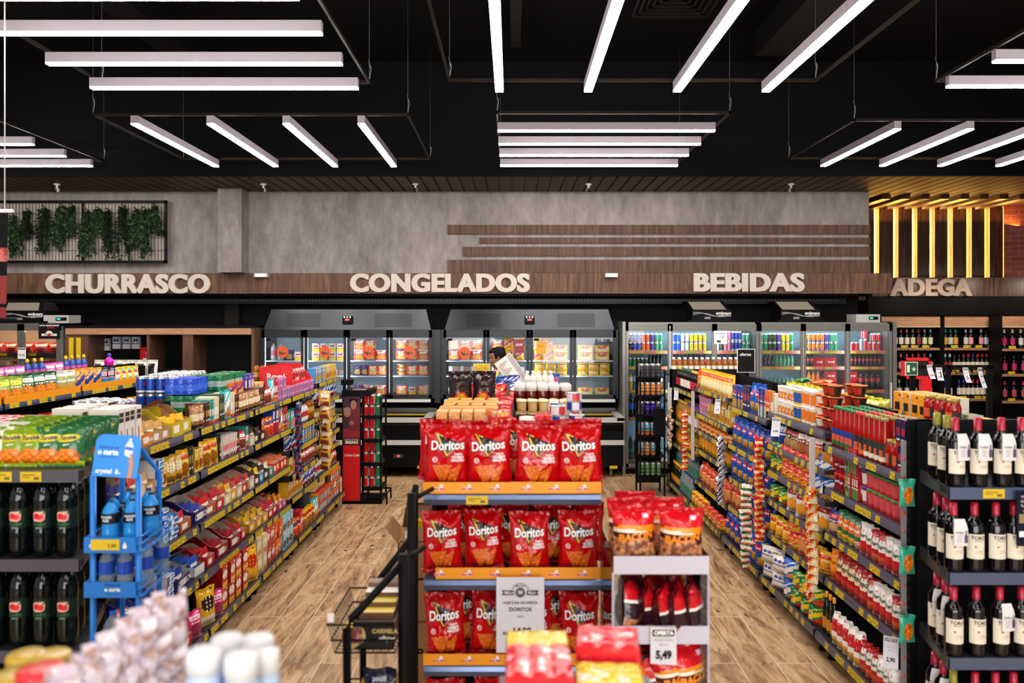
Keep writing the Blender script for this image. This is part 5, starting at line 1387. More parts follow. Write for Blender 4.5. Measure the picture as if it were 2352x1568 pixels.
for i, (x, y) in enumerate([(-.045, .05), (.035, .07), (-.075, .13), (.0, .15), (.075, .15), (-.05, .22), (.03, .23)]):
    spawn(PW, (-1.605 + x, ys + y, 1.175 + (.0 if i < 3 else .008)), rnd.uniform(-.3, .3), '%s blue sports drink bottle in the upper basket of the blue stand' % (['front left', 'front right', 'middle left', 'middle', 'middle right', 'rear left', 'rear right'][i]), 'sports drinks in the blue stand')
for i, (x, y) in enumerate([(-.06, .05), (.015, .05), (.08, .09), (-.03, .13), (.05, .16), (-.07, .2), (.02, .23), (.085, .23)]):
    spawn(CW, (-1.605 + x, ys + y, .992 + (.0 if i < 2 else .008)), rnd.uniform(-.3, .3), '%s clear water bottle in the middle basket of the blue stand' % (['front left', 'front centre', 'front right', 'second row left', 'second row right', 'rear left', 'rear centre', 'rear right'][i]), 'water bottles in the blue stand')
BW = mk_pet('water_bottle', 'large clear water bottle with blue cap', .042, .26, SODA_CLR['clear'], M('#cfe0ee', .3), '#1c6ad8', (.35, .55), 16)
for i, (x, y) in enumerate([(.02, .06), (-.06, .1), (.0, .2)]):
    spawn(BW, (-1.605 + x, ys + y, .628), 0, '%s large water bottle with blue cap in the lowest basket' % ['front', 'left', 'rear'][i], 'large water bottles in the blue stand')

# ------------------------------------------------------------------ RIGHT RACK (faces -X)
XR = 1.97; DR = .46
RIGHT = [
 ('first', 3.95, 4.93, [1.318, 1.05, .77, .483, .15], [
   'tomtin*2^2/2 saucejar*2/2 pasg*4/3 pasr*2/3 pas*5/3', 'sabr*2 sabg*5^2 sabp*1^2 sacher*4^2 grbox*2^2 sab*3^2', 'pqu*3 pqr*2 pqu*2 ppk*1 pgr*3 bagblu', 'pqr*2 pqu*3 pqr*1 phg*2 phe*3 por*1', 'pqu*3 pqr*3 pwh*5 olive*3']),
 ('second', 4.93, 6.03, [1.39, 1.155, .955, .735, .48, .15], [
   'bowld*2^4/2 bowl*1^3/2 cupb*3^2/2 cupy*2^2/2 cup*5^2/2 ricep*2', 'redbread*2 brownbread*2 greenbread*2 bluebread*2', 'noodb*2^2 nood*4^2 noodg*2^2', 'talh*4 noodg*2', 'noody*2 crisp*2 nood*1^2 noody*3', 'noodg*3^2 noodb*1^2 ricebag*2^2']),
 ('third', 6.05, 7.12, [1.327, .985, .69, .43, .15], [
   'spago*3 spag*5 pab*2 navbox*3 blubox*4', 'pad*3 pab*4', 'pad*3 pab*4', 'pad*2 pab*3 crisp*2', 'pab*3 pad*4']),
 ('fourth', 7.16, 8.4, [1.385, 1.115, .94, .74, .40, .15], [
   'cheese*8 cheese*1 crisp*1', 'yelbx*4^2 goldpk*4 pot*4^2', 'packr*7^2 ', 'oily*9', 'crisp*6 redbread*1', 'nood*4 noody*4']),
 ('farthest', 8.44, 9.55, [1.29, .90, .62, .36, .15], [
   'oilr*4 oild*6 oilr*3', 'oilp*7/2 oily*6/2', 'oily*13', 'clearb*10', 'clearb*6 olive*5']),
]
for (nm, y0, y1, lv, rows) in RIGHT:
    L = y1 - y0
    rack('shelf_rack', XR + DR, (y0 + y1) / 2, -PI / 2, L, DR, lv, 'black shelf rack bay of groceries on the right, %s bay from the camera' % nm, 'bays of the right aisle rack', seed=int(y0 * 10) + 1,
         dens=.42 if y0 < 6 else .55, top=lv[0] + .14)
    for i, (z, it) in enumerate(zip(lv, rows)):
        last = i == len(lv) - 1
        x = XR - (.06 if last else 0) + .012
        lvn = 'bottom' if last else LV[i]
        fill((x, y0, z), (0, 1, 0), L, -PI / 2, it, '%s shelf, %s bay, right rack' % (lvn, nm), seed=int(y0 * 10) + i + 40)
# dark end panel and post of the right rack
e = empty('rack_end_frame', (2.2, 3.91, 0), 'black perforated end frame of the right rack beside the wine bottles', 'rack frame')
mb = MB(); mb.bb(-.23, -.13, -.03, 0, 0, Z(962, 3.9), BLACKM)
for k in range(32): mb.bb(-.172, -.162, -.032, -.03, .06 + k * .048, .085 + k * .048, M('#000000', .7)).bb(-.232, -.23, -.02, -.01, .06 + k * .048, .085 + k * .048, M('#000000', .7))
mb.build('upright', e)
MB().bb(-.2, .78, -.03, -.012, 1.52, Z(962, 3.9), BLACKM).build('top_rail', e)
mb = MB(); mb.bb(-.262, -.235, -.006, -.003, .0, 1.5, M('#9a9a9c', .3, .3))
for k in range(15): mb.tube([(-.2485, -.007, .15 + k * .09), (-.2485, -.009, .15 + k * .09)], .008, M('#d85a4a', .4), 8)
mb.build('hanging_channel', e, 'grey strip with red clips')
SACT = mk_bag('snack_pack', 'teal snack pack', .085, .135, .03, (lambda u, v: CHIPS2 if ((u - .5) / .3) ** 2 + ((v - .42) / .33) ** 2 < 1 else film('#36a98c')), '#2c9a80', 8, 12, 14, .7)
for i, py in enumerate((1163, 1318, 1475)):
    spawn(SACT, (X(2083, 3.83), 3.83, Z(py, 3.83)), .15, '%s teal snack pack hung on the end of the right rack' % ['top', 'middle', 'lowest'][i], 'teal snack packs hung on the rack end')
clip_strip('clip_strip', 1.90, 6.04, .42, 1.18, 0, SACH, 17, 'hanging strip of red sachets between second and third bays, right rack', 'red and yellow sachet, strip beside pasta bags', 'red sachets on the hanging strip')
clip_strip('clip_strip', 1.83, 6.14, .18, .80, 0, SACGR, 13, 'hanging strip of cream sachets beside the red sachet strip', 'cream and green sachet on the lower strip', 'cream sachets on the hanging strip')
clip_strip('clip_strip', 1.90, 4.98, .35, 1.02, 0, SACG, 12, 'hanging strip of gold packs between first and second bays, right rack', 'gold and red pack on the right rack strip', 'gold packs on the hanging strip', both=False)
clip_strip('clip_strip', 1.90, 7.14, .45, 1.02, 0, SACB, 11, 'hanging strip of black and white packs, right rack', 'black and white pack on right rack strip', 'black packs on the hanging strip')
clip_strip('clip_strip', 1.86, 8.42, .50, 1.12, 0, SACH, 10, 'far hanging strip of red packs in front of the oil bottles', 'red pack on the far strip by oil bottles', 'red packs on the far hanging strip')
# clear plastic tubes / posts clipped on the bay joints
for (y, z0, z1, lab) in ((8.3, .62, 1.35, 'tall clear plastic divider tube before the oil bottles, right rack'), (5.0, .85, 1.35, 'clear plastic divider at the passata shelf corner, right rack')):
    o = MB().bb(1.90, 1.93, y - .012, y + .012, z0, z1, M('#c9c4c4', .25)).build('divider_strip'); tag(o, lab, 'divider')
# garlic strings
e = empty('garlic_string', (1.86, 8.95, 1.0), 'white strip with netted garlic bulbs hanging at the far right rack', 'garlic')
e.location = (X(1538, 9.4), 9.4, Z(1035, 9.4))
hgt = Z(890, 9.4) - Z(1035, 9.4)
MB().bb(-.025, .025, 0, .004, .5, hgt, M('#e4e0da', .4)).build('strip', e)
rg = random.Random(8); gm = speck('garlic_skin', ['#f0e0c4', '#d8bd94', '#b08a60'], 40, 'Noise', .6, 0)
for k in range(26):
    a = rg.uniform(0, 2 * PI); rr = rg.uniform(.0, .035); z = .02 + (k / 26) * .5; r = rg.uniform(.02, .026)
    MB().lathe([(0, 0), (r * .7, r * .1), (r, r * .7), (r * .8, r * 1.3), (r * .25, r * 1.7), (0, r * 2.1)], gm, 10, (math.cos(a) * rr, math.sin(a) * rr * .6 - .02, z)).build('bulb', e)
# promotional paper slips curling off the rails
def slip(x, y, z, w, h, face, price, lab, curl=.06):
    e = empty('price_paper', (x, y, z), lab, 'price paper', 'white price papers hanging from the rails', face)
    mb = MB(); mb.grid(lambda u, v: ((u - .5) * w, -curl * (1 - v) ** 1.6 - .002, (v - 1) * h), 3, 8, PAPER)
    mb.grid(lambda u, v: ((u - .5) * w, -curl * (1 - v) ** 1.6 - .001, (v - 1) * h), 3, 8, PAPER, True, True); mb.build('sheet', e)
    pl = lambda a, b: (a, -curl * (-b / h) ** 1.6 - .004, b)
    q = MB(); q.poly([(-w * .4, -h * .17), (w * .4, -h * .17), (w * .4, -h * .06), (-w * .4, -h * .06)], INK, pl).text('OFERTA', w * .2, PAPER, lambda a, b: tuple(Vector(pl(a, b - h * .115)) + Vector((0, -.001, 0))), bold=.04)
    q.text(price, w * .34, INK, lambda a, b: pl(a, b - h * .74), bold=.03).poly([(-w * .3, -h * .36), (w * .3, -h * .36), (w * .3, -h * .35), (-w * .3, -h * .35)], M('#77747a', .6), pl).poly([(-w * .2, -h * .46), (w * .2, -h * .46), (w * .2, -h * .45), (-w * .2, -h * .45)], M('#77747a', .6), pl)
    q.build('print', e)
slip(1.93, 3.99, .49, .07, .14, -.5, '2,90', 'white price paper at the lower front corner of the right rack')
slip(1.93, 5.72, 1.39, .06, .13, -.5, '4,99', 'white price paper below the noodle cups')
slip(1.93, 7.35, 1.36, .05, .13, -.4, '3,49', 'white price paper by the yellow cheese bags')
slip(1.93, 9.2, 1.30, .05, .13, -.3, '7,99', 'white price paper by the dark oil bottles')
# ---- rear half of the right rack
for i, (y0, y1) in enumerate([(3.95, 5.0), (5.0, 6.1), (6.1, 7.2), (7.2, 8.4), (8.4, 9.5)]):
    rack('shelf_rack', XR + DR + .02, (y0 + y1) / 2, PI / 2, y1 - y0, .46, [1.42, 1.1, .8, .48, .15], 'rear half of the right rack, %s bay from the camera' % ['first', 'second', 'third', 'fourth', 'farthest'][i], 'rear bays of the right rack', seed=70 + i, dens=.3, top=1.50, base_out=.02)
box_('orbox', 'orange cereal box', .095, .10, .2, '#e8941c', 'logo', '#2a2420', '#e8941c', c4='#f0e6d4', side='#ece4d0')
box_('grnbox', 'green cereal box', .06, .09, .12, '#4a6a34', 'logo', '#e8e0c8', '#2a2420', side='#e0dcc8')
box_('purbox', 'purple tea box', .045, .07, .1, '#8a3c8a', 'patch', '#d83c3c', '#e8c83c')
box_('yelsml', 'yellow stock cube box', .09, .05, .06, '#e3a81c', 'patch', '#c8281c', '#e8d49c')
box_('blucan', 'blue pudding box', .10, .07, .09, '#1f3f9c', 'logo', '#d8284c', '#1f3f9c')
bag_('ylime', 'lime yellow sweet bag', .10, .12, .05, 'patch', '#c8c41c', '#e8e49c', '#8a9a1c')
fill((2.66, 4.32, 1.42), (0, 1, 0), .40, -PI / 2, 'yelsml*2^2 purbox*2 grnbox*2', 'rear top shelf of right rack, first bay', seed=31)
fill((2.54, 3.97, 1.42), (0, 1, 0), .36, -PI / 2, 'blucan*3/3', 'rear top shelf, near end of right rack', seed=36)
fill((2.58, 4.78, 1.42), (0, 1, 0), .55, -PI / 2, 'orbox*5/2', 'rear top shelf of right rack, second bay', seed=32)
fill((2.56, 5.5, 1.42), (0, 1, 0), .6, -PI / 2, 'ylime*5/2', 'rear top shelf of right rack, middle', seed=33)
fill((2.5, 6.3, 1.42), (0, 1, 0), .9, -PI / 2, 'ylime*6/2', 'rear top shelf of right rack, third bay', seed=34)
rack('end_display', 2.42, 9.6, PI, .96, .34, [1.44, 1.1, .8, .48, .15], 'black end rack at the far end of the right rack', None, seed=78, dens=.2, top=1.50, base_out=.02)
fill((1.95, 9.62, 1.44), (1, 0, 0), .94, 0, 'amberw*13/2', 'far end of right rack', 'x', seed=35)
fill((2.47, 4.4, 1.505), (0, 1, 0), .38, -PI / 2, 'saucejar*3', 'over the rack spine, right rack', seed=37)
for i, (y, z, k) in enumerate([(6.5, 1.43, 'noodb'), (6.62, 1.48, 'nood'), (6.75, 1.54, 'crisp'), (7.1, 1.43, 'bluebread'), (7.15, 1.53, 'noodg')]):
    spawn(CATL[k], (2.62, y, z + .02), .3, CATL[k].desc + ', rear top of right rack, %s of the pile' % ['near end', 'second', 'middle', 'fourth', 'far end'][i], 'packs lying on top of the right rack', rx=PI / 2 - .1)
# ================================================================== WINE END DISPLAY (right, faces the camera)
WZ = [1.364, .99, .617, .24]
e = empty('wine_end_display', (2.45, 3.88, 0), 'black end display of red wine bottles at the right edge', 'shelf')
MB().bb(-.45, .55, -.012, 0, .1, 1.60, M('#0e0e11', .5)).build('back_panel', e)
for i, z in enumerate(WZ):
    out = [(-.44, -.02), (-.53, -.36), (-.53, -.43), (.55, -.43), (.55, -.02)]
    mb = MB(); n = 5
    mb.add([(x, y, z - .03) for x, y in out] + [(x, y, z) for x, y in out], [tuple(range(n - 1, -1, -1)), tuple(range(n, 2 * n))] + [(k, (k + 1) % n, (k + 1) % n + n, k + n) for k in range(n)], SHM)
    sh = mb.build('shelf', e)
    MB().bb(-.53, .55, -.445, -.43, z - .05, z + .002, RAILB).build('price_rail', sh, 'glossy slate blue rail')
    mb = MB(); mb.add([(-.442, -.02, z - .06), (-.535, -.44, z - .05), (-.535, -.44, z + .004), (-.442, -.02, z + .004)], [(0, 1, 2, 3)], M('#2e2c2e', .4)); mb.build('side_rail', sh)
    if i == 0:
        t = bpy.data.objects.new('price_tag', tag_mesh(.095, .04)); COL.objects.link(t); t.parent = sh; t.location = (-.34, -.447, z - .024)
WM = {'R': W_RED, 'T': W_TAG, 'O': W_OLV}
rows_w = [
 [(1.985, 3.66, 'O'), (1.975, 3.56, 'O'), (1.965, 3.475, 'T'), (2.065, 3.475, 'T'), (2.17, 3.475, 'T'), (2.26, 3.475, 'T')],
 [(1.985, 3.66, 'R'), (1.975, 3.565, 'R'), (1.958, 3.475, 'T'), (2.05, 3.475, 'R'), (2.145, 3.475, 'R'), (2.225, 3.475, 'R')],
 [(1.985, 3.66, 'T'), (1.972, 3.565, 'T'), (1.958, 3.475, 'R'), (2.058, 3.475, 'R'), (2.162, 3.475, 'T'), (2.259, 3.475, 'R')],
 [(1.985, 3.68, 'T'), (1.97, 3.58, 'T'), (1.965, 3.49, 'O'), (2.05, 3.47, 'R'), (2.14, 3.47, 'R'), (2.22, 3.47, 'R'), (2.3, 3.47, 'R')]]
for i, rw in enumerate(rows_w):
    rw += [(2.38 + k * .105, 3.475, 'RRTRT'[k]) for k in range(5)]
    srt = sorted(range(len(rw)), key=lambda k: rw[k][0])
    for j, k in enumerate(srt):
        x, y, t = rw[k]
        tilt = -.5 if y > 3.5 and x < 2 else random.Random(k + i).uniform(-.12, .12)
        spawn(WM[t], (x, y, WZ[i] + .001), tilt, '%s %s%s, %s shelf, wine end display' % (ordn(j, len(rw), 'x'), WM[t].desc, '' if j in (0, len(rw) - 1) else ' from left', ['top', 'second', 'third', 'bottom'][i]), 'wine bottles on the end display')
e = empty('shelf_card', (X(2345, 3.42), 3.42, 1.225), 'dark wine information card clipped to the wine display rail, right edge', 'card')
MB().bb(-.02, .12, -.003, 0, -.11, .13, M('#15152a', .5)).build('card', e)
q = MB()
for k, s_ in enumerate(['Vinho Toro', 'Chardonnay', 'Tempranillo', 'ou Syrah']): q.text(s_, .016, M('#c9c4bc', .5), on_y(.035, -.005, .105 - k * .02), bold=.01)
q.poly([(-.01, -.01), (.08, -.01), (.08, .03), (-.01, .03)], M('#8a7a4a', .5), on_y(0, -.004, 0)).poly([(-.01, -.07), (.08, -.07), (.08, -.045), (-.01, -.045)], WHITE, on_y(0, -.004, 0)); q.build('print', e)

# ================================================================== CENTRE RACK + RED CHIP END DISPLAY
DZ = [1.372, 1.01, .645, .27]
e = empty('end_display', (.002, 3.33, 0), 'centre end display full of red chip bags with orange price strips', 'shelf')
MB().bb(-.36, .36, .42, .44, .05, 1.52, M('#0f0f12', .5)).build('back_panel', e)
for s in (-1, 1): MB().bb(s * .37 - .012, s * .37 + .012, .38, .44, 0, 1.52, BLACKM).build('upright', e)
for i, z in enumerate(DZ):
    sh = MB().bb(-.372, .372, 0, .42, z - .03, z, SHM).build('shelf', e)
    mb = MB(); pr = [(-.0, z - .008), (-.012, z - .012), (-.018, z - .03), (-.010, z - .052), (-.004, z - .056), (0, z - .056)]; n = 6
    mb.add([(-.375, y, zz) for y, zz in pr] + [(.375, y, zz) for y, zz in pr], [tuple(range(n)), tuple(range(2 * n - 1, n - 1, -1))] + [(k, k + n, (k + 1) % n + n, (k + 1) % n) for k in range(n)], RAILB)
    mb.build('price_rail', sh, 'glossy slate blue rail')
    OS = M('#e8920e', .45)
    mb = MB(); x0_ = -.378 if i != 1 else -.325
    mb.bb(x0_, .0, -.012, -.009, z - .006, z + .042, OS).bb(-.01, .375, -.015, -.012, z - .005, z + .044, OS)
    mb.build('orange_strip', sh, 'orange promotional strip')
    q = MB()
    for k in range(6):
        xx = -.31 + k * .119 + (.012 if k > 2 else 0)
        yy = -.0125 if k < 3 else -.0155
        q.text('elma chips', .0115, M('#b8243c', .5), on_y(xx, yy, z + .014), bold=.06)
        q.poly([(.007 * math.cos(t), .007 * math.sin(t)) for t in [a * PI / 5 for a in range(10)]], M('#f0e6ee', .5), on_y(xx + .008, yy, z + .027))
        q.poly([(-.022, -.006), (.022, -.006), (.02, .006), (-.02, .006)], M('#e9c9d4', .5), on_y(xx, yy + .0004, z + .014))
    q.build('strip_print', sh)
    if i == 0:
        t = bpy.data.objects.new('price_tag', tag_mesh(.092, .036)); COL.objects.link(t); t.parent = sh; t.location = (-.15, -.02, z - .032)
# chip bag
REDF = film('#bb040c'); DRED = film('#a80410')
def dor_ds(u, v):
    return REDF
def dor_dec(q, pl):
    B = M('#14100f', .3); Yl = M('#e8b93c', .35); Or = M('#e0701c', .35)
    up = lambda o: (lambda x, z: pl(o)(x, z + .022))
    q.poly([(-.062, .222), (.058, .174), (-.004, .110)], B, up(.0015), .012)
    q.poly([(-.056, .216), (-.044, .211), (.0, .128), (-.003, .119)], Yl, up(.0024), .012)
    q.poly([(-.056, .217), (-.02, .204), (-.02, .199), (-.046, .209)], Yl, up(.0025), .012)
    q.poly([(-.004, .118), (.0, .128), (.044, .168), (.054, .171)], Or, up(.0024), .012)
def dor_txt(q, pl):
    W_ = M('#f6f4f4', .3); B = M('#14100f', .3)
    q.text('Doritos', .054, B, lambda x, z: pl(.0032)(x, z + .186 + x * .06), bold=.06, cell=.01, sx=.84)
    q.text('Doritos', .054, W_, lambda x, z: pl(.0042)(x, z + .186 + x * .06), bold=.022, cell=.01, sx=.84)
    q.text('SABOR', .011, W_, lambda x, z: pl(.002)(x + .048, z + .151), bold=.03)
    q.text('QUEIJO', .015, W_, lambda x, z: pl(.002)(x + .045, z + .138), bold=.05, cell=.012).text('NACHO', .015, W_, lambda x, z: pl(.002)(x + .045, z + .124), bold=.05, cell=.012)
    n = 14; ring = [(.011 * math.cos(2 * PI * k / n), .011 * math.sin(2 * PI * k / n)) for k in range(n)]
    for k in range(n):
        a, b = ring[k], ring[(k + 1) % n]
        q.poly([a, b, (b[0] * .78, b[1] * .78), (a[0] * .78, a[1] * .78)], W_, lambda x, z: pl(.002)(x - .052, z + .125))
    q.text('N1', .011, W_, lambda x, z: pl(.002)(x - .052, z + .125), bold=.03)
def dor_chip(q, pl):
    q.poly([(-.062, .100), (.022, .106), (-.006, .03), (-.024, .026)], CHIP, pl(.002), .012)
    q.poly([(.014, .085), (.062, .098), (.040, .034), (.004, .030)], CHIP, pl(.0028), .012)
    q.poly([(.03, .085), (.062, .112), (.06, .104), (.035, .08)], film('#e8601c'), pl(.0018), .012)
DOR = [mk_bag('chip_bag', 'red chip bag', .2, .275, .095, dor_ds, '#b0050c', s, 26, 34, 2.2 if s > 2 else 1.7, decals=[('triangle_print', dor_dec, 'black and yellow triangle print'), ('lettering', dor_txt, 'white lettering'), ('picture_print', dor_chip, 'orange chip picture')]) for s in (1, 2, 5)]
place_d = [
 [(-.285, .07, 0, .05), (-.095, .06, 1, -.02), (.105, .05, 2, 0), (.292, .06, 0, -.06), (-.17, .19, 2, .1), (.02, .2, 1, 0), (.20, .18, 0, -.05), (-.33, .24, 1, .1), (.32, .26, 1, 0)],
 [(-.30, .06, 0, .04), (-.12, .09, 1, .04), (.075, .05, 2, -.02), (.285, .06, 0, .0), (-.2, .2, 1, 0), (-.0, .2, 0, 0), (.18, .19, 2, 0), (.33, .24, 1, -.2)],
 [(-.285, .06, 2, .0), (-.10, .08, 0, .0), (.09, .08, 1, 0), (.29, .06, 0, -.03), (-.2, .2, 1, 0), (.0, .2, 0, 0), (.2, .19, 1, 0)],
 [(-.28, .06, 1, .0), (-.09, .08, 0, .0), (.09, .08, 2, 0), (.29, .06, 0, -.03)]]
for i, rw in enumerate(place_d):
    fr = [r for r in rw if r[1] < .12]; bk = [r for r in rw if r[1] >= .12]
    for nm, lst in (('front row', fr), ('back row', bk)):
        for j, (x, y, s, rz_) in enumerate(sorted(lst)):
            spawn(DOR[s], (x, 3.33 + y, DZ[i] + .001), rz_, '%s red chip bag%s, %s, %s shelf of the centre display' % (ordn(j, len(lst), 'x'), '' if j in (0, len(lst) - 1) else ' from left', nm, ['top', 'second', 'third', 'bottom'][i]), 'red chip bags on the centre display', ry=random.Random(i * 7 + j).uniform(-.05, .05), rx=-.05, sc=(1 if i == 0 else .88, 1, 1 if i != 1 else .96))
# poster
e = empty('offer_poster', (X(1195, 3.27), 3.27, Z(1325, 3.27)), 'white offer sheet with market logo hanging over the red chip bags', 'poster')
PWd, PH = X(1250, 3.27) - X(1140, 3.27), .315
MB().grid(lambda u, v: ((u - .5) * PWd, -.006 * math.sin(v * 3), (v - 1) * PH), 6, 10, PAPER).grid(lambda u, v: ((u - .5) * PWd, -.006 * math.sin(v * 3) + .0012, (v - 1) * PH), 6, 10, PAPER, True, True).build('sheet', e)
q = MB(); DK = M('#2a262c', .6); pl = lambda x, z: (x, -.009, z)
def ring(cx, cz, r, wd_, a0, a1, mt, n=18):
    for k in range(n):
        t0, t1 = a0 + (a1 - a0) * k / n, a0 + (a1 - a0) * (k + 1) / n
        q.poly([(cx + r * math.cos(t0), cz + r * math.sin(t0)), (cx + r * math.cos(t1), cz + r * math.sin(t1)), (cx + (r - wd_) * math.cos(t1), cz + (r - wd_) * math.sin(t1)), (cx + (r - wd_) * math.cos(t0), cz + (r - wd_) * math.sin(t0))], mt, pl)
ring(0, -.06, .037, .002, .3, PI - .3, DK)
q.poly([(-.078, -.072), (-.07, -.062), (-.078, -.052), (-.026, -.053), (-.026, -.071)], DK, pl).poly([(.078, -.072), (.07, -.062), (.078, -.052), (.026, -.053), (.026, -.071)], DK, pl)
q.text('BELLA', .014, PAPER, lambda x, z: (x - .047, -.0105, z - .062), bold=.05).text('VILLA', .014, PAPER, lambda x, z: (x + .047, -.0105, z - .062), bold=.05)
q.poly([(.020 * math.cos(2 * PI * k / 20), -.061 + .020 * math.sin(2 * PI * k / 20)) for k in range(20)], M('#4a464e', .6), lambda x, z: (x, -.0098, z))
q.poly([(-.011, -.053), (.011, -.053), (.008, -.067), (-.006, -.067)], M('#b8b4bc', .6), lambda x, z: (x, -.0105, z))
q.text('MERCADO', .009, M('#77727c', .6), lambda x, z: (x, -.0105, z - .034), bold=.03)
q.text('HOJE É DIA DE OFERTA', .0138, M('#3a3640', .6), lambda x, z: pl(x, z - .104), bold=.02).text('DORITOS', .022, M('#26232a', .6), lambda x, z: pl(x, z - .132), bold=.02).text('210 G', .010, M('#55515c', .6), lambda x, z: pl(x, z - .161), bold=.03)
q.text('R$', .018, M('#26232a', .6), lambda x, z: pl(x - .062, z - .232), bold=.03).text('14,99', .036, M('#1c1a20', .6), lambda x, z: pl(x + .006, z - .222), bold=.04)
q.build('print', e)
# ---- centre gondola behind the end display
for sd in (-1, 1):
    for i, (y0, y1) in enumerate([(3.8, 4.9), (4.9, 6.0), (6.0, 7.1), (7.1, 8.2)]):
        rack('shelf_rack', sd * .003, (y0 + y1) / 2, sd * PI / 2 if sd > 0 else -PI / 2, y1 - y0, .40, [1.46, 1.1, .8, .48, .15], 'centre rack bay behind the red chips, %s half, %s bay' % ('right' if sd > 0 else 'left', ['first', 'second', 'third', 'fourth'][i]), 'bays of the centre rack', seed=i, dens=.4, top=1.50, base_out=.02)
zc = 1.461
def put(key, x, y, z, rz, lab, grp=None, **k):
    return spawn(CATL[key], (x, y, z), rz, lab, grp, **k)
box_('crk', 'cream and orange cracker box', .054, .13, .19, '#e3a860', 'none', side='#e0a45c', name='carton_box', top='#e8b878')
q = MB(); q.poly([(-.025, .005), (.025, .005), (.025, .09), (-.025, .09)], M('#ece2dc', .5), on_y(0, -.001, 0)); CATL['crk'].parts = [('box_body', CATL['crk'].parts[0][1], None), ('print', q.mesh('print'), 'white lower panel')]
box_('crko', 'orange and grey cracker box', .075, .12, .19, '#e0863c', 'half', '#e8ddd0', '#c8b8a4', top='#e8963c')
box_('crkg', 'green and orange cracker box', .06, .12, .19, '#3f7a4c', 'half', '#e8a03c', '#e8ddd0', top='#e8a41c')
for i in range(4): put('crk', -.345 + i * .062, 3.84, zc, 0, '%s cream cracker box behind the top red chip bags' % ['leftmost', 'second', 'third', 'rightmost'][i], 'cream cracker boxes behind the chips')
for r in range(4):
    for i in range(4): put(['crko', 'crkg', 'crko', 'crkg'][r], -.335 + i * .075, 4.0 + r * .14, zc, 0, '%s box of the %s cracker row on the centre rack' % (['leftmost', 'second', 'third', 'rightmost'][i], ['second', 'third', 'fourth', 'fifth'][r]), 'cracker boxes on the centre rack')
bag_('redround', 'red sweet bag', .15, .17, .07, 'oval', '#d02430', '#e8a43c', '#e8d8d0', nu=14, nv=16)
for i, (x, y, z) in enumerate([(-.07, 3.9, 0), (-.06, 4.05, .03), (-.07, 4.2, .03), (-.06, 4.4, .04), (-.08, 4.6, .03), (-.07, 4.8, .02), (-.2, 5.1, .03), (-.1, 5.1, .0), (-.28, 5.3, 0), (-.17, 5.35, .02), (-.07, 5.4, 0), (-.25, 5.6, .02), (-.12, 5.65, .02)]):
    put('redround', x, y, zc + z, random.uniform(-.3, .3), '%s red sweet bag from camera on the centre rack, left half' % (ORD[i] if i else 'nearest'), 'red sweet bags on the centre rack', rx=-.5)
mdark = film('#2c1c1c')
DB = mk_bag('snack_bag', 'dark brown snack bag', .15, .22, .10, lambda u, v: film('#d83c34') if (((u - .5) / .26) ** 2 + ((v - .3) / .17) ** 2 < 1 and not ((u - .5) / .15) ** 2 + ((v - .3) / .1) ** 2 < 1) else film('#e8b01c') if ((u - .5) / .15) ** 2 + ((v - .3) / .1) ** 2 < 1 else mdark, '#2c1c1c', 6, 18, 20, 2.0)
spawn(DB, (-.31, 4.72, zc + .112), .15, 'left dark brown snack bag with round red badge on centre rack', 'dark snack bags'); spawn(DB, (-.17, 4.75, zc + .112), -.1, 'right dark brown snack bag with round red badge on centre rack', 'dark snack bags')
for i, x in enumerate((-.33, -.2)): spawn(CATL['crkg'], (x, 4.62, zc), 0, '%s green cracker box in front of the dark snack bags' % ['left', 'right'][i], 'green cracker boxes under the dark bags', sc=(1.8, 1.2, .58))
# purple/blue snack packs, yellow boxes
for r in range(3):
    for i in range(5): put('blubag' if (r + i) % 3 else 'orpk', -.33 + i * .075, 5.95 + r * .16, zc, random.uniform(-.3, .3), '%s pack of the %s snack row behind the red bags, centre rack' % (['leftmost', 'second', 'middle', 'fourth', 'rightmost'][i], ['front', 'middle', 'rear'][r]), 'blue and orange packs on centre rack', rx=-.3)
box_('yelcr', 'yellow tea box', .07, .10, .085, '#d8b01c', 'logo', '#c89a1c', '#e8c84c', side='#e0bc2c')
for k in range(3):
    for i in range(3 - (k > 1)): put('yelcr', -.33 + i * .074 + (k > 1) * .03, 6.75, zc + .001 + k * .087, 0, '%s yellow tea box, %s layer, centre rack' % (['leftmost', 'middle', 'rightmost'][i], ['bottom', 'middle', 'top'][k]), 'yellow tea boxes on the centre rack')
put('c_sky', -.42, 6.9, zc, 0, 'sky blue display carton beside the yellow tea boxes')
for i in range(3): put('blubag', -.08 + i * .05, 6.5 + i * .1, zc, 0, '%s light blue bag by the yellow tea boxes' % ['left', 'middle', 'right'][i], 'blue bags by the tea boxes')
# right half: jars, tins
KET = mk_lathe('ketchup_bottle', 'bottle', 'dark red sauce bottle with white cap', [(0, .003), (.034, 0), (.037, .01), (.036, .05), (.037, .10), (.033, .135)], M('#6a1610', .12), 14, [(.034, .13), (.036, .135), (.034, .17), (.0, .175)], (.045, .10, .0378), M('#cfc8c2', .5), None, bands=lambda u, v: M('#e8d4cc', .5) if (.62 < u < .68 or .72 < u < .8) and .2 < v < .8 else M('#5a120e', .2))
reg('ket', KET)
zj = zc + .055
MB_ = MB().bb(.03, .36, 4.98, 5.28, zc, zj, KRAFT).build('carton_tray'); tag(MB_, 'low cardboard tray raising the dark red sauce bottles', 'tray')
for r in range(3):
    for i in range(5 if r < 2 else 4): put('ket', .05 + i * .074, 5.03 + r * .085, zj + .001, 0, '%s white capped dark red bottle, %s row, centre rack' % (['leftmost', 'second', 'middle', 'fourth', 'rightmost'][i], ['front', 'middle', 'rear'][r]), 'white capped sauce bottles on the centre rack')
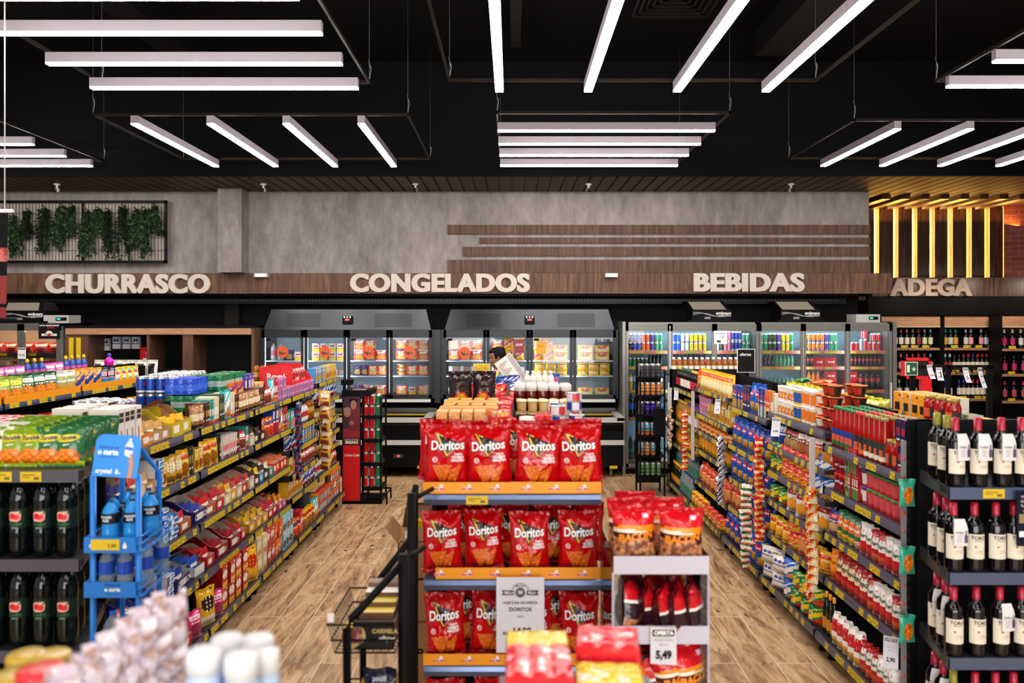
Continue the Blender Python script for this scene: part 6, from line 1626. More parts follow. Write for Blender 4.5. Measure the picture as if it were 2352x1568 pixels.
reg('creamc', mk_tub('small_cup', 'cup', 'small cream cup', .026, .03, .06, '#e8b860', '#e8cf9a', '#e8c88a', lidh=.008, n=12))
for r in range(2):
    for i in range(5): put('creamc', .06 + i * .066, 4.78 + r * .08, zc + .085, 0, '%s cream cup, %s row, in front of the sauce bottles' % (['leftmost', 'second', 'middle', 'fourth', 'rightmost'][i], ['front', 'rear'][r]), 'cream cups on the centre rack')
reg('creaml', mk_tub('small_cup', 'cup', 'dark base cup', .03, .032, .07, '#6a1c18', '#e8cf9a', '#c8a86a', lidh=.008, n=12))
for r in range(2):
    for i in range(5): put('creaml', .06 + i * .066, 4.78 + r * .08, zc, 0, '%s dark cup under the cream cups, %s row' % (['leftmost', 'second', 'middle', 'fourth', 'rightmost'][i], ['front', 'rear'][r]), 'dark cups under the cream cups')
reg('olj', mk_lathe('olive_jar', 'jar', 'green olive jar', [(0, .003), (.036, 0), (.04, .01), (.04, .085), (.036, .1)], speck('olives', ['#a8a45c', '#7a8038', '#5a5c24'], 55), 16, [(.036, .095), (.039, .1), (.039, .118), (0, .12)], (.02, .065, .0412), M('#e3e0d4', .5), M('#e8e4ec', .5)))
reg('hot', mk_lathe('sauce_bottle', 'bottle', 'red capped chilli sauce bottle', [(0, .003), (.024, 0), (.027, .01), (.027, .08), (.018, .11)], M('#b81c14', .15), 14, [(.024, .105), (.026, .11), (.026, .135), (0, .137)], (.02, .07, .0278), M('#d8242c', .4), M('#e8823c')))
def tin(k, desc, c1, c2, r=.04, h=.045):
    mb = MB(); mb.lathe([(0, 0), (r, 0), (r, .003), (r * .98, .004)], SILVER, 18); mb.lathe([(r * .98, .004 + (h - .008) * t / 2) for t in range(3)], None, 18, fn=lambda u, v: M(c2, .35) if (u * 3 % 1) < .5 else M(c1, .35)); mb.lathe([(r * .98, h - .004), (r, h - .003), (r, h), (r * .93, h), (r * .92, h - .003), (0, h - .003)], SILVER, 18)
    return reg(k, Proto('food_tin', 'tin', desc, (2 * r, 2 * r, h), [('food_tin', mb.mesh('food_tin'), None)]))
tin('tinb', 'blue and white fish tin', '#e3e0e4', '#1c3f9c'); tin('tinr', 'white and red fish tin', '#d8d4d8', '#c8343c'); tin('tint', 'teal and orange tin', '#2a9aa0', '#e0743c')
for i in range(2): put('olj', .075 + .0 * i, 3.84 + i * .1, zc + .035, 0, '%s green olive jar behind the red chip bags' % ['nearer', 'farther'][i], 'olive jars')
MB_ = MB().bb(.03, .37, 3.81, 4.7, zc, zc + .034, SHM).build('riser_board'); tag(MB_, 'low dark riser board under jars and tins, centre rack', 'riser')
for i in range(4): put('hot', .14 + .05 * (i % 2) * .9, 3.86 + (i // 2) * .09, zc + .035, 0, '%s red capped chilli bottle beside the olive jar' % ['front left', 'front right', 'rear left', 'rear right'][i], 'chilli sauce bottles')
for k in range(4): put('tinb' if k % 2 == 0 else 'tinr', .225, 3.86, zc + .035 + k * .0462, k * .9, '%s tin of the stack beside the chilli bottles' % ['lowest', 'second lowest', 'second highest', 'topmost'][k], 'fish tins on the centre rack')
for k in range(4): put('tinr' if k % 2 == 0 else 'tinb', .225, 4.02, zc + .035 + k * .0462, k * 1.3, '%s tin of the stack behind the front tin stack' % ['lowest', 'second lowest', 'second highest', 'topmost'][k], 'fish tins on the centre rack')
for k in range(5): put('tinb' if k % 2 else 'tinr', .322, 4.06, zc + .035 + k * .0462, k * 1.1, '%s tin of the tallest right tin stack, centre rack' % ['lowest', 'second', 'third', 'fourth', 'topmost'][k], 'fish tins on the centre rack')
for k in range(3): put('tint' if k == 0 else 'tinb', .318, 3.87, zc + .035 + k * .0462, k * 1.7, '%s tin of the front right stack, centre rack' % ['lowest', 'middle', 'topmost'][k], 'fish tins on the centre rack')
for k in range(3):
    for i in range(3): put('tinb', .09 + i * .085, 4.35 + k * .1, zc + .035, i * 1.1, '%s tin of the %s lying row behind the stacks' % (['left', 'middle', 'right'][i], ['front', 'middle', 'rear'][k]), 'fish tins on the centre rack')
for r in range(4):
    for i in range(4): put('pot' if r % 2 else 'creamc', .07 + i * .07, 5.6 + r * .12, zc, 0, '%s small cup of the %s row behind the sauce bottles' % (['leftmost', 'second', 'third', 'rightmost'][i], ['first', 'second', 'third', 'fourth'][r]), 'small cups on the centre rack')
reg('whib', mk_lathe('dressing_bottle', 'bottle', 'pale dressing bottle', prof_pet(.028, .2), M('#e6ddd0', .25), 12, [(.012, .19), (.014, .205), (0, .205)], (.06, .12, .0275), M('#e8e6e2', .4), M('#d8a89a')))
for r in range(2):
    for i in range(5): put('whib', .13 + i * .05, 6.6 + r * .12, zc, 0, '%s pale dressing bottle, %s row, far end of centre rack' % (['leftmost', 'second', 'middle', 'fourth', 'rightmost'][i], ['front', 'rear'][r]), 'pale dressing bottles')
put('blubox', .40 - .04, 6.62, zc, 0, 'blue box beside the pale dressing bottles')
# black divider and big white striped pack
tag(MB().bb(-.035, -.015, 4.95, 5.9, zc, zc + .17, BLACKM).build('rack_divider'), 'black divider panel between the halves of the centre rack', 'divider')
e = empty('paper_pack', (.06, 7.4, zc + .14), 'large white striped paper pack leaning in front of the man', 'pack')
e.rotation_euler = (-.15, -.62, .1)
mb = MB(); mb.box((0, 0, .10), (.17, .05, .30), M('#dcd3cc', .6))
mb.build('pack_body', e)
q = MB(); 
for k in range(22): q.bb(-.075, -.01 + .03 * math.sin(k), -.0262, -.0252, -.04 + k * .012, -.036 + k * .012, M('#5c4c4c', .6))
for k in range(6): q.bb(.04 + k * .007, .043 + k * .007, -.0262, -.0252, -.045, .245, M('#6a5a5c', .6))
q.build('stripe_print', e, 'dark stripes')
e.location = (.06, 6.9, zc + .10)

# ================================================================== PERSON
def skin_obj(name, pts, edges, mat, parent=None, sub=2, root=0, label=None):
    me = bpy.data.meshes.new(name); me.from_pydata([p[0] for p in pts], edges, []); me.materials.append(mat)
    o = bpy.data.objects.new(name, me); COL.objects.link(o)
    if parent: o.parent = parent
    sk = o.modifiers.new('skin', 'SKIN'); sk.use_smooth_shade = True
    for i, p in enumerate(pts):
        r = p[1]; r = r if isinstance(r, tuple) else (r, r)
        me.skin_vertices[0].data[i].radius = r
        me.skin_vertices[0].data[i].use_root = (i == root)
    s_ = o.modifiers.new('sub', 'SUBSURF'); s_.levels = sub; s_.render_levels = sub
    if label: o['label'] = label
    return o
SKINM = M('#8f5f46', .5); HAIR = M('#0e0b0a', .6)
px_, py_ = X(1160, 9.3), 9.3
e = empty('person', (px_, py_, 0), 'person with short dark hair in light blue shirt, head bent left', 'person', None, 0)
def P_(x, y, z): return (x, y, z)
arm = lambda s: [((.02, s * .19, 1.42), .055), ((-.06, s * .24, 1.18), .043), ((-.26, s * .20, 1.12), .034), ((-.33, s * .19, 1.12), .024)]
body = [((0, 0, .95), (.15, .12)), ((0, 0, 1.1), (.14, .11)), ((-.01, 0, 1.3), (.16, .12)), ((-.01, 0, 1.43), (.13, .09)), ((-.02, 0, 1.50), (.055, .055)), ((-.05, 0, 1.56), .052)]
ed = [(0, 1), (1, 2), (2, 3), (3, 4), (4, 5)]
for s in (-1, 1):
    b = len(body); body += [((0, s * .09, .88), .095), ((.02, s * .1, .5), .065), ((.04, s * .11, .1), .045), ((-.02, s * .11, .04), .042), ((-.14, s * .12, .035), .032)]
    ed += [(0, b), (b, b + 1), (b + 1, b + 2), (b + 2, b + 3), (b + 3, b + 4)]
    b = len(body); body += arm(s); ed += [(3, b), (b, b + 1), (b + 1, b + 2), (b + 2, b + 3)]
    # palm and five fingers
    wx, wy, wz = -.33, s * .19, 1.12
    body += [((wx - .04, wy, wz), (.03, .016)), ((wx - .075, wy, wz), (.032, .014))]; ed += [(b + 3, b + 4), (b + 4, b + 5)]
    for f_, (dy, ln) in enumerate([(-.027, .07), (-.009, .08), (.009, .075), (.027, .058)]):
        q_ = len(body); body += [((wx - .09, wy + dy, wz), .0085), ((wx - .09 - ln * .5, wy + dy * 1.1, wz - .01), .008), ((wx - .09 - ln, wy + dy * 1.1, wz - .03), .0065)]
        ed += [(b + 5, q_), (q_, q_ + 1), (q_ + 1, q_ + 2)]
    q_ = len(body); body += [((wx - .035, wy - s * .03, wz + .01), .011), ((wx - .075, wy - s * .05, wz + .01), .009)]; ed += [(b + 4, q_), (q_, q_ + 1)]
skin_obj('body', body, ed, SKINM, e, 2)
# head: profile-shaped loft, facing left (-X), slightly bowed
def head_ring(t):
    # t 0 chin .. 1 crown ; returns z, front(-x), back(+x), halfwidth
    tab = [(0, -.062, .005, .022), (.08, -.083, .03, .045), (.18, -.082, .055, .058), (.26, -.092, .068, .063), (.34, -.088, .078, .068), (.42, -.107, .085, .070), (.5, -.098, .092, .074), (.56, -.083, .097, .076), (.66, -.088, .102, .078), (.78, -.086, .1, .077), (.88, -.068, .085, .067), (.96, -.035, .055, .042), (1, -.005, .02, .015)]
    for (a, b) in zip(tab, tab[1:]):
        if a[0] <= t <= b[0]:
            k = (t - a[0]) / (b[0] - a[0]); return [a[i] + (b[i] - a[i]) * k for i in range(1, 4)]
    return tab[-1][1:]
def headpt(u, v, o=0):
    f_, b_, w_ = head_ring(v); a = 2 * PI * u
    cx = (f_ + b_) / 2; rx = (b_ - f_) / 2 + o
    c, s = math.cos(a), math.sin(a)
    x = cx + rx * (c if c > 0 else -abs(c) ** .8); y = (w_ + o) * math.copysign(abs(s) ** .85, s)
    if .2 < v < .58 and c < -.2: y *= 1 - .5 * max(0, (-c - .6)) * (1 if .3 < v < .55 else .4)
    return (x, y, v * .235 + o * 1.2 * (v > .8))
hd = MB().grid(lambda u, v: headpt(u, v), 28, 30, SKINM)
hd.lathe([(0, 0), (.014, .0), (.018, .02), (.016, .045), (0, .06)], SKINM, 8, (.012, -.075, .095)).lathe([(0, 0), (.014, .0), (.018, .02), (.016, .045), (0, .06)], SKINM, 8, (.012, .075, .095))
ho = hd.build('head', e); ho.location = (-.055, 0, 1.535); ho.rotation_euler = (0, -.28, 0)
hr = MB()
def hairf(u, v):
    a = abs(((u + .5) % 1) - .5)   # 0 at back, .5 at front
    lo = .28 if a < .18 else .5 if a < .3 else .84
    t = lo + (1.0 - lo) * v; k = noise.noise(Vector((math.cos(u * 6.28) * 3, math.sin(u * 6.28) * 3, v * 6))) * .008
    return headpt(u, min(t, 1), .012 * (0 if v == 0 else 1) + k * (v > 0))
hr.grid(hairf, 36, 12, HAIR)
h2 = hr.build('hair', ho, 'short dark hair')
fc = MB(); EY = M('#e8e0d8', .3)
for s in (-1, 1):
    fc.lathe([(0, -.008), (.008, -.004), (.009, 0), (.008, .004), (0, .008)], EY, 8, (-.080, s * .034, .125)).lathe([(0, -.004), (.005, 0), (0, .004)], INK, 6, (-.088, s * .035, .124))
    fc.tube([(-.094, s * .018, .140), (-.096, s * .034, .144), (-.082, s * .05, .140)], .004, HAIR, 6)
fc.tube([(-.088, -.02, .052), (-.094, 0, .053), (-.088, .02, .052)], .005, M('#7a4038', .5), 6).tube([(-.092, 0, .125), (-.108, 0, .098), (-.112, 0, .088)], [.006, .009, .011], SKINM, 8)
fc.tube([(-.09, -.03, .062), (-.098, 0, .064), (-.09, .03, .062)], .004, HAIR, 6)
fc.build('face_features', ho)
SH = M('#4a9ac0', .8)
sh = [((0, 0, .9), (.165, .13)), ((0, 0, 1.1), (.155, .12)), ((-.01, 0, 1.3), (.175, .13)), ((-.01, 0, 1.42), (.14, .1)), ((-.015, 0, 1.47), (.07, .07))]
se = [(0, 1), (1, 2), (2, 3), (3, 4)]
for s in (-1, 1):
    b = len(sh); sh += [((.02, s * .19, 1.42), .068), ((-.03, s * .23, 1.25), .06)]; se += [(3, b), (b, b + 1)]
skin_obj('shirt', sh, se, SH, e, 2, 0, 'light blue shirt')
tr = [((0, 0, .93), (.155, .13))]; te = []
for s in (-1, 1):
    b = len(tr); tr += [((0, s * .09, .86), .105), ((.02, s * .1, .5), .078), ((.04, s * .11, .12), .062)]; te += [(0, b), (b, b + 1), (b + 1, b + 2)]
skin_obj('trousers', tr, te, M('#1c2030', .8), e, 2, 0, 'dark trousers')
# ================================================================== GOODS IN THE COOLERS
def cans(k, *a, **kw): CATL[k] = mk_can(*a, **kw)
cans('k_pw', 'black and white cola can', '#1a1a22', '#e8e8ee', '#c8302c', pat='ball'); cans('k_pb', 'blue cola can', '#1c4fb4', '#d8dcea', '#c8302c', pat='ball')
cans('k_or', 'orange and green can', '#d8501c', '#3c8a3c', '#e8742c', pat='ball'); cans('k_pu', 'purple and green can', '#5a2a94', '#4aa04c', '#6a3aa4', pat='ball')
cans('k_gr', 'green soda can', '#1f8a5c', '#c8e4d8', '#1f8a5c', pat='strip'); cans('k_bl', 'bright blue can', '#1c5ac8', '#4a8ae0', '#1c5ac8', pat='strip')
cans('k_wh', 'white and blue can', '#d8e2ec', '#4a7ac8', '#d8e2ec', pat='strip'); cans('k_ye', 'yellow can', '#d8c01c', '#b89a14', '#e0cc3c', pat='ball')
cans('k_go', 'gold can', '#c8a81c', '#a8841c', '#c8a81c', pat='strip'); cans('k_rb', 'silver blue energy can', '#1c3f9c', '#c02c3c', '#b8c4d8', pat='ball', r=.027, h=.135)
cans('k_dk', 'black and lime can', '#2a3a24', '#8a9a1c', '#1c2a1c', pat='ball'); cans('k_pi', 'pink can', '#d86a8c', '#e8c8d4', '#c84a6c', pat='strip', r=.028, h=.14)
cans('k_of', 'orange can', '#e8761c', '#e8e4dc', '#2c5ab0', pat='ball'); cans('k_re', 'red cola can', '#c8141c', '#f0e6e6', '#c8141c', pat='strip')
cans('k_rt', 'tall red energy can', '#c8242c', '#e8d8dc', '#8a141c', pat='strip', r=.03, h=.165); cans('k_si', 'tall silver can', '#a8b4bc', '#d8e0e4', '#8a949c', pat='strip', r=.03, h=.165)
cans('k_gu', 'green guarana can', '#1c7a44', '#c82430', '#1c8a4c', pat='ball'); cans('k_gz', 'dark green guarana can', '#123a28', '#c82430', '#1c4a34', pat='ball')
def sm(k, *a, **kw): CATL[k] = flat(mk_pet(*a, n=10, **kw), a[0])
sm('b_cola', 'cola_bottle', 'small cola bottle', .03, .19, SODA_CLR['cola'], M('#c81c24', .4), '#d8202c', lz=(.42, .58))
sm('b_dk', 'soda_bottle', 'small dark soda bottle', .03, .17, M('#12140f', .06), M('#1c2a20', .4), '#2a2c2c')
sm('b_cl', 'water_bottle', 'small green tinted water bottle', .03, .18, liquid('pale_green', '#9fd0b8', .45, .05), M('#4aa070', .4), '#2c9a5c')
sm('b_blc', 'soda_bottle', 'small dark bottle with blue cap', .03, .18, M('#1a2034', .06), M('#b82430', .4), '#2c6ad0')
sm('b_yel', 'isotonic_bottle', 'yellow isotonic bottle', .035, .235, SODA_CLR['yellow'], M('#f0ece4', .4), '#e8601c', lz=(.5, .78))
sm('b_blu', 'isotonic_bottle', 'light blue isotonic bottle', .035, .235, liquid('lblue', '#2ab0e0', .85, .05), M('#e0ecf4', .4), '#e8601c', lz=(.5, .78))
sm('b_amb', 'isotonic_bottle', 'amber isotonic bottle', .035, .235, SODA_CLR['amber'], M('#e8dccc', .4), '#e8601c', lz=(.5, .78))
sm('b_orf', 'orange_bottle', 'orange soda bottle', .035, .25, SODA_CLR['orange'], M('#e8761c', .4), '#e8862c')
sm('b_pep', 'cola_bottle', 'two litre cola bottle with blue label', .052, .33, SODA_CLR['cola'], M('#1c5ae0', .4), '#1c4ac8', lz=(.34, .58))
sm('b_gua', 'guarana_bottle', 'green two litre guarana bottle', .052, .33, M('#0c3a28', .06), M('#1f7a4c', .4), '#1c7a3c', lz=(.2, .45))
sm('b_co15', 'cola_bottle', 'red label cola bottle', .042, .28, SODA_CLR['cola'], M('#c81c24', .4), '#d8202c', lz=(.4, .58))
cp = mk_box('can_multipack', 'multipack', 'red cola multipack', .20, .13, .125, '#c0141c', lambda u, v: M('#f0e6e6', .4) if (.38 < v < .62 and .2 < u < .8 and int(u * 14) % 2) else film('#c0141c')); cp.cat = 'multipack'; CATL['mpk'] = cp
YC = 10.82
def xdoor(k): return xd0 + .025 + k * DWd + .045
DN = ['first', 'second', 'third', 'fourth', 'fifth', 'last']
cool = {
 0: ['k_pw*1^2/2 k_pb*2^2/2 k_or*2^2/2 k_pu*1^2/2 k_gr*2^2/2', 'k_gu*2/2 k_gz*3/2 b_dk*4/2', 'b_yel b_blu*2 b_amb*4', 'b_pep*6', 'b_gua*6'],
 1: ['k_bl*2^2/2 k_wh*2^2/2 k_ye*2^2/2 k_go*2^2/2', 'b_cola*2 b_blc*7', 'b_cola*8', None, None],
 2: ['k_wh*1^2/2 k_dk*1^2/2 k_pi*2^2/2 k_rb*3^2/2 k_gr*2^2/2', 'b_blc*9', None, None, None],
 3: ['k_gr*2^2/2 k_dk*2^2/2 k_pu*1^2/2 k_ye*2^2/2 k_gr*1^2/2', 'b_dk*4 b_cl*5', 'b_cl*8', None, None],
 4: ['k_gr*1^2/2 k_of*2^2/2 k_of*2^2/2 k_pu*1^2/2 k_gr*2^2/2', 'b_cola*3 mpk*2^1', 'b_orf*4 b_co15*1 mpk*1^2', 'mpk*2^2', None],
 5: ['k_pi*1^2/2 k_re*2/2 k_si*1 k_rt*1^2/2 k_re*1/2 k_re*2^2/2', 'b_cola*9/2', 'mpk*1^2 b_co15*4', 'mpk*2^2', None]}
for k, rows in cool.items():
    for i, it in enumerate(rows):
        if it: fill((xdoor(k), YC, CRZ[i]), (1, 0, 0), DWd - .09, 0, it, '%s shelf, %s cooler door' % (['top', 'second', 'third', 'fourth', 'bottom'][i], DN[k]), 'x', seed=k * 7 + i + 1)
# paper sign and blue paper on the doors
e = empty('door_poster', (X(1657, 10.62), 10.655, Z(790, 10.62)), 'small white poster stuck on third cooler door', 'poster')
MB().bb(-.09, .09, 0, .002, 0, .18, M('#e4e4e8', .6)).build('sheet', e)
MB().bb(-.05, .0, -.001, 0, .02, .05, M('#2a3a6a', .6)).bb(-.06, .06, -.001, 0, .14, .15, M('#8a8c9c', .6)).bb(.0, .05, -.001, 0, .08, .12, M('#b8c4b0', .6)).build('print', e)
e = empty('offer_board', (2.4, 8.1, 1.6), 'black OFERTAS board standing among the goods before the cooler', 'board')
MB().bb(-.11, .11, 0, .01, -.12, .17, M('#d8d4d0', .5)).bb(-.10, .10, -.003, 0, -.11, .16, M('#141414', .5)).build('board', e)
MB().text('ofertas', .05, WHITE, on_y(-.01, -.005, .10), bold=.02).build('lettering', e)
MB().tube([(0, .005, -.12), (0, .005, -.25)], .006, BLACKM, 6).build('stem', e)
e.location = (2.42, 8.1, 1.66); e.scale = (.85, 1, .85)

# ================================================================== GOODS IN THE FREEZERS
box_('f_red', 'red and orange frozen box', .15, .05, .145, '#d83c1c', 'patch', '#f0e4dc', '#e8a04c', text=None)
box_('f_or', 'orange frozen meal box', .15, .05, .15, '#e2571c', 'patch', '#f0c8a0', '#e8b86c', c4='#2c4a9c', text='Seara', tcol='#f6eee6', sz=.25)
box_('f_dk', 'dark burger box', .12, .05, .15, '#27262e', 'patch', '#5a2a7c', '#b8823c')
box_('f_wr', 'white and red frozen box', .10, .05, .12, '#d8d4d4', 'half', '#b8242c', '#e8c03c')
bag_('f_ye', 'yellow frozen bag', .14, .17, .05, 'diag', '#e3b40c', '#c83c6c', '#d88a1c', name='frozen_bag')
bag_('f_ye2', 'yellow frozen meat bag', .15, .09, .05, 'patch', '#e8bc10', '#c8501c', '#d8a060', name='frozen_bag')
box_('f_yb', 'yellow frozen box', .20, .05, .11, '#e6b80e', 'patch', '#d84c2c', '#e8d8a0', text='Sadia', tcol='#c83c1c', sz=.25)
box_('f_st', 'brown frozen tray', .16, .10, .022, '#6a4a44', 'side', '#c8bcb4', '#8a5a50', '#d8d0c8', name='flow_pack')
reg('f_tub', mk_tub('food_tray', 'tray', 'orange frozen tub', .05, .07, .05, '#d86a1c', '#e8a04c', '#f0d8b0', lidh=.008, n=12))
reg('f_glass', mk_lathe('ice_bottle', 'bottle', 'wrapped clear bottle', prof_pet(.04, .24), liquid('frosty', '#cdbfc0', .6, .3), 12, [(.012, .23), (.014, .24), (0, .24)], (.07, .14, .04), M('#e8642c'), M('#b8506a')))
froz = [
 [('f_glass*2 f_dk*1 f_wr*1', 'f_red*2'), ('f_wr*4^2/1', 'f_st*3^4'), ('f_red*1^2 f_or*1^2 f_red*1^1', 'f_dk*2 f_or*2', 'f_dk*1 f_red*2'), ('f_or*2^2 f_red*1^2', 'f_tub*1^3 f_or*2', 'f_or*1 f_wr*1 f_or*1')],
 [('f_or*1^2 f_red*2^2', 'f_st*3^6', 'f_st*3^5'), ('f_red*1^2 f_ye*2^2', 'f_wr*4', 'f_ye*3'), ('f_ye*2^2 f_yb*1^2', 'f_ye2*3^2', 'f_ye2*3^2'), ('f_yb*2^2', 'f_ye2*3^2', 'f_yb*2^1')]]
for u, (yf, c0, c1, xs, dw) in enumerate(FZ):
    zz = [Z(828, 11.05), Z(863, 11.05), c0 + .031]
    for k in range(4):
        for i, it in enumerate(froz[u][k]):
            fill((xs + k * dw + .05, 11.06, zz[i]), (1, 0, 0), dw - .1, 0, it, '%s shelf, %s door, %s freezer' % (['upper', 'middle', 'lower'][i], ['first', 'second', 'third', 'fourth'][k], ['left', 'right'][u]), 'x', seed=u * 17 + k * 3 + i + 1)
# round orange hanging discs on the glass doors
for j, (px, py) in enumerate([(648, 808), (746, 808), (845, 808), (940, 808), (1067, 810)]):
    e = empty('door_sticker', (X(px, 10.9), 10.912, Z(py, 10.9)), '%s round orange promotional disc on the freezer doors' % ['leftmost', 'second', 'third', 'fourth', 'rightmost'][j], 'sticker', 'orange discs on the freezer doors')
    MB().prism([(.08 * math.cos(a * PI / 10), .08 * math.sin(a * PI / 10)) for a in range(20)], 0, .002, M('#e2521c', .5)).build('disc', e)
    MB().prism([(.055 * math.cos(a * PI / 8), -.01 + .035 * math.sin(a * PI / 8)) for a in range(16)], -.001, 0, speck('burger_print', ['#d8a070', '#8a4a34', '#3a201c'], 25, 'Noise', .5, 0)).build('print', e)
for (px, py, c, tx_, tc, lb) in ((1192, 795, '#8a2c34', 'LEVE', '#e8d8d8', 'dark red hanging card on the second door of right freezer'), (1243, 798, '#d89a24', 'Sadia', '#c8501c', 'orange yellow card on the third door of right freezer')):
    e = empty('door_card', (X(px, 10.9), 10.912, Z(py, 10.9)), lb, 'card', 'cards on the freezer doors'); MB().bb(-.07, .07, 0, .002, -.09, .09, M(c, .5)).build('card', e); MB().text(tx_, .045, M(tc, .5), on_y(0, -.001, .02), bold=.02).build('lettering', e)

# ================================================================== WINE WALL
WOODS = WOOD_LIGHT
yw = 12.95
bounds = [(5.95, X(2140, yw)), (X(2145, yw), X(2277, yw)), (X(2290, 12.4), X(2290, 12.4) + 1.3)]
winecols = ['#b8431c', '#c85a2c', '#7a1420', '#3a6a78', '#1c8a7c', '#c81c2c', '#1c1c22', '#8a8a24', '#3a2a8c', '#d8a08c']
WF = {}
def wf(cap, lab, glassm=None):
    k = (cap, lab, glassm.name if glassm else '')
    if k not in WF:
        p = mk_wine('wine', cap, lab, False, n=10, glassm=glassm); WF[k] = flat(p, 'wine_bottle')
    return WF[k]
CN = {'#b8431c': 'orange capped', '#c85a2c': 'copper capped', '#c81c2c': 'red capped', '#7fa8b4': 'pale blue capped', '#1c9a8c': 'teal capped', '#d8b8a0': 'pink capped', '#16161c': 'black capped', '#a31430': 'crimson capped', '#2f2c9c': 'violet blue capped', '#c8d0d4': 'silver capped', '#b8304c': 'rose capped', '#e8d0b4': 'gold foil capped', '#9a9a2c': 'olive capped', '#1c1a24': 'dark capped'}
LN = {'#ddd2c0': 'cream label', '#cfd4a8': 'pale green label', '#8a2434': 'dark red label', '#c8901c': 'amber label', '#b4c4c0': 'pale teal label', '#d88a94': 'pink label', '#c4c8dc': 'pale blue label', '#d8cdbb': 'beige label', '#c81c6c': 'magenta band', '#d8242c': 'red band', '#e0dcd8': 'white label', '#b84a5c': 'rose label'}
def shelf_w(bi, li, seq, z, ynear=0):
    x0, x1 = bounds[bi]; n = len(seq)
    step = (x1 - x0 - .12) / n
    yy = (yw - .16) if bi < 2 else 12.42
    cnt = {}
    for i, s_ in enumerate(seq):
        if s_ is None: continue
        cap, lab = s_; p = wf(cap, lab)
        spawn(p, (x0 + .06 + (i + .5) * step, yy, z + .001), 0, '%s %s wine bottle, %s, %s shelf, %s bay of wine wall' % (ordn(i, n, 'x'), CN[cap], LN[lab], ['top', 'second', 'third', 'lowest'][li], ['left', 'middle', 'right'][bi]), 'wine bottles on the wine wall', sc=(1, 1, 1.0))
ZL = [1.65, 1.25, .83, .45]
A = lambda c, l='#ddd2c0': (c, l)
shelf_w(0, 0, [A('#b8431c'), A('#b8431c'), A('#c85a2c'), A('#b8431c'), A('#9a9a2c'), A('#9a9a2c', '#cfd4a8'), A('#c81c2c', '#8a2434'), A('#7fa8b4', '#cfd4a8'), A('#7fa8b4', '#cfd4a8')], ZL[0])
shelf_w(1, 0, [A('#1c9a8c', '#c8901c'), A('#1c9a8c', '#b4c4c0'), A('#1c9a8c', '#c8901c'), None, A('#d8b8a0', '#b4c4c0'), A('#d8b8a0', '#d88a94'), None, A('#d8b8a0', '#d88a94'), A('#16161c', '#c4c8dc'), A('#16161c', '#c4c8dc')], ZL[0])
shelf_w(0, 1, [A('#c81c2c'), A('#b8431c'), A('#b8431c', '#8a2434'), A('#c85a2c'), A('#c85a2c'), A('#b8431c'), A('#b8431c'), A('#b8431c'), A('#7fa8b4')], ZL[1])
shelf_w(1, 1, [A('#c8d0d4', '#8a2434'), A('#c8d0d4', '#8a2434'), A('#16161c'), A('#16161c', '#cfd4a8'), A('#c81c2c'), A('#c81c2c'), A('#2f2c9c'), A('#c81c2c'), A('#c81c2c'), A('#c81c2c'), A('#c81c2c')], ZL[1])
shelf_w(0, 2, [A('#a31430'), A('#a31430'), A('#9a9a2c'), A('#16161c'), A('#16161c'), A('#9a9a2c', '#cfd4a8'), A('#16161c')], ZL[2])
shelf_w(1, 2, [A('#2f2c9c'), A('#2f2c9c'), None, A('#2f2c9c'), A('#2f2c9c'), A('#2f2c9c'), A('#c81c2c'), A('#c81c2c'), A('#c81c2c'), A('#c81c2c'), A('#c81c2c')], ZL[2])
shelf_w(2, 0, [A('#e8d0b4', '#c81c6c'), A('#e8d0b4', '#c81c6c'), A('#e8d0b4', '#e0dcd8'), A('#e8d0b4', '#e0dcd8'), A('#e8d0b4', '#e0dcd8'), A('#e8d0b4', '#e0dcd8'), A('#e8d0b4', '#e0dcd8'), A('#e8d0b4', '#e0dcd8'), A('#e8d0b4', '#c81c6c')], ZL[0])
shelf_w(2, 1, [A('#1c1a24', '#c81c6c'), A('#1c1a24', '#c81c6c'), A('#1c1a24', '#c81c6c'), A('#1c1a24', '#d8242c'), A('#1c1a24', '#d8242c'), A('#1c1a24', '#d8242c'), A('#1c1a24', '#d8242c'), A('#1c1a24', '#d8242c')], ZL[1])
shelf_w(2, 2, [A('#b8304c', '#b84a5c'), A('#b8304c', '#b84a5c'), A('#b8304c', '#b84a5c'), A('#b8304c', '#b84a5c'), None, None, A('#b8431c'), A('#b8431c')], ZL[2])
for bi, (x0, x1) in enumerate(bounds):
    y0 = yw - .28 if bi < 2 else 12.30
    e = empty('wine_cabinet', ((x0 + x1) / 2, y0, 0), 'black wine cabinet with oak shelf boards, %s bay' % ['left', 'middle', 'right'][bi], 'cabinet', 'wine cabinets in the wine corner'); h = (x1 - x0) / 2
    MB().bb(-h, h, .26, .28, 0, 2.16, M('#0b0a0b', .6)).build('back_panel', e)
    for s in (-1, 1): MB().bb(s * h - .02, s * h + .02, .0, .28, 0, 2.2, M('#0b0a0b', .5)).build('side_panel', e)
    MB().bb(-h + .02, h - .02, -.01, .02, 2.0, 2.16, WOODS).build('header_board', e, 'oak header board'); MB().bb(-h + .02, h - .02, -.02, .0, 1.985, 2.0, M('#c9b49c', .4)).build('header_trim', e)
    for li, z in enumerate(ZL):
        sh = MB().bb(-h + .02, h - .02, 0, .26, z - .035, z, WOODS).build('shelf', e, 'oak board')
        r_ = random.Random(bi * 5 + li)
        for k in range(4): 
            t = bpy.data.objects.new('price_tag', tag_mesh(.11, .045)); COL.objects.link(t); t.parent = sh; t.location = (-h + .12 + k * (2 * h - .2) / 4 + r_.uniform(0, .1), -.004, z + .022); t.rotation_euler = (-.3, 0, 0)
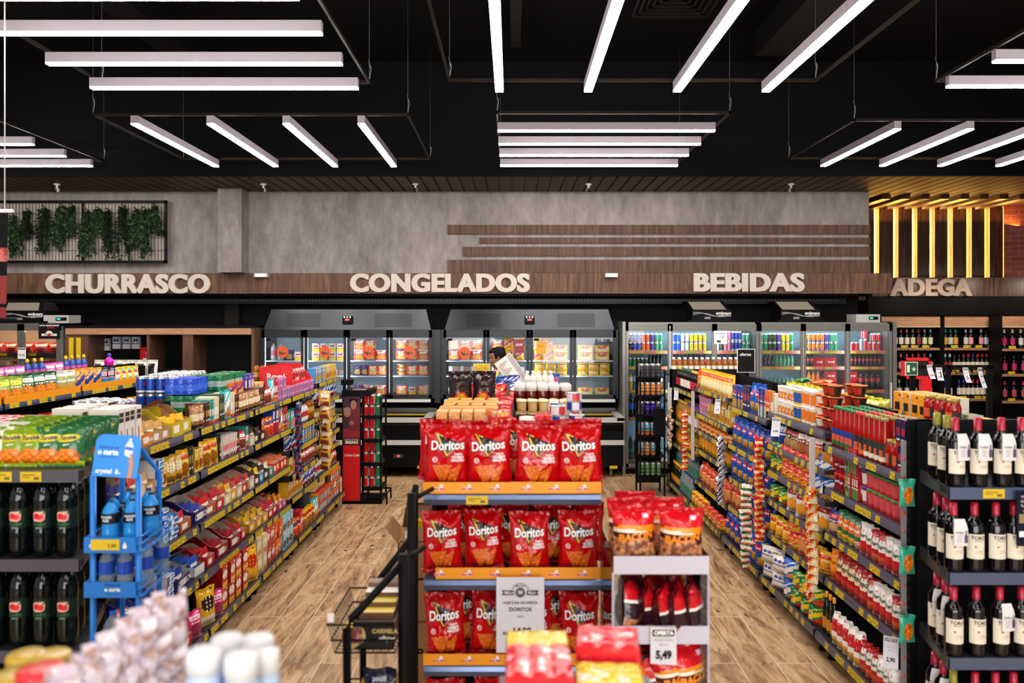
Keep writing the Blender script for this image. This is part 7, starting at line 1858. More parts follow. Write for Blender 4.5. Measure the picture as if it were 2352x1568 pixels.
# spot lamps inside the wine corner, under the band
for x in (6.6, 7.6, 8.6):
    l = bpy.data.lights.new('shelf_spot', 'AREA'); l.size = .25; l.energy = 3; l.color = (1, .85, .68)
    lo = bpy.data.objects.new('shelf_spot', l); COL.objects.link(lo); lo.location = (x, 12.0, 2.7); lo.rotation_euler = (.4, 0, 0)
# red fire point board
yf_ = 8.6
e = empty('fire_point_board', (X(2107, yf_), yf_, 0), 'bright red square frame on a red leg beside the wine corner', 'frame')
RDm = M('#e0121c', .4); a, b, c, d = X(2075, yf_) - X(2107, yf_), X(2140, yf_) - X(2107, yf_), Z(870, yf_), Z(822, yf_)
mb = MB(); t = .03
mb.bb(a, b, 0, .06, d - t, d, RDm).bb(a, b, 0, .06, c, c + t, RDm).bb(a, a + t, 0, .06, c, d, RDm).bb(b - t, b, 0, .06, c, d, RDm); mb.build('frame', e)
MB().bb(a + t, b - t, .02, .05, c + t, d - t, M('#1c1214', .3)).build('dark_panel', e)
MB().bb(b - .11, b, 0, .06, 0, c, RDm).build('leg', e)
# black rail with exit sign and price slips
yr = 7.6
e = empty('hanging_rail', (X(2180, yr), yr, 0), 'black metal rail frame with hooks rising behind the right rack', 'rail')
xa, xb = X(2090, yr) - X(2180, yr), X(2278, yr) - X(2180, yr); z1 = Z(838, yr)
mb = MB(); mb.bb(xa, xb, -.015, .015, z1 - .035, z1, BLACKM).bb(xa, xa + .05, -.015, .015, 0, z1, BLACKM).bb(xb - .05, xb, -.015, .015, 0, z1 - .0, BLACKM).bb(xa + .35, xa + .39, -.015, .015, 0, z1, BLACKM); mb.build('frame', e)
mb = MB()
for k in range(14): x = xa + .08 + k * (xb - xa - .1) / 14; mb.tube([(x, -.01, z1 - .05), (x, -.12, z1 - .06 - .02 * (k % 3)), (x, -.14, z1 - .1)], .004, BLACKM, 5)
mb.build('hooks', e)
e = empty('exit_sign', (X(2094, 7.5), 7.5, Z(862, 7.5)), 'small green emergency exit arrow sign beside the red frame', 'sign')
MB().bb(-.06, .06, 0, .01, 0, .13, M('#cfd8c4', .5)).bb(-.053, .053, -.002, 0, .007, .123, M('#1c4a34', .5)).build('plate', e)
MB().poly([(.015, .06), (.025, .06), (.025, .035), (.035, .05), (.04, .045), (.02, .02), (.0, .045), (.005, .05), (.015, .035)], M('#dfe6d0', .5), on_y(0, -.003, .02)).bb(-.045, -.02, -.003, -.002, .03, .1, M('#dfe6d0', .5)).build('pictogram', e, 'pale arrow and door pictogram')
for j, (px, py, h_, tl) in enumerate([(2128, 837, .13, .1), (2150, 843, .12, -.2), (2210, 843, .14, .05), (2243, 843, .19, .3)]):
    slip(X(px, 7.55), 7.5, Z(py, 7.55), .055, h_, tl, '2,99', '%s price paper%s hanging from the black rail' % (['leftmost', 'second', 'third', 'rightmost'][j], ' from left' if j in (1, 2) else ''))

# ================================================================== MEAT COOLER AND WALNUT UNIT (far left)
ym = 10.7; x0, x1 = X(-130, ym), X(145, ym); zm = Z(742, ym)
e = empty('meat_cooler', ((x0 + x1) / 2, ym, 0), 'steel glass door cooler full of packed meat at far left', 'cooler'); h = (x1 - x0) / 2
mb = MB()
mb.bb(-h, h, .7, .75, 0, zm, ALU).bb(-h, h, 0, .75, zm - .04, zm, ALU).bb(h - .04, h, 0, .75, 0, zm, ALU).bb(-h, -h + .04, 0, .75, 0, zm, ALU).bb(-h, h, 0, .7, 0, .1, BLACK); mb.build('cabinet', e)
MB().bb(-h + .04, h - .04, .66, .7, .1, zm - .04, M('#b89a84', .6)).build('back_lining', e)
WARM = M('#ffd8b0', .5, em=14)
MB().bb(-h + .05, h - .05, .05, .08, zm - .1, zm - .06, WARM).build('canopy_lamp', e, 'warm lit tube')
MZ = [Z(812, 10.8), Z(846, 10.8), .9]
for z in MZ:
    sh = MB().bb(-h + .04, h - .04, .1, .62, z - .02, z, M('#3a3430', .4)).build('shelf', e); MB().bb(-h + .04, h - .04, .08, .1, z - .03, z + .01, M('#2c2a30', .4)).build('price_rail', sh)
    for k in range(4): MB().bb(-h + .3 + k * .4, -h + .42 + k * .4, .076, .08, z - .028, z + .006, TAG).build('price_tag', sh)
for k in range(3):
    a = -h + .02 + k * (2 * h - .04) / 3; b = a + (2 * h - .04) / 3 - .006; mb = MB()
    mb.bb(a, b, -.04, 0, zm - .10, zm - .01, ALU).bb(a, b, -.04, 0, .1, .16, ALU).bb(a, a + .045, -.04, 0, .1, zm - .01, ALU).bb(b - .045, b, -.04, 0, .1, zm - .01, ALU); dd_ = mb.build('door', e)
    MB().bb(a + .045, b - .045, -.025, -.02, .16, zm - .1, GLASS).build('glass_pane', dd_)
bag_('meat', 'vacuum packed red meat', .24, .15, .07, 'patch', '#c8281c', '#e8ddd4', '#8a1c1c', name='meat_pack', seed=12)
bag_('meat2', 'tray of cured sausage', .20, .07, .08, 'half', '#d88a5c', '#c8a070', '#b0482c', name='meat_pack', seed=13)
bag_('chick', 'pale wrapped poultry', .26, .15, .12, 'none', '#d8a880', '#c89868', '#e8c09c', name='meat_pack', seed=14)
for i, it in enumerate(['chick*2 meat*5', 'meat2*3^2 chick*1 meat2*4^2', 'meat2*8^2']):
    fill((x0 + .06, 10.82, MZ[i]), (1, 0, 0), x1 - x0 - .12, 0, it, '%s shelf of the meat cooler' % ['upper', 'middle', 'lower'][i], 'x', seed=i + 3)
e = empty('door_card', (X(111, 10.62), 10.64, Z(778, 10.62)), 'black notice card with white emblem on the meat cooler', 'card')
MB().bb(-.145, .145, 0, .003, 0, .21, M('#121214', .5)).build('card', e)
q = MB(); q.text('LOCAL MONITORADO', .026, WHITE, on_y(0, -.001, .18), bold=.03).text('24 HORAS', .022, M('#d8242c', .5), on_y(.02, -.001, .15), bold=.03)
q.poly([(-.11, .04), (-.10, .055), (-.11, .07), (.11, .07), (.10, .055), (.11, .04)], M('#d8d4d0', .5), on_y(0, -.001, 0)).poly([(.05 * math.cos(k * PI / 10), .065 + .045 * math.sin(k * PI / 10)) for k in range(11)], M('#d8d4d0', .5), on_y(0, -.001, 0)).poly([(.02 * math.cos(k * PI / 6), .055 + .02 * math.sin(k * PI / 6)) for k in range(12)], M('#c8242c', .5), on_y(0, -.002, 0))
q.text('BELLA  VILLA', .02, INK, on_y(0, -.003, .055), bold=.02); q.build('print', e)
e = empty('door_card', (X(48, 10.62), 10.64, Z(824, 10.62)), 'white price card 29,90 on the meat cooler door', 'card'); MB().bb(-.055, .055, 0, .002, 0, .15, M('#e8e6e2', .5)).build('card', e); MB().bb(-.05, .05, -.001, 0, .125, .14, INK).text('29,90', .035, INK, on_y(0, -.001, .05), bold=.02).build('print', e)
# walnut open unit
yq = 10.7; xq0, xq1 = X(147, yq), X(583, yq); zq = Z(747, yq)
e = empty('display_cabinet', ((xq0 + xq1) / 2, yq, 0), 'walnut and black open display unit left of the freezers', 'cabinet'); h = (xq1 - xq0) / 2
MB().bb(-h, h, .5, .54, 0, zq, M('#0e0e10', .6)).build('back_panel', e)
MB().bb(-h, h, 0, .54, zq - .035, zq, BLACK).build('top_board', e)
MB().bb(-h + .02, h - .04, .0, .03, zq - .125, zq - .04, WOODS).build('header_board', e, 'light oak header board')
for i, x in enumerate((-h + .16, -h + 1.14, -h + 1.63, h - .02)): MB().bb(x - .16 if i == 0 else x - .02, x + .16 if i == 0 else x + (.12 if i == 2 else .02), 0.02, .5, 0, zq - .035, WOOD_CAB).build('side_panel', e)
for z in (1.42, 1.0, .6): MB().bb(-h + .3, -h + 1.6, .05, .5, z - .03, z, M('#17171a', .5)).build('shelf', e)
MB().bb(-h + .06, -h + .12, .01, .02, 1.35, 1.86, TAG).bb(-h + .16, -h + .22, .01, .02, 1.35, 1.86, TAG).build('label_strip', e, 'vertical yellow label strips')
SPG = mk_box('blister_pack', 'blister pack', 'blister pack', .11, .05, .17, '#d9dde6', dsg('half', '#c8d0e0', '#1c2c6c', '#e8e8ee')); SPG.cat = 'blister pack'
for i, px in enumerate((192, 216, 238, 263, 286, 308)):
    spawn(SPG, (X(px, 11.1), 11.15, Z(801 + (i == 2) * 4, 11.1)), 0, '%s hanging blister pack%s in the walnut display unit' % (ordn(i, 6, 'x'), '' if i in (0, 5) else ' from left'), 'hanging blister packs in the walnut unit')
CHB = mk_bag('charcoal_bag', 'charcoal bag', .22, .3, .12, lambda u, v: film('#e8e0dc') if ((u - .45) / .18) ** 2 + ((v - .35) / .14) ** 2 < 1 else film('#2a4a94') if (v < .14 and .3 < u < .6) else film('#c8242c'), '#c8242c', 15)
spawn(CHB, (X(338, 10.95), 10.95, 1.421), 0, 'large red sack with printed face in the walnut display unit', None)
for i in range(9): put('blubag' if i % 2 else 'whibag', X(205 + i * 13, 11.0), 11.0, 1.421, 0, '%s small blue pack%s lying on the walnut unit shelf' % (ordn(i, 9, 'x'), '' if i in (0, 8) else ' from left'), 'small packs on the walnut unit shelf', sc=.6)

# ================================================================== CHIP RACK AT FAR LEFT (faces +X)
for i, (y0, y1) in enumerate([(4.9, 6.0), (6.0, 7.1), (7.1, 8.3)]):
    e = rack('shelf_rack', -4.36, (y0 + y1) / 2, PI / 2, y1 - y0, .45, [1.45, 1.1, .8, .48, .15], 'far left rack of snack bags with orange strips, %s bay' % ['first', 'second', 'third'][i], 'bays of the far left rack', seed=200 + i, dens=.55, top=1.62, rail=RAILB)
    MB().bb(-(y1 - y0) / 2 + .02, (y1 - y0) / 2 - .02, -.462, -.456, 1.452, 1.51, M('#e8920e', .45)).build('orange_strip', e, 'orange promotional strip')
tag(MB().bb(-4.35, -3.9, 8.315, 8.34, 0, 1.62, BLACKM).build('rack_screen'), 'black end panel of the far left snack rack', 'panel')
bag_('sa', 'red corn snack bag', .15, .21, .07, 'oval', '#a8141c', '#e8a01c', '#e8e4dc'); bag_('sb', 'purple and yellow snack bag', .15, .2, .07, 'diag', '#8a5ac0', '#c8c82c', '#e0b01c')
bag_('sc', 'lime snack bag', .15, .2, .07, 'patch', '#8aa82c', '#d8d43c', CHIPS2); bag_('sd', 'green white snack bag', .16, .21, .07, 'patch', '#2c5c3c', '#e0e4dc', CHIPS2)
bag_('se', 'white and gold snack bag', .14, .2, .07, 'half', '#d8d4cc', '#8aa04c', '#c89a4c'); bag_('sf', 'blue and orange snack bag', .13, .2, .06, 'diag', '#e8961c', '#1c3f94', '#c8761c')
bag_('sg', 'black and blue snack bag', .13, .19, .06, 'half', '#23262c', '#d88a8c', '#2c7ac0'); bag_('sh', 'rainbow sweet bag', .12, .17, .06, 'check', '#e8c01c', '#d8242c', '#3aa0d0', '#e8e4e0')
for i, (y0, y1, it) in enumerate([(4.9, 6.0, 'sd*2/2 sa*3/2 sb*1/2 se*1/2'), (6.0, 7.1, 'sc*2/2 sd*3/2 se*2/2'), (7.1, 8.3, 'sf*3/2 sg*2/2 sh*4/2')]):
    fill((-3.93, y0, 1.45), (0, 1, 0), y1 - y0, PI / 2, it, 'top shelf, %s bay, far left rack' % ['first', 'second', 'third'][i], seed=i + 60)
    fill((-3.93, y0, 1.1), (0, 1, 0), y1 - y0, PI / 2, ['sa*3 sd*3', 'se*2 sa*2 tealpk*2', 'sg*3 goldbag*3 sf*2'][i], 'second shelf, %s bay, far left rack' % ['first', 'second', 'third'][i], seed=i + 66)
# pink and yellow packs and coffee packs behind it
bag_('pinkd', 'pink and white detergent pouch', .12, .17, .06, 'patch', '#d85ab0', '#f0e4ec', '#c8c83c')
reg('sqz', mk_lathe('squeeze_bottle', 'bottle', 'blue bottle with yellow cap', prof_pet(.035, .2), M('#3a5ab0', .3), 12, [(.014, .19), (.02, .2), (.012, .225), (0, .23)], (.06, .12, .036), M('#e0c01c'), M('#d85ab0')))
reg('magb', mk_lathe('squeeze_bottle', 'bottle', 'magenta bottle with blue cap', prof_pet(.05, .2), M('#d81cb0', .3), 14, [(.02, .19), (.025, .2), (.02, .225), (0, .23)], None, M('#2c3aa0'), None))
rack('shelf_rack', -4.4, 7.65, -PI / 2, 3.0, .45, [1.5, 1.1, .8, .48, .15], 'rear half of the far left rack with pink pouches', 'bays of the far left rack', seed=205, dens=.3, top=1.6)
fill((-4.62, 7.0, 1.5), (0, 1, 0), 1.6, PI / 2, 'pinkd*3 sqz*3 pinkd*2 sqz*4', 'rear top of the far left rack', seed=71)
spawn(CATL['magb'], (-4.55, 8.85, 1.50), 0, 'magenta bottle with blue cap behind the far left rack', None)
yco = 9.6
e = rack('shelf_rack', (X(205, yco) + X(358, yco)) / 2, yco + .35, 0, X(358, yco) - X(205, yco), .35, [1.30, .95, .6, .15], 'low rack of black and white coffee packs, left background', 'coffee rack', seed=210, dens=.2, top=1.32)
bag_('coff', 'white and black coffee pack', .13, .30, .09, 'none', '#e4ddd0', '#1c1a1a', '#1c1a1a', nu=10, nv=12)
CATL['coff'] = mk_bag('coffee_pack', 'white and black coffee pack', .14, .31, .09, lambda u, v: film('#1a1818') if (.22 < u < .8 and .08 < v < .86) else film('#e4ddd0'), '#e4ddd0', 22, 10, 14, .5)
fill((X(205, yco), yco + .02, 1.30), (1, 0, 0), X(358, yco) - X(205, yco), 0, 'coff*6', 'coffee rack at left background', 'x', seed=72)

# ================================================================== RED COLA STAND (end of left rack)
yk_ = 8.95; xk = -1.83
e = empty('cola_stand', (xk, yk_, 0), 'tall red cola display stand with photo panel and can shelves', 'stand')
MB().bb(-.11, .10, 0, .02, .04, 1.24, BLACKM).bb(-.11, .33, 0.0, .4, 0, .04, BLACKM).build('base', e)
MB().bb(-.10, .095, -.008, 0, .04, .67, M('#d0101c', .3)).build('front_panel', e, 'red lower panel')
up = MB()
def ph(u, v):
    if v < .16: return M('#4a1020', .4)
    if ((u - .25) / .2) ** 2 + ((v - .66) / .08) ** 2 < 1: return M('#a8745c', .5)
    if ((u - .25) / .22) ** 2 + ((v - .73) / .05) ** 2 < 1: return M('#8a7a78', .5)
    if ((u - .62) / .18) ** 2 + ((v - .83) / .09) ** 2 < 1: return M('#a06a58', .5)
    if ((u - .62) / .26) ** 2 + ((v - .91) / .06) ** 2 < 1: return M('#2a1620', .5)
    if ((u - .5) / .12) ** 2 + ((v - .46) / .05) ** 2 < 1: return M('#9a6450', .5)
    if v > .3 and u > .38 and v < .78: return M('#6a1424', .5)
    if v < .34: return M('#8a1428', .5)
    return M('#3a1a2a', .5)
up.grid(lambda u, v: (-.1 + .195 * u, -.008, .67 + .56 * v), 24, 50, ph, False); up.build('photo_panel', e, 'dark red photo of two smiling people')
MB().text('CURTA OS SEUS', .022, WHITE, on_y(0, -.010, .735)).text('BREAKS', .042, WHITE, on_y(0, -.010, .705), bold=.04).text('Coca-Cola', .04, WHITE, on_y(0, -.010, .56), bold=.02, shear=.35).build('lettering', e, 'white lettering')
MB().bb(-.11, .22, -.02, .36, 1.24, 1.30, BLACKM).tube([(-.1, .05, 1.30), (-.1, .05, 1.42)], .012, BLACKM, 6).bb(-.12, .0, -.02, .1, 1.36, 1.42, BLACKM).bb(0, .16, .02, .1, 1.29, 1.31, SILVER).build('top_tray', e)
for x, y in ((.12, .03), (.33, .03), (.33, .37), (.12, .37)): MB().bb(x - .01, x + .01, y - .01, y + .01, 0, 1.22, BLACKM).build('post', e)
SHZ = [1.0, .73, .46, .18]
for z in SHZ: MB().bb(.11, .34, .02, .38, z - .03, z, BLACKM).build('shelf', e); 
mb = MB(); mb.tube([(.12, 0, .12), (.4, 0, .12), (.4, .3, .12), (.12, .3, .12)], .01, BLACKM, 6).tube([(.4, 0, .12), (.4, 0, .0)], .01, BLACKM, 6).tube([(.4, .3, .12), (.4, .3, 0)], .01, BLACKM, 6); mb.build('foot_frame', e)
for k, z in enumerate(SHZ):
    for s in (0, 1):
        for c_ in range(3):
            for r in range(2):
                kk = 'k_re' if c_ < 2 else 'k_gu'
                if c_ == 2 and k > 1: kk = 'k_gr'
                spawn(CATL[kk], (xk + .15 + c_ * .07, yk_ + .07 + r * .08, z + .001 + s * .123), random.uniform(-.3, .3), '%s %s, %s row, %s layer, %s cola stand shelf' % (['left', 'middle', 'right'][c_], CATL[kk].desc, ['front', 'back'][r], ['lower', 'upper'][s], ['top', 'second', 'third', 'lowest'][k]), 'cans on the cola stand')
# ================================================================== BLACK CAN TOWER (by the far end of the right rack)
yt = 9.35; xt = 1.70
e = empty('can_tower', (xt, yt, 0), 'narrow black wire tower of energy drink cans before the coolers', 'stand')
for x, y in ((-.17, 0), (.12, 0), (-.17, .3), (.12, .3)): MB().bb(x - .01, x + .01, y - .01, y + .01, 0, 1.50, BLACKM).build('post', e)
MB().bb(-.02, .13, -.02, -.01, .74, 1.05, BLACKM).build('side_board', e); MB().bb(-.18, .13, .3, .31, .1, 1.55, M('#1a1a1e', .5)).build('back_panel', e)
TZ = [1.42, 1.20, .97, .72, .48, .24]
for z in TZ:
    sh = MB().bb(-.18, .13, -.01, .31, z - .012, z, BLACKM).build('shelf', e); MB().tube([(-.18, -.012, z + .05), (.13, -.012, z + .05)], .004, BLACKM, 5).tube([(-.18, -.012, z + .09), (.13, -.012, z + .09)], .004, BLACKM, 5).build('wire_guard', sh)
cans('e_gy', 'grey energy can', '#4a4a50', '#8a8a90', '#2a2a30', r=.029, h=.155, pat='strip'); cans('e_or', 'orange energy can', '#d88a4c', '#e0a46c', '#b86a2c', r=.029, h=.155, pat='band')
cans('e_pu', 'violet energy can', '#2c1c8c', '#5a3ab0', '#1c1450', r=.029, h=.155, pat='band'); cans('e_bo', 'blue and orange energy can', '#8ab8d0', '#c8743c', '#4a9ac0', r=.029, h=.155, pat='low'); cans('e_gr', 'green energy can', '#7a9a6c', '#4a7a5c', '#9ab08c', r=.029, h=.155, pat='strip')
for i, (z, ks) in enumerate(zip(TZ, [['e_gy'] * 4, ['e_or'] * 4, ['e_gy', 'e_pu', 'e_pu', 'e_gy'], ['e_bo'] * 3, ['e_bo', 'e_or', 'e_bo'], ['e_gr'] * 4])):
    for r in range(2):
        for j, k in enumerate(ks): spawn(CATL[k], (xt - .145 + j * .068, yt + .04 + r * .07, z + .001), random.uniform(-.3, .3), '%s %s, %s row, %s tower level' % (['leftmost', 'second', 'third', 'rightmost'][j], CATL[k].desc, ['front', 'back'][r], ['top', 'second', 'third', 'fourth', 'fifth', 'lowest'][i]), 'energy cans on the black tower')

# ================================================================== BLACK WIRE RACK (foreground, left of the red chips)
e = empty('wire_display_rack', (-.52, 2.78, 0), 'black tubular wire rack with sweet boxes, left of the red chips', 'rack')
BT = M('#050506', .55)
def lt(pts): return [(p[0] + .52, p[1] - 2.78, p[2]) for p in pts]
xr = X(928, 2.78); x2 = X(800, 2.68)
MB().tube(lt([(xr, 2.78, 0), (xr, 2.78, 1.27)]), .021, BT, 10).build('upright', e, 'thick upright tube')
MB().tube(lt([(xr - .012, 3.08, 0), (xr - .012, 3.08, 1.42)]), .018, BT, 10).build('upright', e)
MB().tube(lt([(xr - .012, 3.14, .3), (xr - .012, 3.14, 1.37), (xr - .002, 3.14, 1.44)]), [.02, .02, .012], BT, 10).build('upright', e)
MB().tube(lt([(x2, 2.66, 0), (x2, 2.66, 1.05), (x2 + .012, 2.665, 1.085), (x2 + .04, 2.68, 1.11), (xr, 2.78, 1.245)]), .014, BT, 10).build('side_arm', e)
MB().tube(lt([(x2 - .02, 3.05, 0), (x2 - .02, 3.05, 1.0), (x2 + .02, 3.06, 1.06), (xr, 3.08, 1.26)]), .013, BT, 10).build('side_arm', e)
for z in (1.245, 1.40): MB().tube(lt([(xr, 3.08 if z > 1.3 else 2.8, z), (-.33, 3.25 if z > 1.3 else 2.95, z)]), .010, BT, 8).build('bracket', e)
def wire_basket(z, lab):
    mb = MB(); xa, xb, ya_, yb_ = x2 - .05, xr - .02, 2.70, 3.06; W_ = .0035
    for dz, ex in ((.0, 0), (.045, .006), (.10, .012)):
        mb.tube(lt([(xb, ya_ - ex, z + dz), (xa - ex * 2, ya_ - ex, z + dz), (xa - ex * 2, yb_, z + dz), (xb, yb_, z + dz)]), W_, BT, 6)
    for k in range(14):
        y = ya_ + (yb_ - ya_) * k / 13; mb.tube(lt([(xb, y, z), (xa, y, z), (xa - .024, y, z + .10)]), .002, BT, 4)
    for k in range(9):
        x = xa + (xb - xa) * k / 8; mb.tube(lt([(x, ya_, z), (x, yb_, z)]), .002, BT, 4)
    mb.build('wire_basket', e, lab)
wire_basket(.955, 'upper wire basket'); wire_basket(.60, 'lower wire basket')
fx0, fx1, fy = x2 + .01, xr - .025, 2.705
bz = .965
e2 = empty('sweet_box', ((fx0 + fx1) / 2, fy, bz), 'open black alfajor display box in the upper wire basket', 'box')
hh = (fx1 - fx0) / 2
MB().bb(-hh, hh, 0, .004, 0, .095, M('#15120f', .4)).bb(-hh, -hh + .004, 0, .3, 0, .09, M('#6a5040', .6)).bb(hh - .004, hh, 0, .3, 0, .09, M('#6a5040', .6)).bb(-hh, hh, .296, .3, 0, .1, M('#6a5040', .6)).bb(-hh, hh, 0, .3, 0, .003, KRAFT).build('tray', e2)
q = MB(); q.poly([(-.088 + .042 * math.cos(k * PI / 10), .045 + .038 * math.sin(k * PI / 10) * (1 + .2 * math.sin(k))) for k in range(20)], M('#b8a068', .5), on_y(.02, -.001, 0))
q.poly([(-.035, .02), (.03, .02), (.034, .05), (.03, .075), (-.035, .075), (-.038, .05)], speck('alfajor_print', ['#a04a2c', '#6a2a24', '#d8a090'], 30, 'Noise', .5, 0), on_y(-.07, -.002, 0))
q.text('CARMELA', .02, M('#c8a868', .5), on_y(.04, -.002, .062), bold=.03).text('alfajor', .022, WHITE, on_y(.045, -.002, .037), bold=.01, shear=.3); q.build('print', e2, 'gold lettering and alfajor picture')
BRN = mk_box('alfajor_box', 'box', 'brown alfajor box', .20, .05, .075, '#6a4a38', None, '#5a3c2c', top='#8a6a50')
for k, (z, y, c) in enumerate([(0, .06, '#d8b81c'), (.0, .12, '#c8b41c'), (.0, .18, '#ece4dc'), (.0, .24, '#7a5440')]):
    p = mk_box('alfajor_box', 'box', 'box', hh * 2 - .02, .055, .10 + k * .015, '#6e4e3a', None, '#5e4030', top=c)
    spawn(p, ((fx0 + fx1) / 2, fy + y, bz + .004), 0, ['yellow topped brown box right behind the front of the sweet box', 'second yellow topped brown box inside the sweet box', 'white topped brown box inside the sweet box', 'rear brown box inside the sweet box'][k], 'alfajor boxes in the wire rack')
spawn(mk_box('sweet_pack', 'box', 'pack', .03, .2, .05, '#a83c2c', None, top='#d8b81c'), (x2 - .02, 2.75, .96), 0, 'red and yellow pack at the left of the upper wire basket', None)
# lower basket goods
e3 = empty('sweet_box', (x2 + .04, 2.72, .61), 'tilted kraft display carton in the lower wire basket', 'box'); e3.rotation_euler = (0, -.45, 0)
MB().bb(-.05, .12, 0, .003, 0, .09, KRAFT).bb(-.05, .12, .2, .203, 0, .11, KRAFT).bb(-.05, -.047, 0, .2, 0, .1, KRAFT_IN).bb(-.05, .12, 0, .2, 0, .003, KRAFT).bb(-.05, .12, .1, .102, 0, .1, KRAFT_IN).build('tray', e3)
YG = mk_bag('cookie_bag', 'yellow cookie bag', .05, .12, .04, lambda u, v: film('#d8a010') if v > .4 else film('#c88a10'), '#c8900e', 31, 10, 12, 1)
for k in range(3): spawn(YG, (x2 + .035 + k * .04, 2.80 + .03 * k, .70 - k * .005), .3, '%s yellow cookie bag in the lower wire basket' % ['left', 'middle', 'right'][k], 'yellow cookie bags in the wire rack', ry=.1)
JN = mk_bag('biscuit_pack', 'dark blue and rose biscuit pack', .12, .28, .06, lambda u, v: film('#141c34') if v > .68 else speck_meat if ((u - .5) / .3) ** 2 + ((v - .55) / .07) ** 2 < 1 else film('#8a2434') if v > .3 else CHIPS2, '#141c34', 33, 16, 20, 1.2,
            decals=[('lettering', lambda q, pl: q.text('JANSE', .018, M('#c8c8d4', .4), lambda x, z: pl(.003)(x, z + .245), bold=.02).text('Biscoito Holand', .014, M('#d8d8e0', .4), lambda x, z: pl(.003)(x, z + .205)), 'white lettering')])
spawn(JN, (xr - .085, 2.76, .585), 0, 'large dark blue and rose biscuit pack at right of the lower wire basket', None, rx=-.1)
JB = mk_bag('biscuit_pack', 'dark pack', .16, .16, .05, lambda u, v: film('#181a26'), '#181a26', 35, 12, 12, 1.2, decals=[('lettering', lambda q, pl: q.text('JANSE', .022, M('#c8c8d4', .4), lambda x, z: pl(.003)(x, z + .07), bold=.02), 'white lettering')])
spawn(JB, (x2 + .07, 2.69, .53), 0, 'black pack with oval white lettering at the bottom of the wire rack', None, ry=-.5)
GRY = mk_bag('biscuit_pack', 'grey pack', .07, .17, .04, lambda u, v: film('#3a3a3c') if v > .35 else film('#8a2434'), '#2a2a2e', 36, 10, 12, 1.6)
for k in range(2): spawn(GRY, (x2 + .11 + k * .035, 2.78 + .03 * k, .62), .2, '%s grey and red foil pack in the lower wire basket' % ['left', 'right'][k], 'grey foil packs', ry=.25)
tag(MB().box((x2 - .065, 2.70, 1.075), (.022, .003, .03), WHITE, rz=.3).build('price_card'), 'tiny white card clipped to the corner of the wire basket', 'card')
# cardboard cases on the floor between the rack and the red chips
yb_ = 3.95
def case(x, y, z, w, d, h, lab, txt=None, openf=False):
    e = empty('cardboard_case', (x, y, z), lab, 'cardboard box', 'cardboard cases beside the red chips')
    if openf:
        MB().bb(-w / 2, w / 2, 0, .006, 0, h, KRAFT).bb(-w / 2, w / 2, d - .006, d, 0, h, KRAFT).bb(-w / 2, -w / 2 + .006, 0, d, 0, h, KRAFT).bb(w / 2 - .006, w / 2, 0, d, 0, h, KRAFT).bb(-w / 2, w / 2, 0, d, 0, .006, KRAFT_IN).build('case', e)
        MB().box((-w / 2 - .035, d / 2, h + .03), (.1, d * .8, .005), KRAFT, ry=.9).build('flap', e)
    else:
        MB().bb(-w / 2, w / 2, 0, d, 0, h, KRAFT).build('case', e); MB().bb(-w / 2 - .001, w / 2 + .001, d * .46, d * .54, h * .8, h + .001, M('#c9a27a', .4)).build('packing_tape', e)
    if txt: MB().text(txt[0], .052, INK, on_y(-.01, -.002, h * .65), bold=.04, shear=.15).text(txt[1], .026, M('#3a2c20', .6), on_y(0, -.002, h * .2)).build('print', e, 'black print')
case(-.482, 3.83, .24, .15, .3, .38, 'large cardboard case with black print between rack and chips', ('paleo', 'frascos de'))
case(-.482, 3.83, 0, .15, .3, .235, 'cardboard case under the printed case', None)
case(-.485, 3.84, .625, .15, .28, .20, 'middle cardboard case on the stack', None)
case(-.485, 3.84, .83, .15, .28, .18, 'open topped cardboard case with raised flap on the stack', None, True)
for k, z in enumerate((.85,)): spawn(CATL['c_kraft'], (-.482, 3.85, 1.012), 0, 'kraft display carton on top of the cardboard cases', None); spawn(CATL['yelcr'], (-.475, 3.88, 1.02), 0, 'small yellow box inside the kraft carton on the cases', None)

# ================================================================== WHITE ACRYLIC SNACK DISPLAY (right of the chips)
ya2 = 2.9; xa_, xb_ = X(1409, ya2), X(1628, ya2)
e = empty('acrylic_display', ((xa_ + xb_) / 2, ya2, 0), 'white and clear acrylic display of bacon snacks, right of chips', 'display'); h = (xb_ - xa_) / 2
LIP = M('#bdbac8', .4); AC = GLASS
AZ = [1.166, .908, .64]
for i, z in enumerate(AZ):
    s_ = MB().bb(-h, h, 0, .42, z - .006, z, M('#a9a6ae', .4)).build('shelf', e); MB().bb(-h - (.004 * i), h, -.006, 0, z - .004, z + .062, LIP).build('white_lip', s_, 'opaque white front lip')
    q = MB()
    for k in range(5):
        for j in range(4): q.bb(-h + .06 + k * .06, -h + .085 + k * .06, .05 + j * .09, .075 + j * .09, z, z + .001, M('#55535c', .5))
    q.build('perforations', s_)
for s in (-1, 1): MB().bb(s * h - .002, s * h + .002, 0, .42, 0, 1.228, AC).build('side_panel', e, 'clear acrylic side'); MB().bb(s * h - .006, s * h + .002, -.004, .003, 0, 1.166, M('#a8a4b8', .2)).build('edge_strip', e); MB().bb((s * h) - (.03 if s > 0 else -.0), s * h + (.0 if s > 0 else .03), -.002, .0, 0, 1.17, GLASS).build('front_return', e)
MB().bb(-h, h, .42, .424, 0, 1.23, AC).build('back_panel', e)
nm = NUTS
def bac_ds(u, v):
    if .82 < v < .89 and .7 < u < .84: return film('#d8d4e0')
    if v > .72: return film('#cf1220')
    if v > .68 + .04 * math.sin(u * 3): return film('#8a1010')
    if v > .61 + .03 * math.sin(u * 3 + 1): return film('#e8870e')
    if v > .59: return film('#f0e2d0')
    if v > .50: return film('#4a1a14')
    return nm if u < .82 or v < .4 else film('#4a1a14')
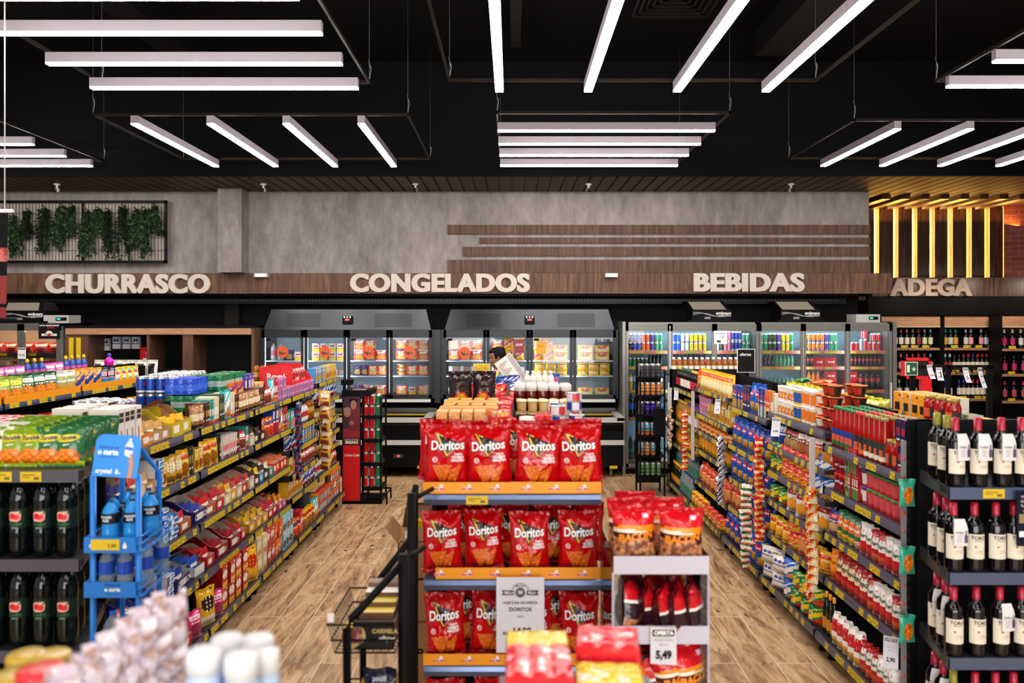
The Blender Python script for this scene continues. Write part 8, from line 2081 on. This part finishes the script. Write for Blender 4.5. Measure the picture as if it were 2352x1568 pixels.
def bac_dec(q, pl):
    q.text('BACON', .036, M('#f08a14', .35), lambda x, z: pl(.005)(x, z + .118 + x * .12), bold=.04, cell=.012)
BACS = [mk_bag('bacon_snack_bag', 'red bacon snack bag', .17, .225, .10, bac_ds, '#b8101c', s, 22, 34, 1.0, decals=[('lettering', bac_dec, 'orange BACON lettering')]) for s in (41, 42, 44)]
xc = (xa_ + xb_) / 2
for j, (dx, y, s, rz_, rx) in enumerate([(-.088, .08, 0, .06, -.05), (.088, .07, 1, -.06, .02), (-.09, .2, 2, 0, -.12), (.06, .21, 1, .2, -.1), (-.04, .32, 0, 0, -.2)]):
    spawn(BACS[s], (xc + dx, ya2 + y, 1.168), rz_, '%s red bacon snack bag on top of the acrylic display' % ['front left', 'front right', 'middle left', 'middle right', 'rear'][j], 'bacon snack bags on the acrylic display', rx=rx)
def bs_ds(u, v):
    if v > .78: return film('#c81420')
    if v > .62: return film('#e0701c') if u > .5 else film('#c81420')
    if v > .56: return film('#ece6e6')
    if v > .3 and u < .45: return film('#2a1620')
    if v < .12: return film('#b8101c')
    return nm
BSD = [mk_bag('bacon_snack_bag', 'side turned bacon snack bag', .15, .20, .09, bs_ds, '#3a141c', s, 14, 18, 1.6) for s in (51, 53)]
for lv, z in enumerate((.91, .642)):
    lst = [(-.115, .06, 1.1, .25), (-.03, .12, 1.3, -.25), (.03, .09, 1.2, -.3), (.075, .07, 1.25, -.2), (.125, .07, 1.3, -.12), (-.09, .22, .9, .2), (.02, .25, 1.2, -.2), (.1, .24, 1.1, -.1)]
    for j, (dx, y, rz_, ry_) in enumerate(lst):
        if lv and j in (1,): continue
        p = BSD[j % 2] if not (lv and j in (3, 4)) else BACS[1]
        spawn(p, (xc + dx, ya2 + y, z + .012), rz_ if not lv else rz_ - .8, '%s bacon snack bag on the %s shelf of the acrylic display' % (['leftmost front', 'second front', 'third front', 'fourth front', 'rightmost front', 'left rear', 'middle rear', 'right rear'][j], ['middle', 'lower'][lv]), 'bacon snack bags on the acrylic display', ry=ry_)
e = empty('price_paper', (X(1524, 2.88), 2.885, Z(1441, 2.88)), 'white OFERTA 5,49 price card on the acrylic display', 'price card'); w_, h_ = .096, .135
MB().grid(lambda u, v: ((u - .5) * w_, -.002 - .004 * (1 - v), (v - 1) * h_ + (u - .5) * -.006), 3, 6, PAPER).grid(lambda u, v: ((u - .5) * w_, -.001 - .004 * (1 - v), (v - 1) * h_ + (u - .5) * -.006), 3, 6, PAPER, True, True).build('sheet', e)
pl = lambda x, z: (x, -.0078, z)
q = MB(); q.poly([(-.040, -.03), (.040, -.03), (.040, -.008), (-.040, -.008)], INK, pl).text('OFERTA', .0195, WHITE, lambda x, z: (x, -.009, z - .019), bold=.05).text('SNK BAC. TORCID', .0085, M('#6a6670', .6), lambda x, z: pl(x, z - .045)).text('BEL 55G', .0085, M('#6a6670', .6), lambda x, z: pl(x, z - .062)).text('5,49', .040, INK, lambda x, z: pl(x, z - .1), bold=.05, sx=.85); q.build('print', e)

# ================================================================== FOREGROUND COUNTER AND PACKS
tag(MB().bb(-1.75, -.38, .9, 1.72, 1.26, 1.30, M('#3a4a52', .4)).bb(-1.7, -.42, .95, 1.68, 0, 1.26, M('#2a2a2e', .5)).build('counter'), 'checkout side counter under the blurred packs, bottom left', 'counter')
tag(MB().bb(-.03, .34, 1.5, 1.95, 1.185, 1.215, M('#2a2a2e', .4)).bb(.12, .19, 1.7, 1.76, 0, 1.185, BLACKM).bb(-.0, .3, 1.58, 1.88, 0, .03, BLACKM).build('pedestal_table'), 'small pedestal table carrying the wrapped red and yellow packs', 'table')
def wrap(name, desc, w, d, h, ctop, cband, split):
    mb = MB(); f1, f2 = film(ctop), film(cband); hl = M('#f0dcd8', .3)
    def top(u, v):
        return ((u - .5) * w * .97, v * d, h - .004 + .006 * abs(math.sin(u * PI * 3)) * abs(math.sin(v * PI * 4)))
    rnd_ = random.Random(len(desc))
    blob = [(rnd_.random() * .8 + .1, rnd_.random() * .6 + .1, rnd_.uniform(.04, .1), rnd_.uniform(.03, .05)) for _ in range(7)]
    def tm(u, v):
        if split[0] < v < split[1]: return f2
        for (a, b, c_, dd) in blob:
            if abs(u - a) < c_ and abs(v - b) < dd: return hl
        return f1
    mb.grid(top, 24, 24, tm)
    for k in range(4):
        def sd(u, v, k=k):
            L = w if k % 2 == 0 else d; a = u * L; rr = .003 * abs(math.sin(a / L * PI * 3)) * (1 - abs(2 * v - 1)); t = 1 - .015 * (v > .9)
            P = (a - w / 2, -rr) if k == 0 else (w / 2 + rr, a) if k == 1 else (w / 2 - a, d + rr) if k == 2 else (-w / 2 - rr, d - a)
            return (P[0] * t, P[1], v * (h - .004))
        mb.grid(sd, 16, 10, lambda u, v, k=k: (f2 if (k == 0 and split[0] <= .01) or (k == 2 and split[1] >= .99) else M('#4a1420', .2) if (k == 0 and v < .55 and .3 < u < .8) else f1))
    return Proto(name, 'multipack', desc, (w, d, h), [(name, mb.mesh(name), None)])
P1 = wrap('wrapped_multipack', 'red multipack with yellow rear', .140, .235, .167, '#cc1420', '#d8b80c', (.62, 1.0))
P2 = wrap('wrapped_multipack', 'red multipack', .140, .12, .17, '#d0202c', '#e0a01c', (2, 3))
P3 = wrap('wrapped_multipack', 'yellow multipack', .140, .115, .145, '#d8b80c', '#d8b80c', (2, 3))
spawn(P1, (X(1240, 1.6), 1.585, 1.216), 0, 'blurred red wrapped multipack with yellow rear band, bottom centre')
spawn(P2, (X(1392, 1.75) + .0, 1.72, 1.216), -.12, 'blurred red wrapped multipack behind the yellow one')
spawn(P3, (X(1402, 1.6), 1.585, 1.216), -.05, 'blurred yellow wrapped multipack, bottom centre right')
q = MB(); q.poly([(.04 * math.cos(k * PI / 8), .03 * math.sin(k * PI / 8)) for k in range(16)], M('#4a1c1c', .3), on_y(0, 0, 0)); 
# white capped pots
POT = mk_lathe('supplement_pot', 'pot', 'blue and white pot with white cap', [(0, .002), (.020, 0), (.0225, .006), (.0225, .165), (.019, .178)], M('#c4d4ec', .25), 18, [(.021, .172), (.0235, .174), (.0235, .205), (.021, .210), (0, .211)], (.02, .170, .0228), M('#d4d3d6', .4), None,
               bands=lambda u, v: M('#1c4aa0', .4) if (u * 2 % 1) < .62 and v < .86 else M('#c8306c', .4) if .5 < v < .62 and .45 < (u * 2 % 1) < .7 else M('#b4c8e4', .4), lab_label='blue and pink label')
POT.cat = 'pot'
for j, (px, py, y) in enumerate([(468, 1490, 1.34), (522, 1468, 1.46), (592, 1470, 1.46), (555, 1500, 1.34), (612, 1495, 1.40)]):
    zz = Z(py, y) - .211
    spawn(POT, (X(px, y), y, max(1.301, zz)), j, '%s white capped pot in the blurred foreground' % ['leftmost', 'second', 'rear right', 'front middle', 'rightmost'][j], 'white capped pots in the foreground', sc=(1.0 + .25 * (j < 4), 1.0 + .25 * (j < 4), 1))
# rows of clear wrapped packs
CLR = [mk_bag('sweet_sachet', 'clear wrapped pink white pack', .075, .062, .03, (lambda u, v, s=s: [film('#f0e8ec'), film('#e3ccd2'), film('#dcd0e0'), film('#b89484'), film('#f6f2f4')][int(noise.noise(Vector((u * 3 + s, v * 3, s))) * 4 + 2) % 5]), '#ece2e8', 60 + s, 8, 8, 1.5, cat='pack') for s in range(4)]
zt2 = 1.30
for k in range(4):
    for i in range(9):
        for j in range(2):
            y = 1.12 + i * .066; 
            spawn(CLR[(i + k + j) % 4], (-.705 - j * .045, y, zt2 + .001 + k * .054 + .0), PI / 2 + random.uniform(-.2, .2), '%s clear pink pack, %s layer, %s column of the blurred foreground stack' % (ordn(i, 9, 'near'), ['bottom', 'second', 'third', 'top'][k], ['right', 'left'][j]), 'clear pink packs in the foreground', ry=random.uniform(-.1, .1))
REDL = mk_tub('candy_jar', 'jar', 'red lidded jar', .04, .04, .14, '#ecd8d4', '#d42a30', '#e8e0dc', lidh=.02)
GOLD = mk_tub('candy_jar', 'jar', 'gold lidded jar', .035, .035, .10, '#d8c89a', '#b8962c', '#e8e0c0', lidh=.02)
for j, (px, y) in enumerate([(35, 1.24), (62, 1.34), (95, 1.46)]): spawn(REDL, (X(px, y), y, 1.301), 0, '%s blurred red lidded jar, bottom left corner' % ['nearest', 'middle', 'farthest'][j], 'red lidded jars in the foreground')
for j, (px, y) in enumerate([(20, 1.52), (60, 1.62), (118, 1.62)]): spawn(GOLD, (X(px, y), y, 1.301), 0, '%s blurred gold lidded jar, bottom left corner' % ['left', 'middle', 'right'][j], 'gold lidded jars in the foreground')
CARD = mk_box('sweet_box', 'box', 'small teal box', .12, .09, .06, '#8ab8c0', None, top='#5a9aa4')
spawn(CARD, (X(400, 1.3) + .02, 1.2, 1.301), .1, 'teal topped small box beside the white capped pots', None); spawn(CARD, (X(500, 1.2), 1.14, 1.301), 0, 'teal topped small box in front of the white capped pots', None)
YB = mk_box('sweet_box', 'box', 'yellow box', .05, .08, .12, '#c8c41c', None)
spawn(YB, (X(640, 1.32), 1.26, 1.301), .2, 'yellow box at the right end of the foreground counter', None)
# ---- label bookkeeping: any label still shared is kept apart by its neighbours
bad = [(k, len(v)) for k, v in LABELS.items() if len(v) > 1 or not 4 <= len(k.replace(',', '').split()) <= 16]
if bad: print('LABELCHECK', len(bad), bad[:25])
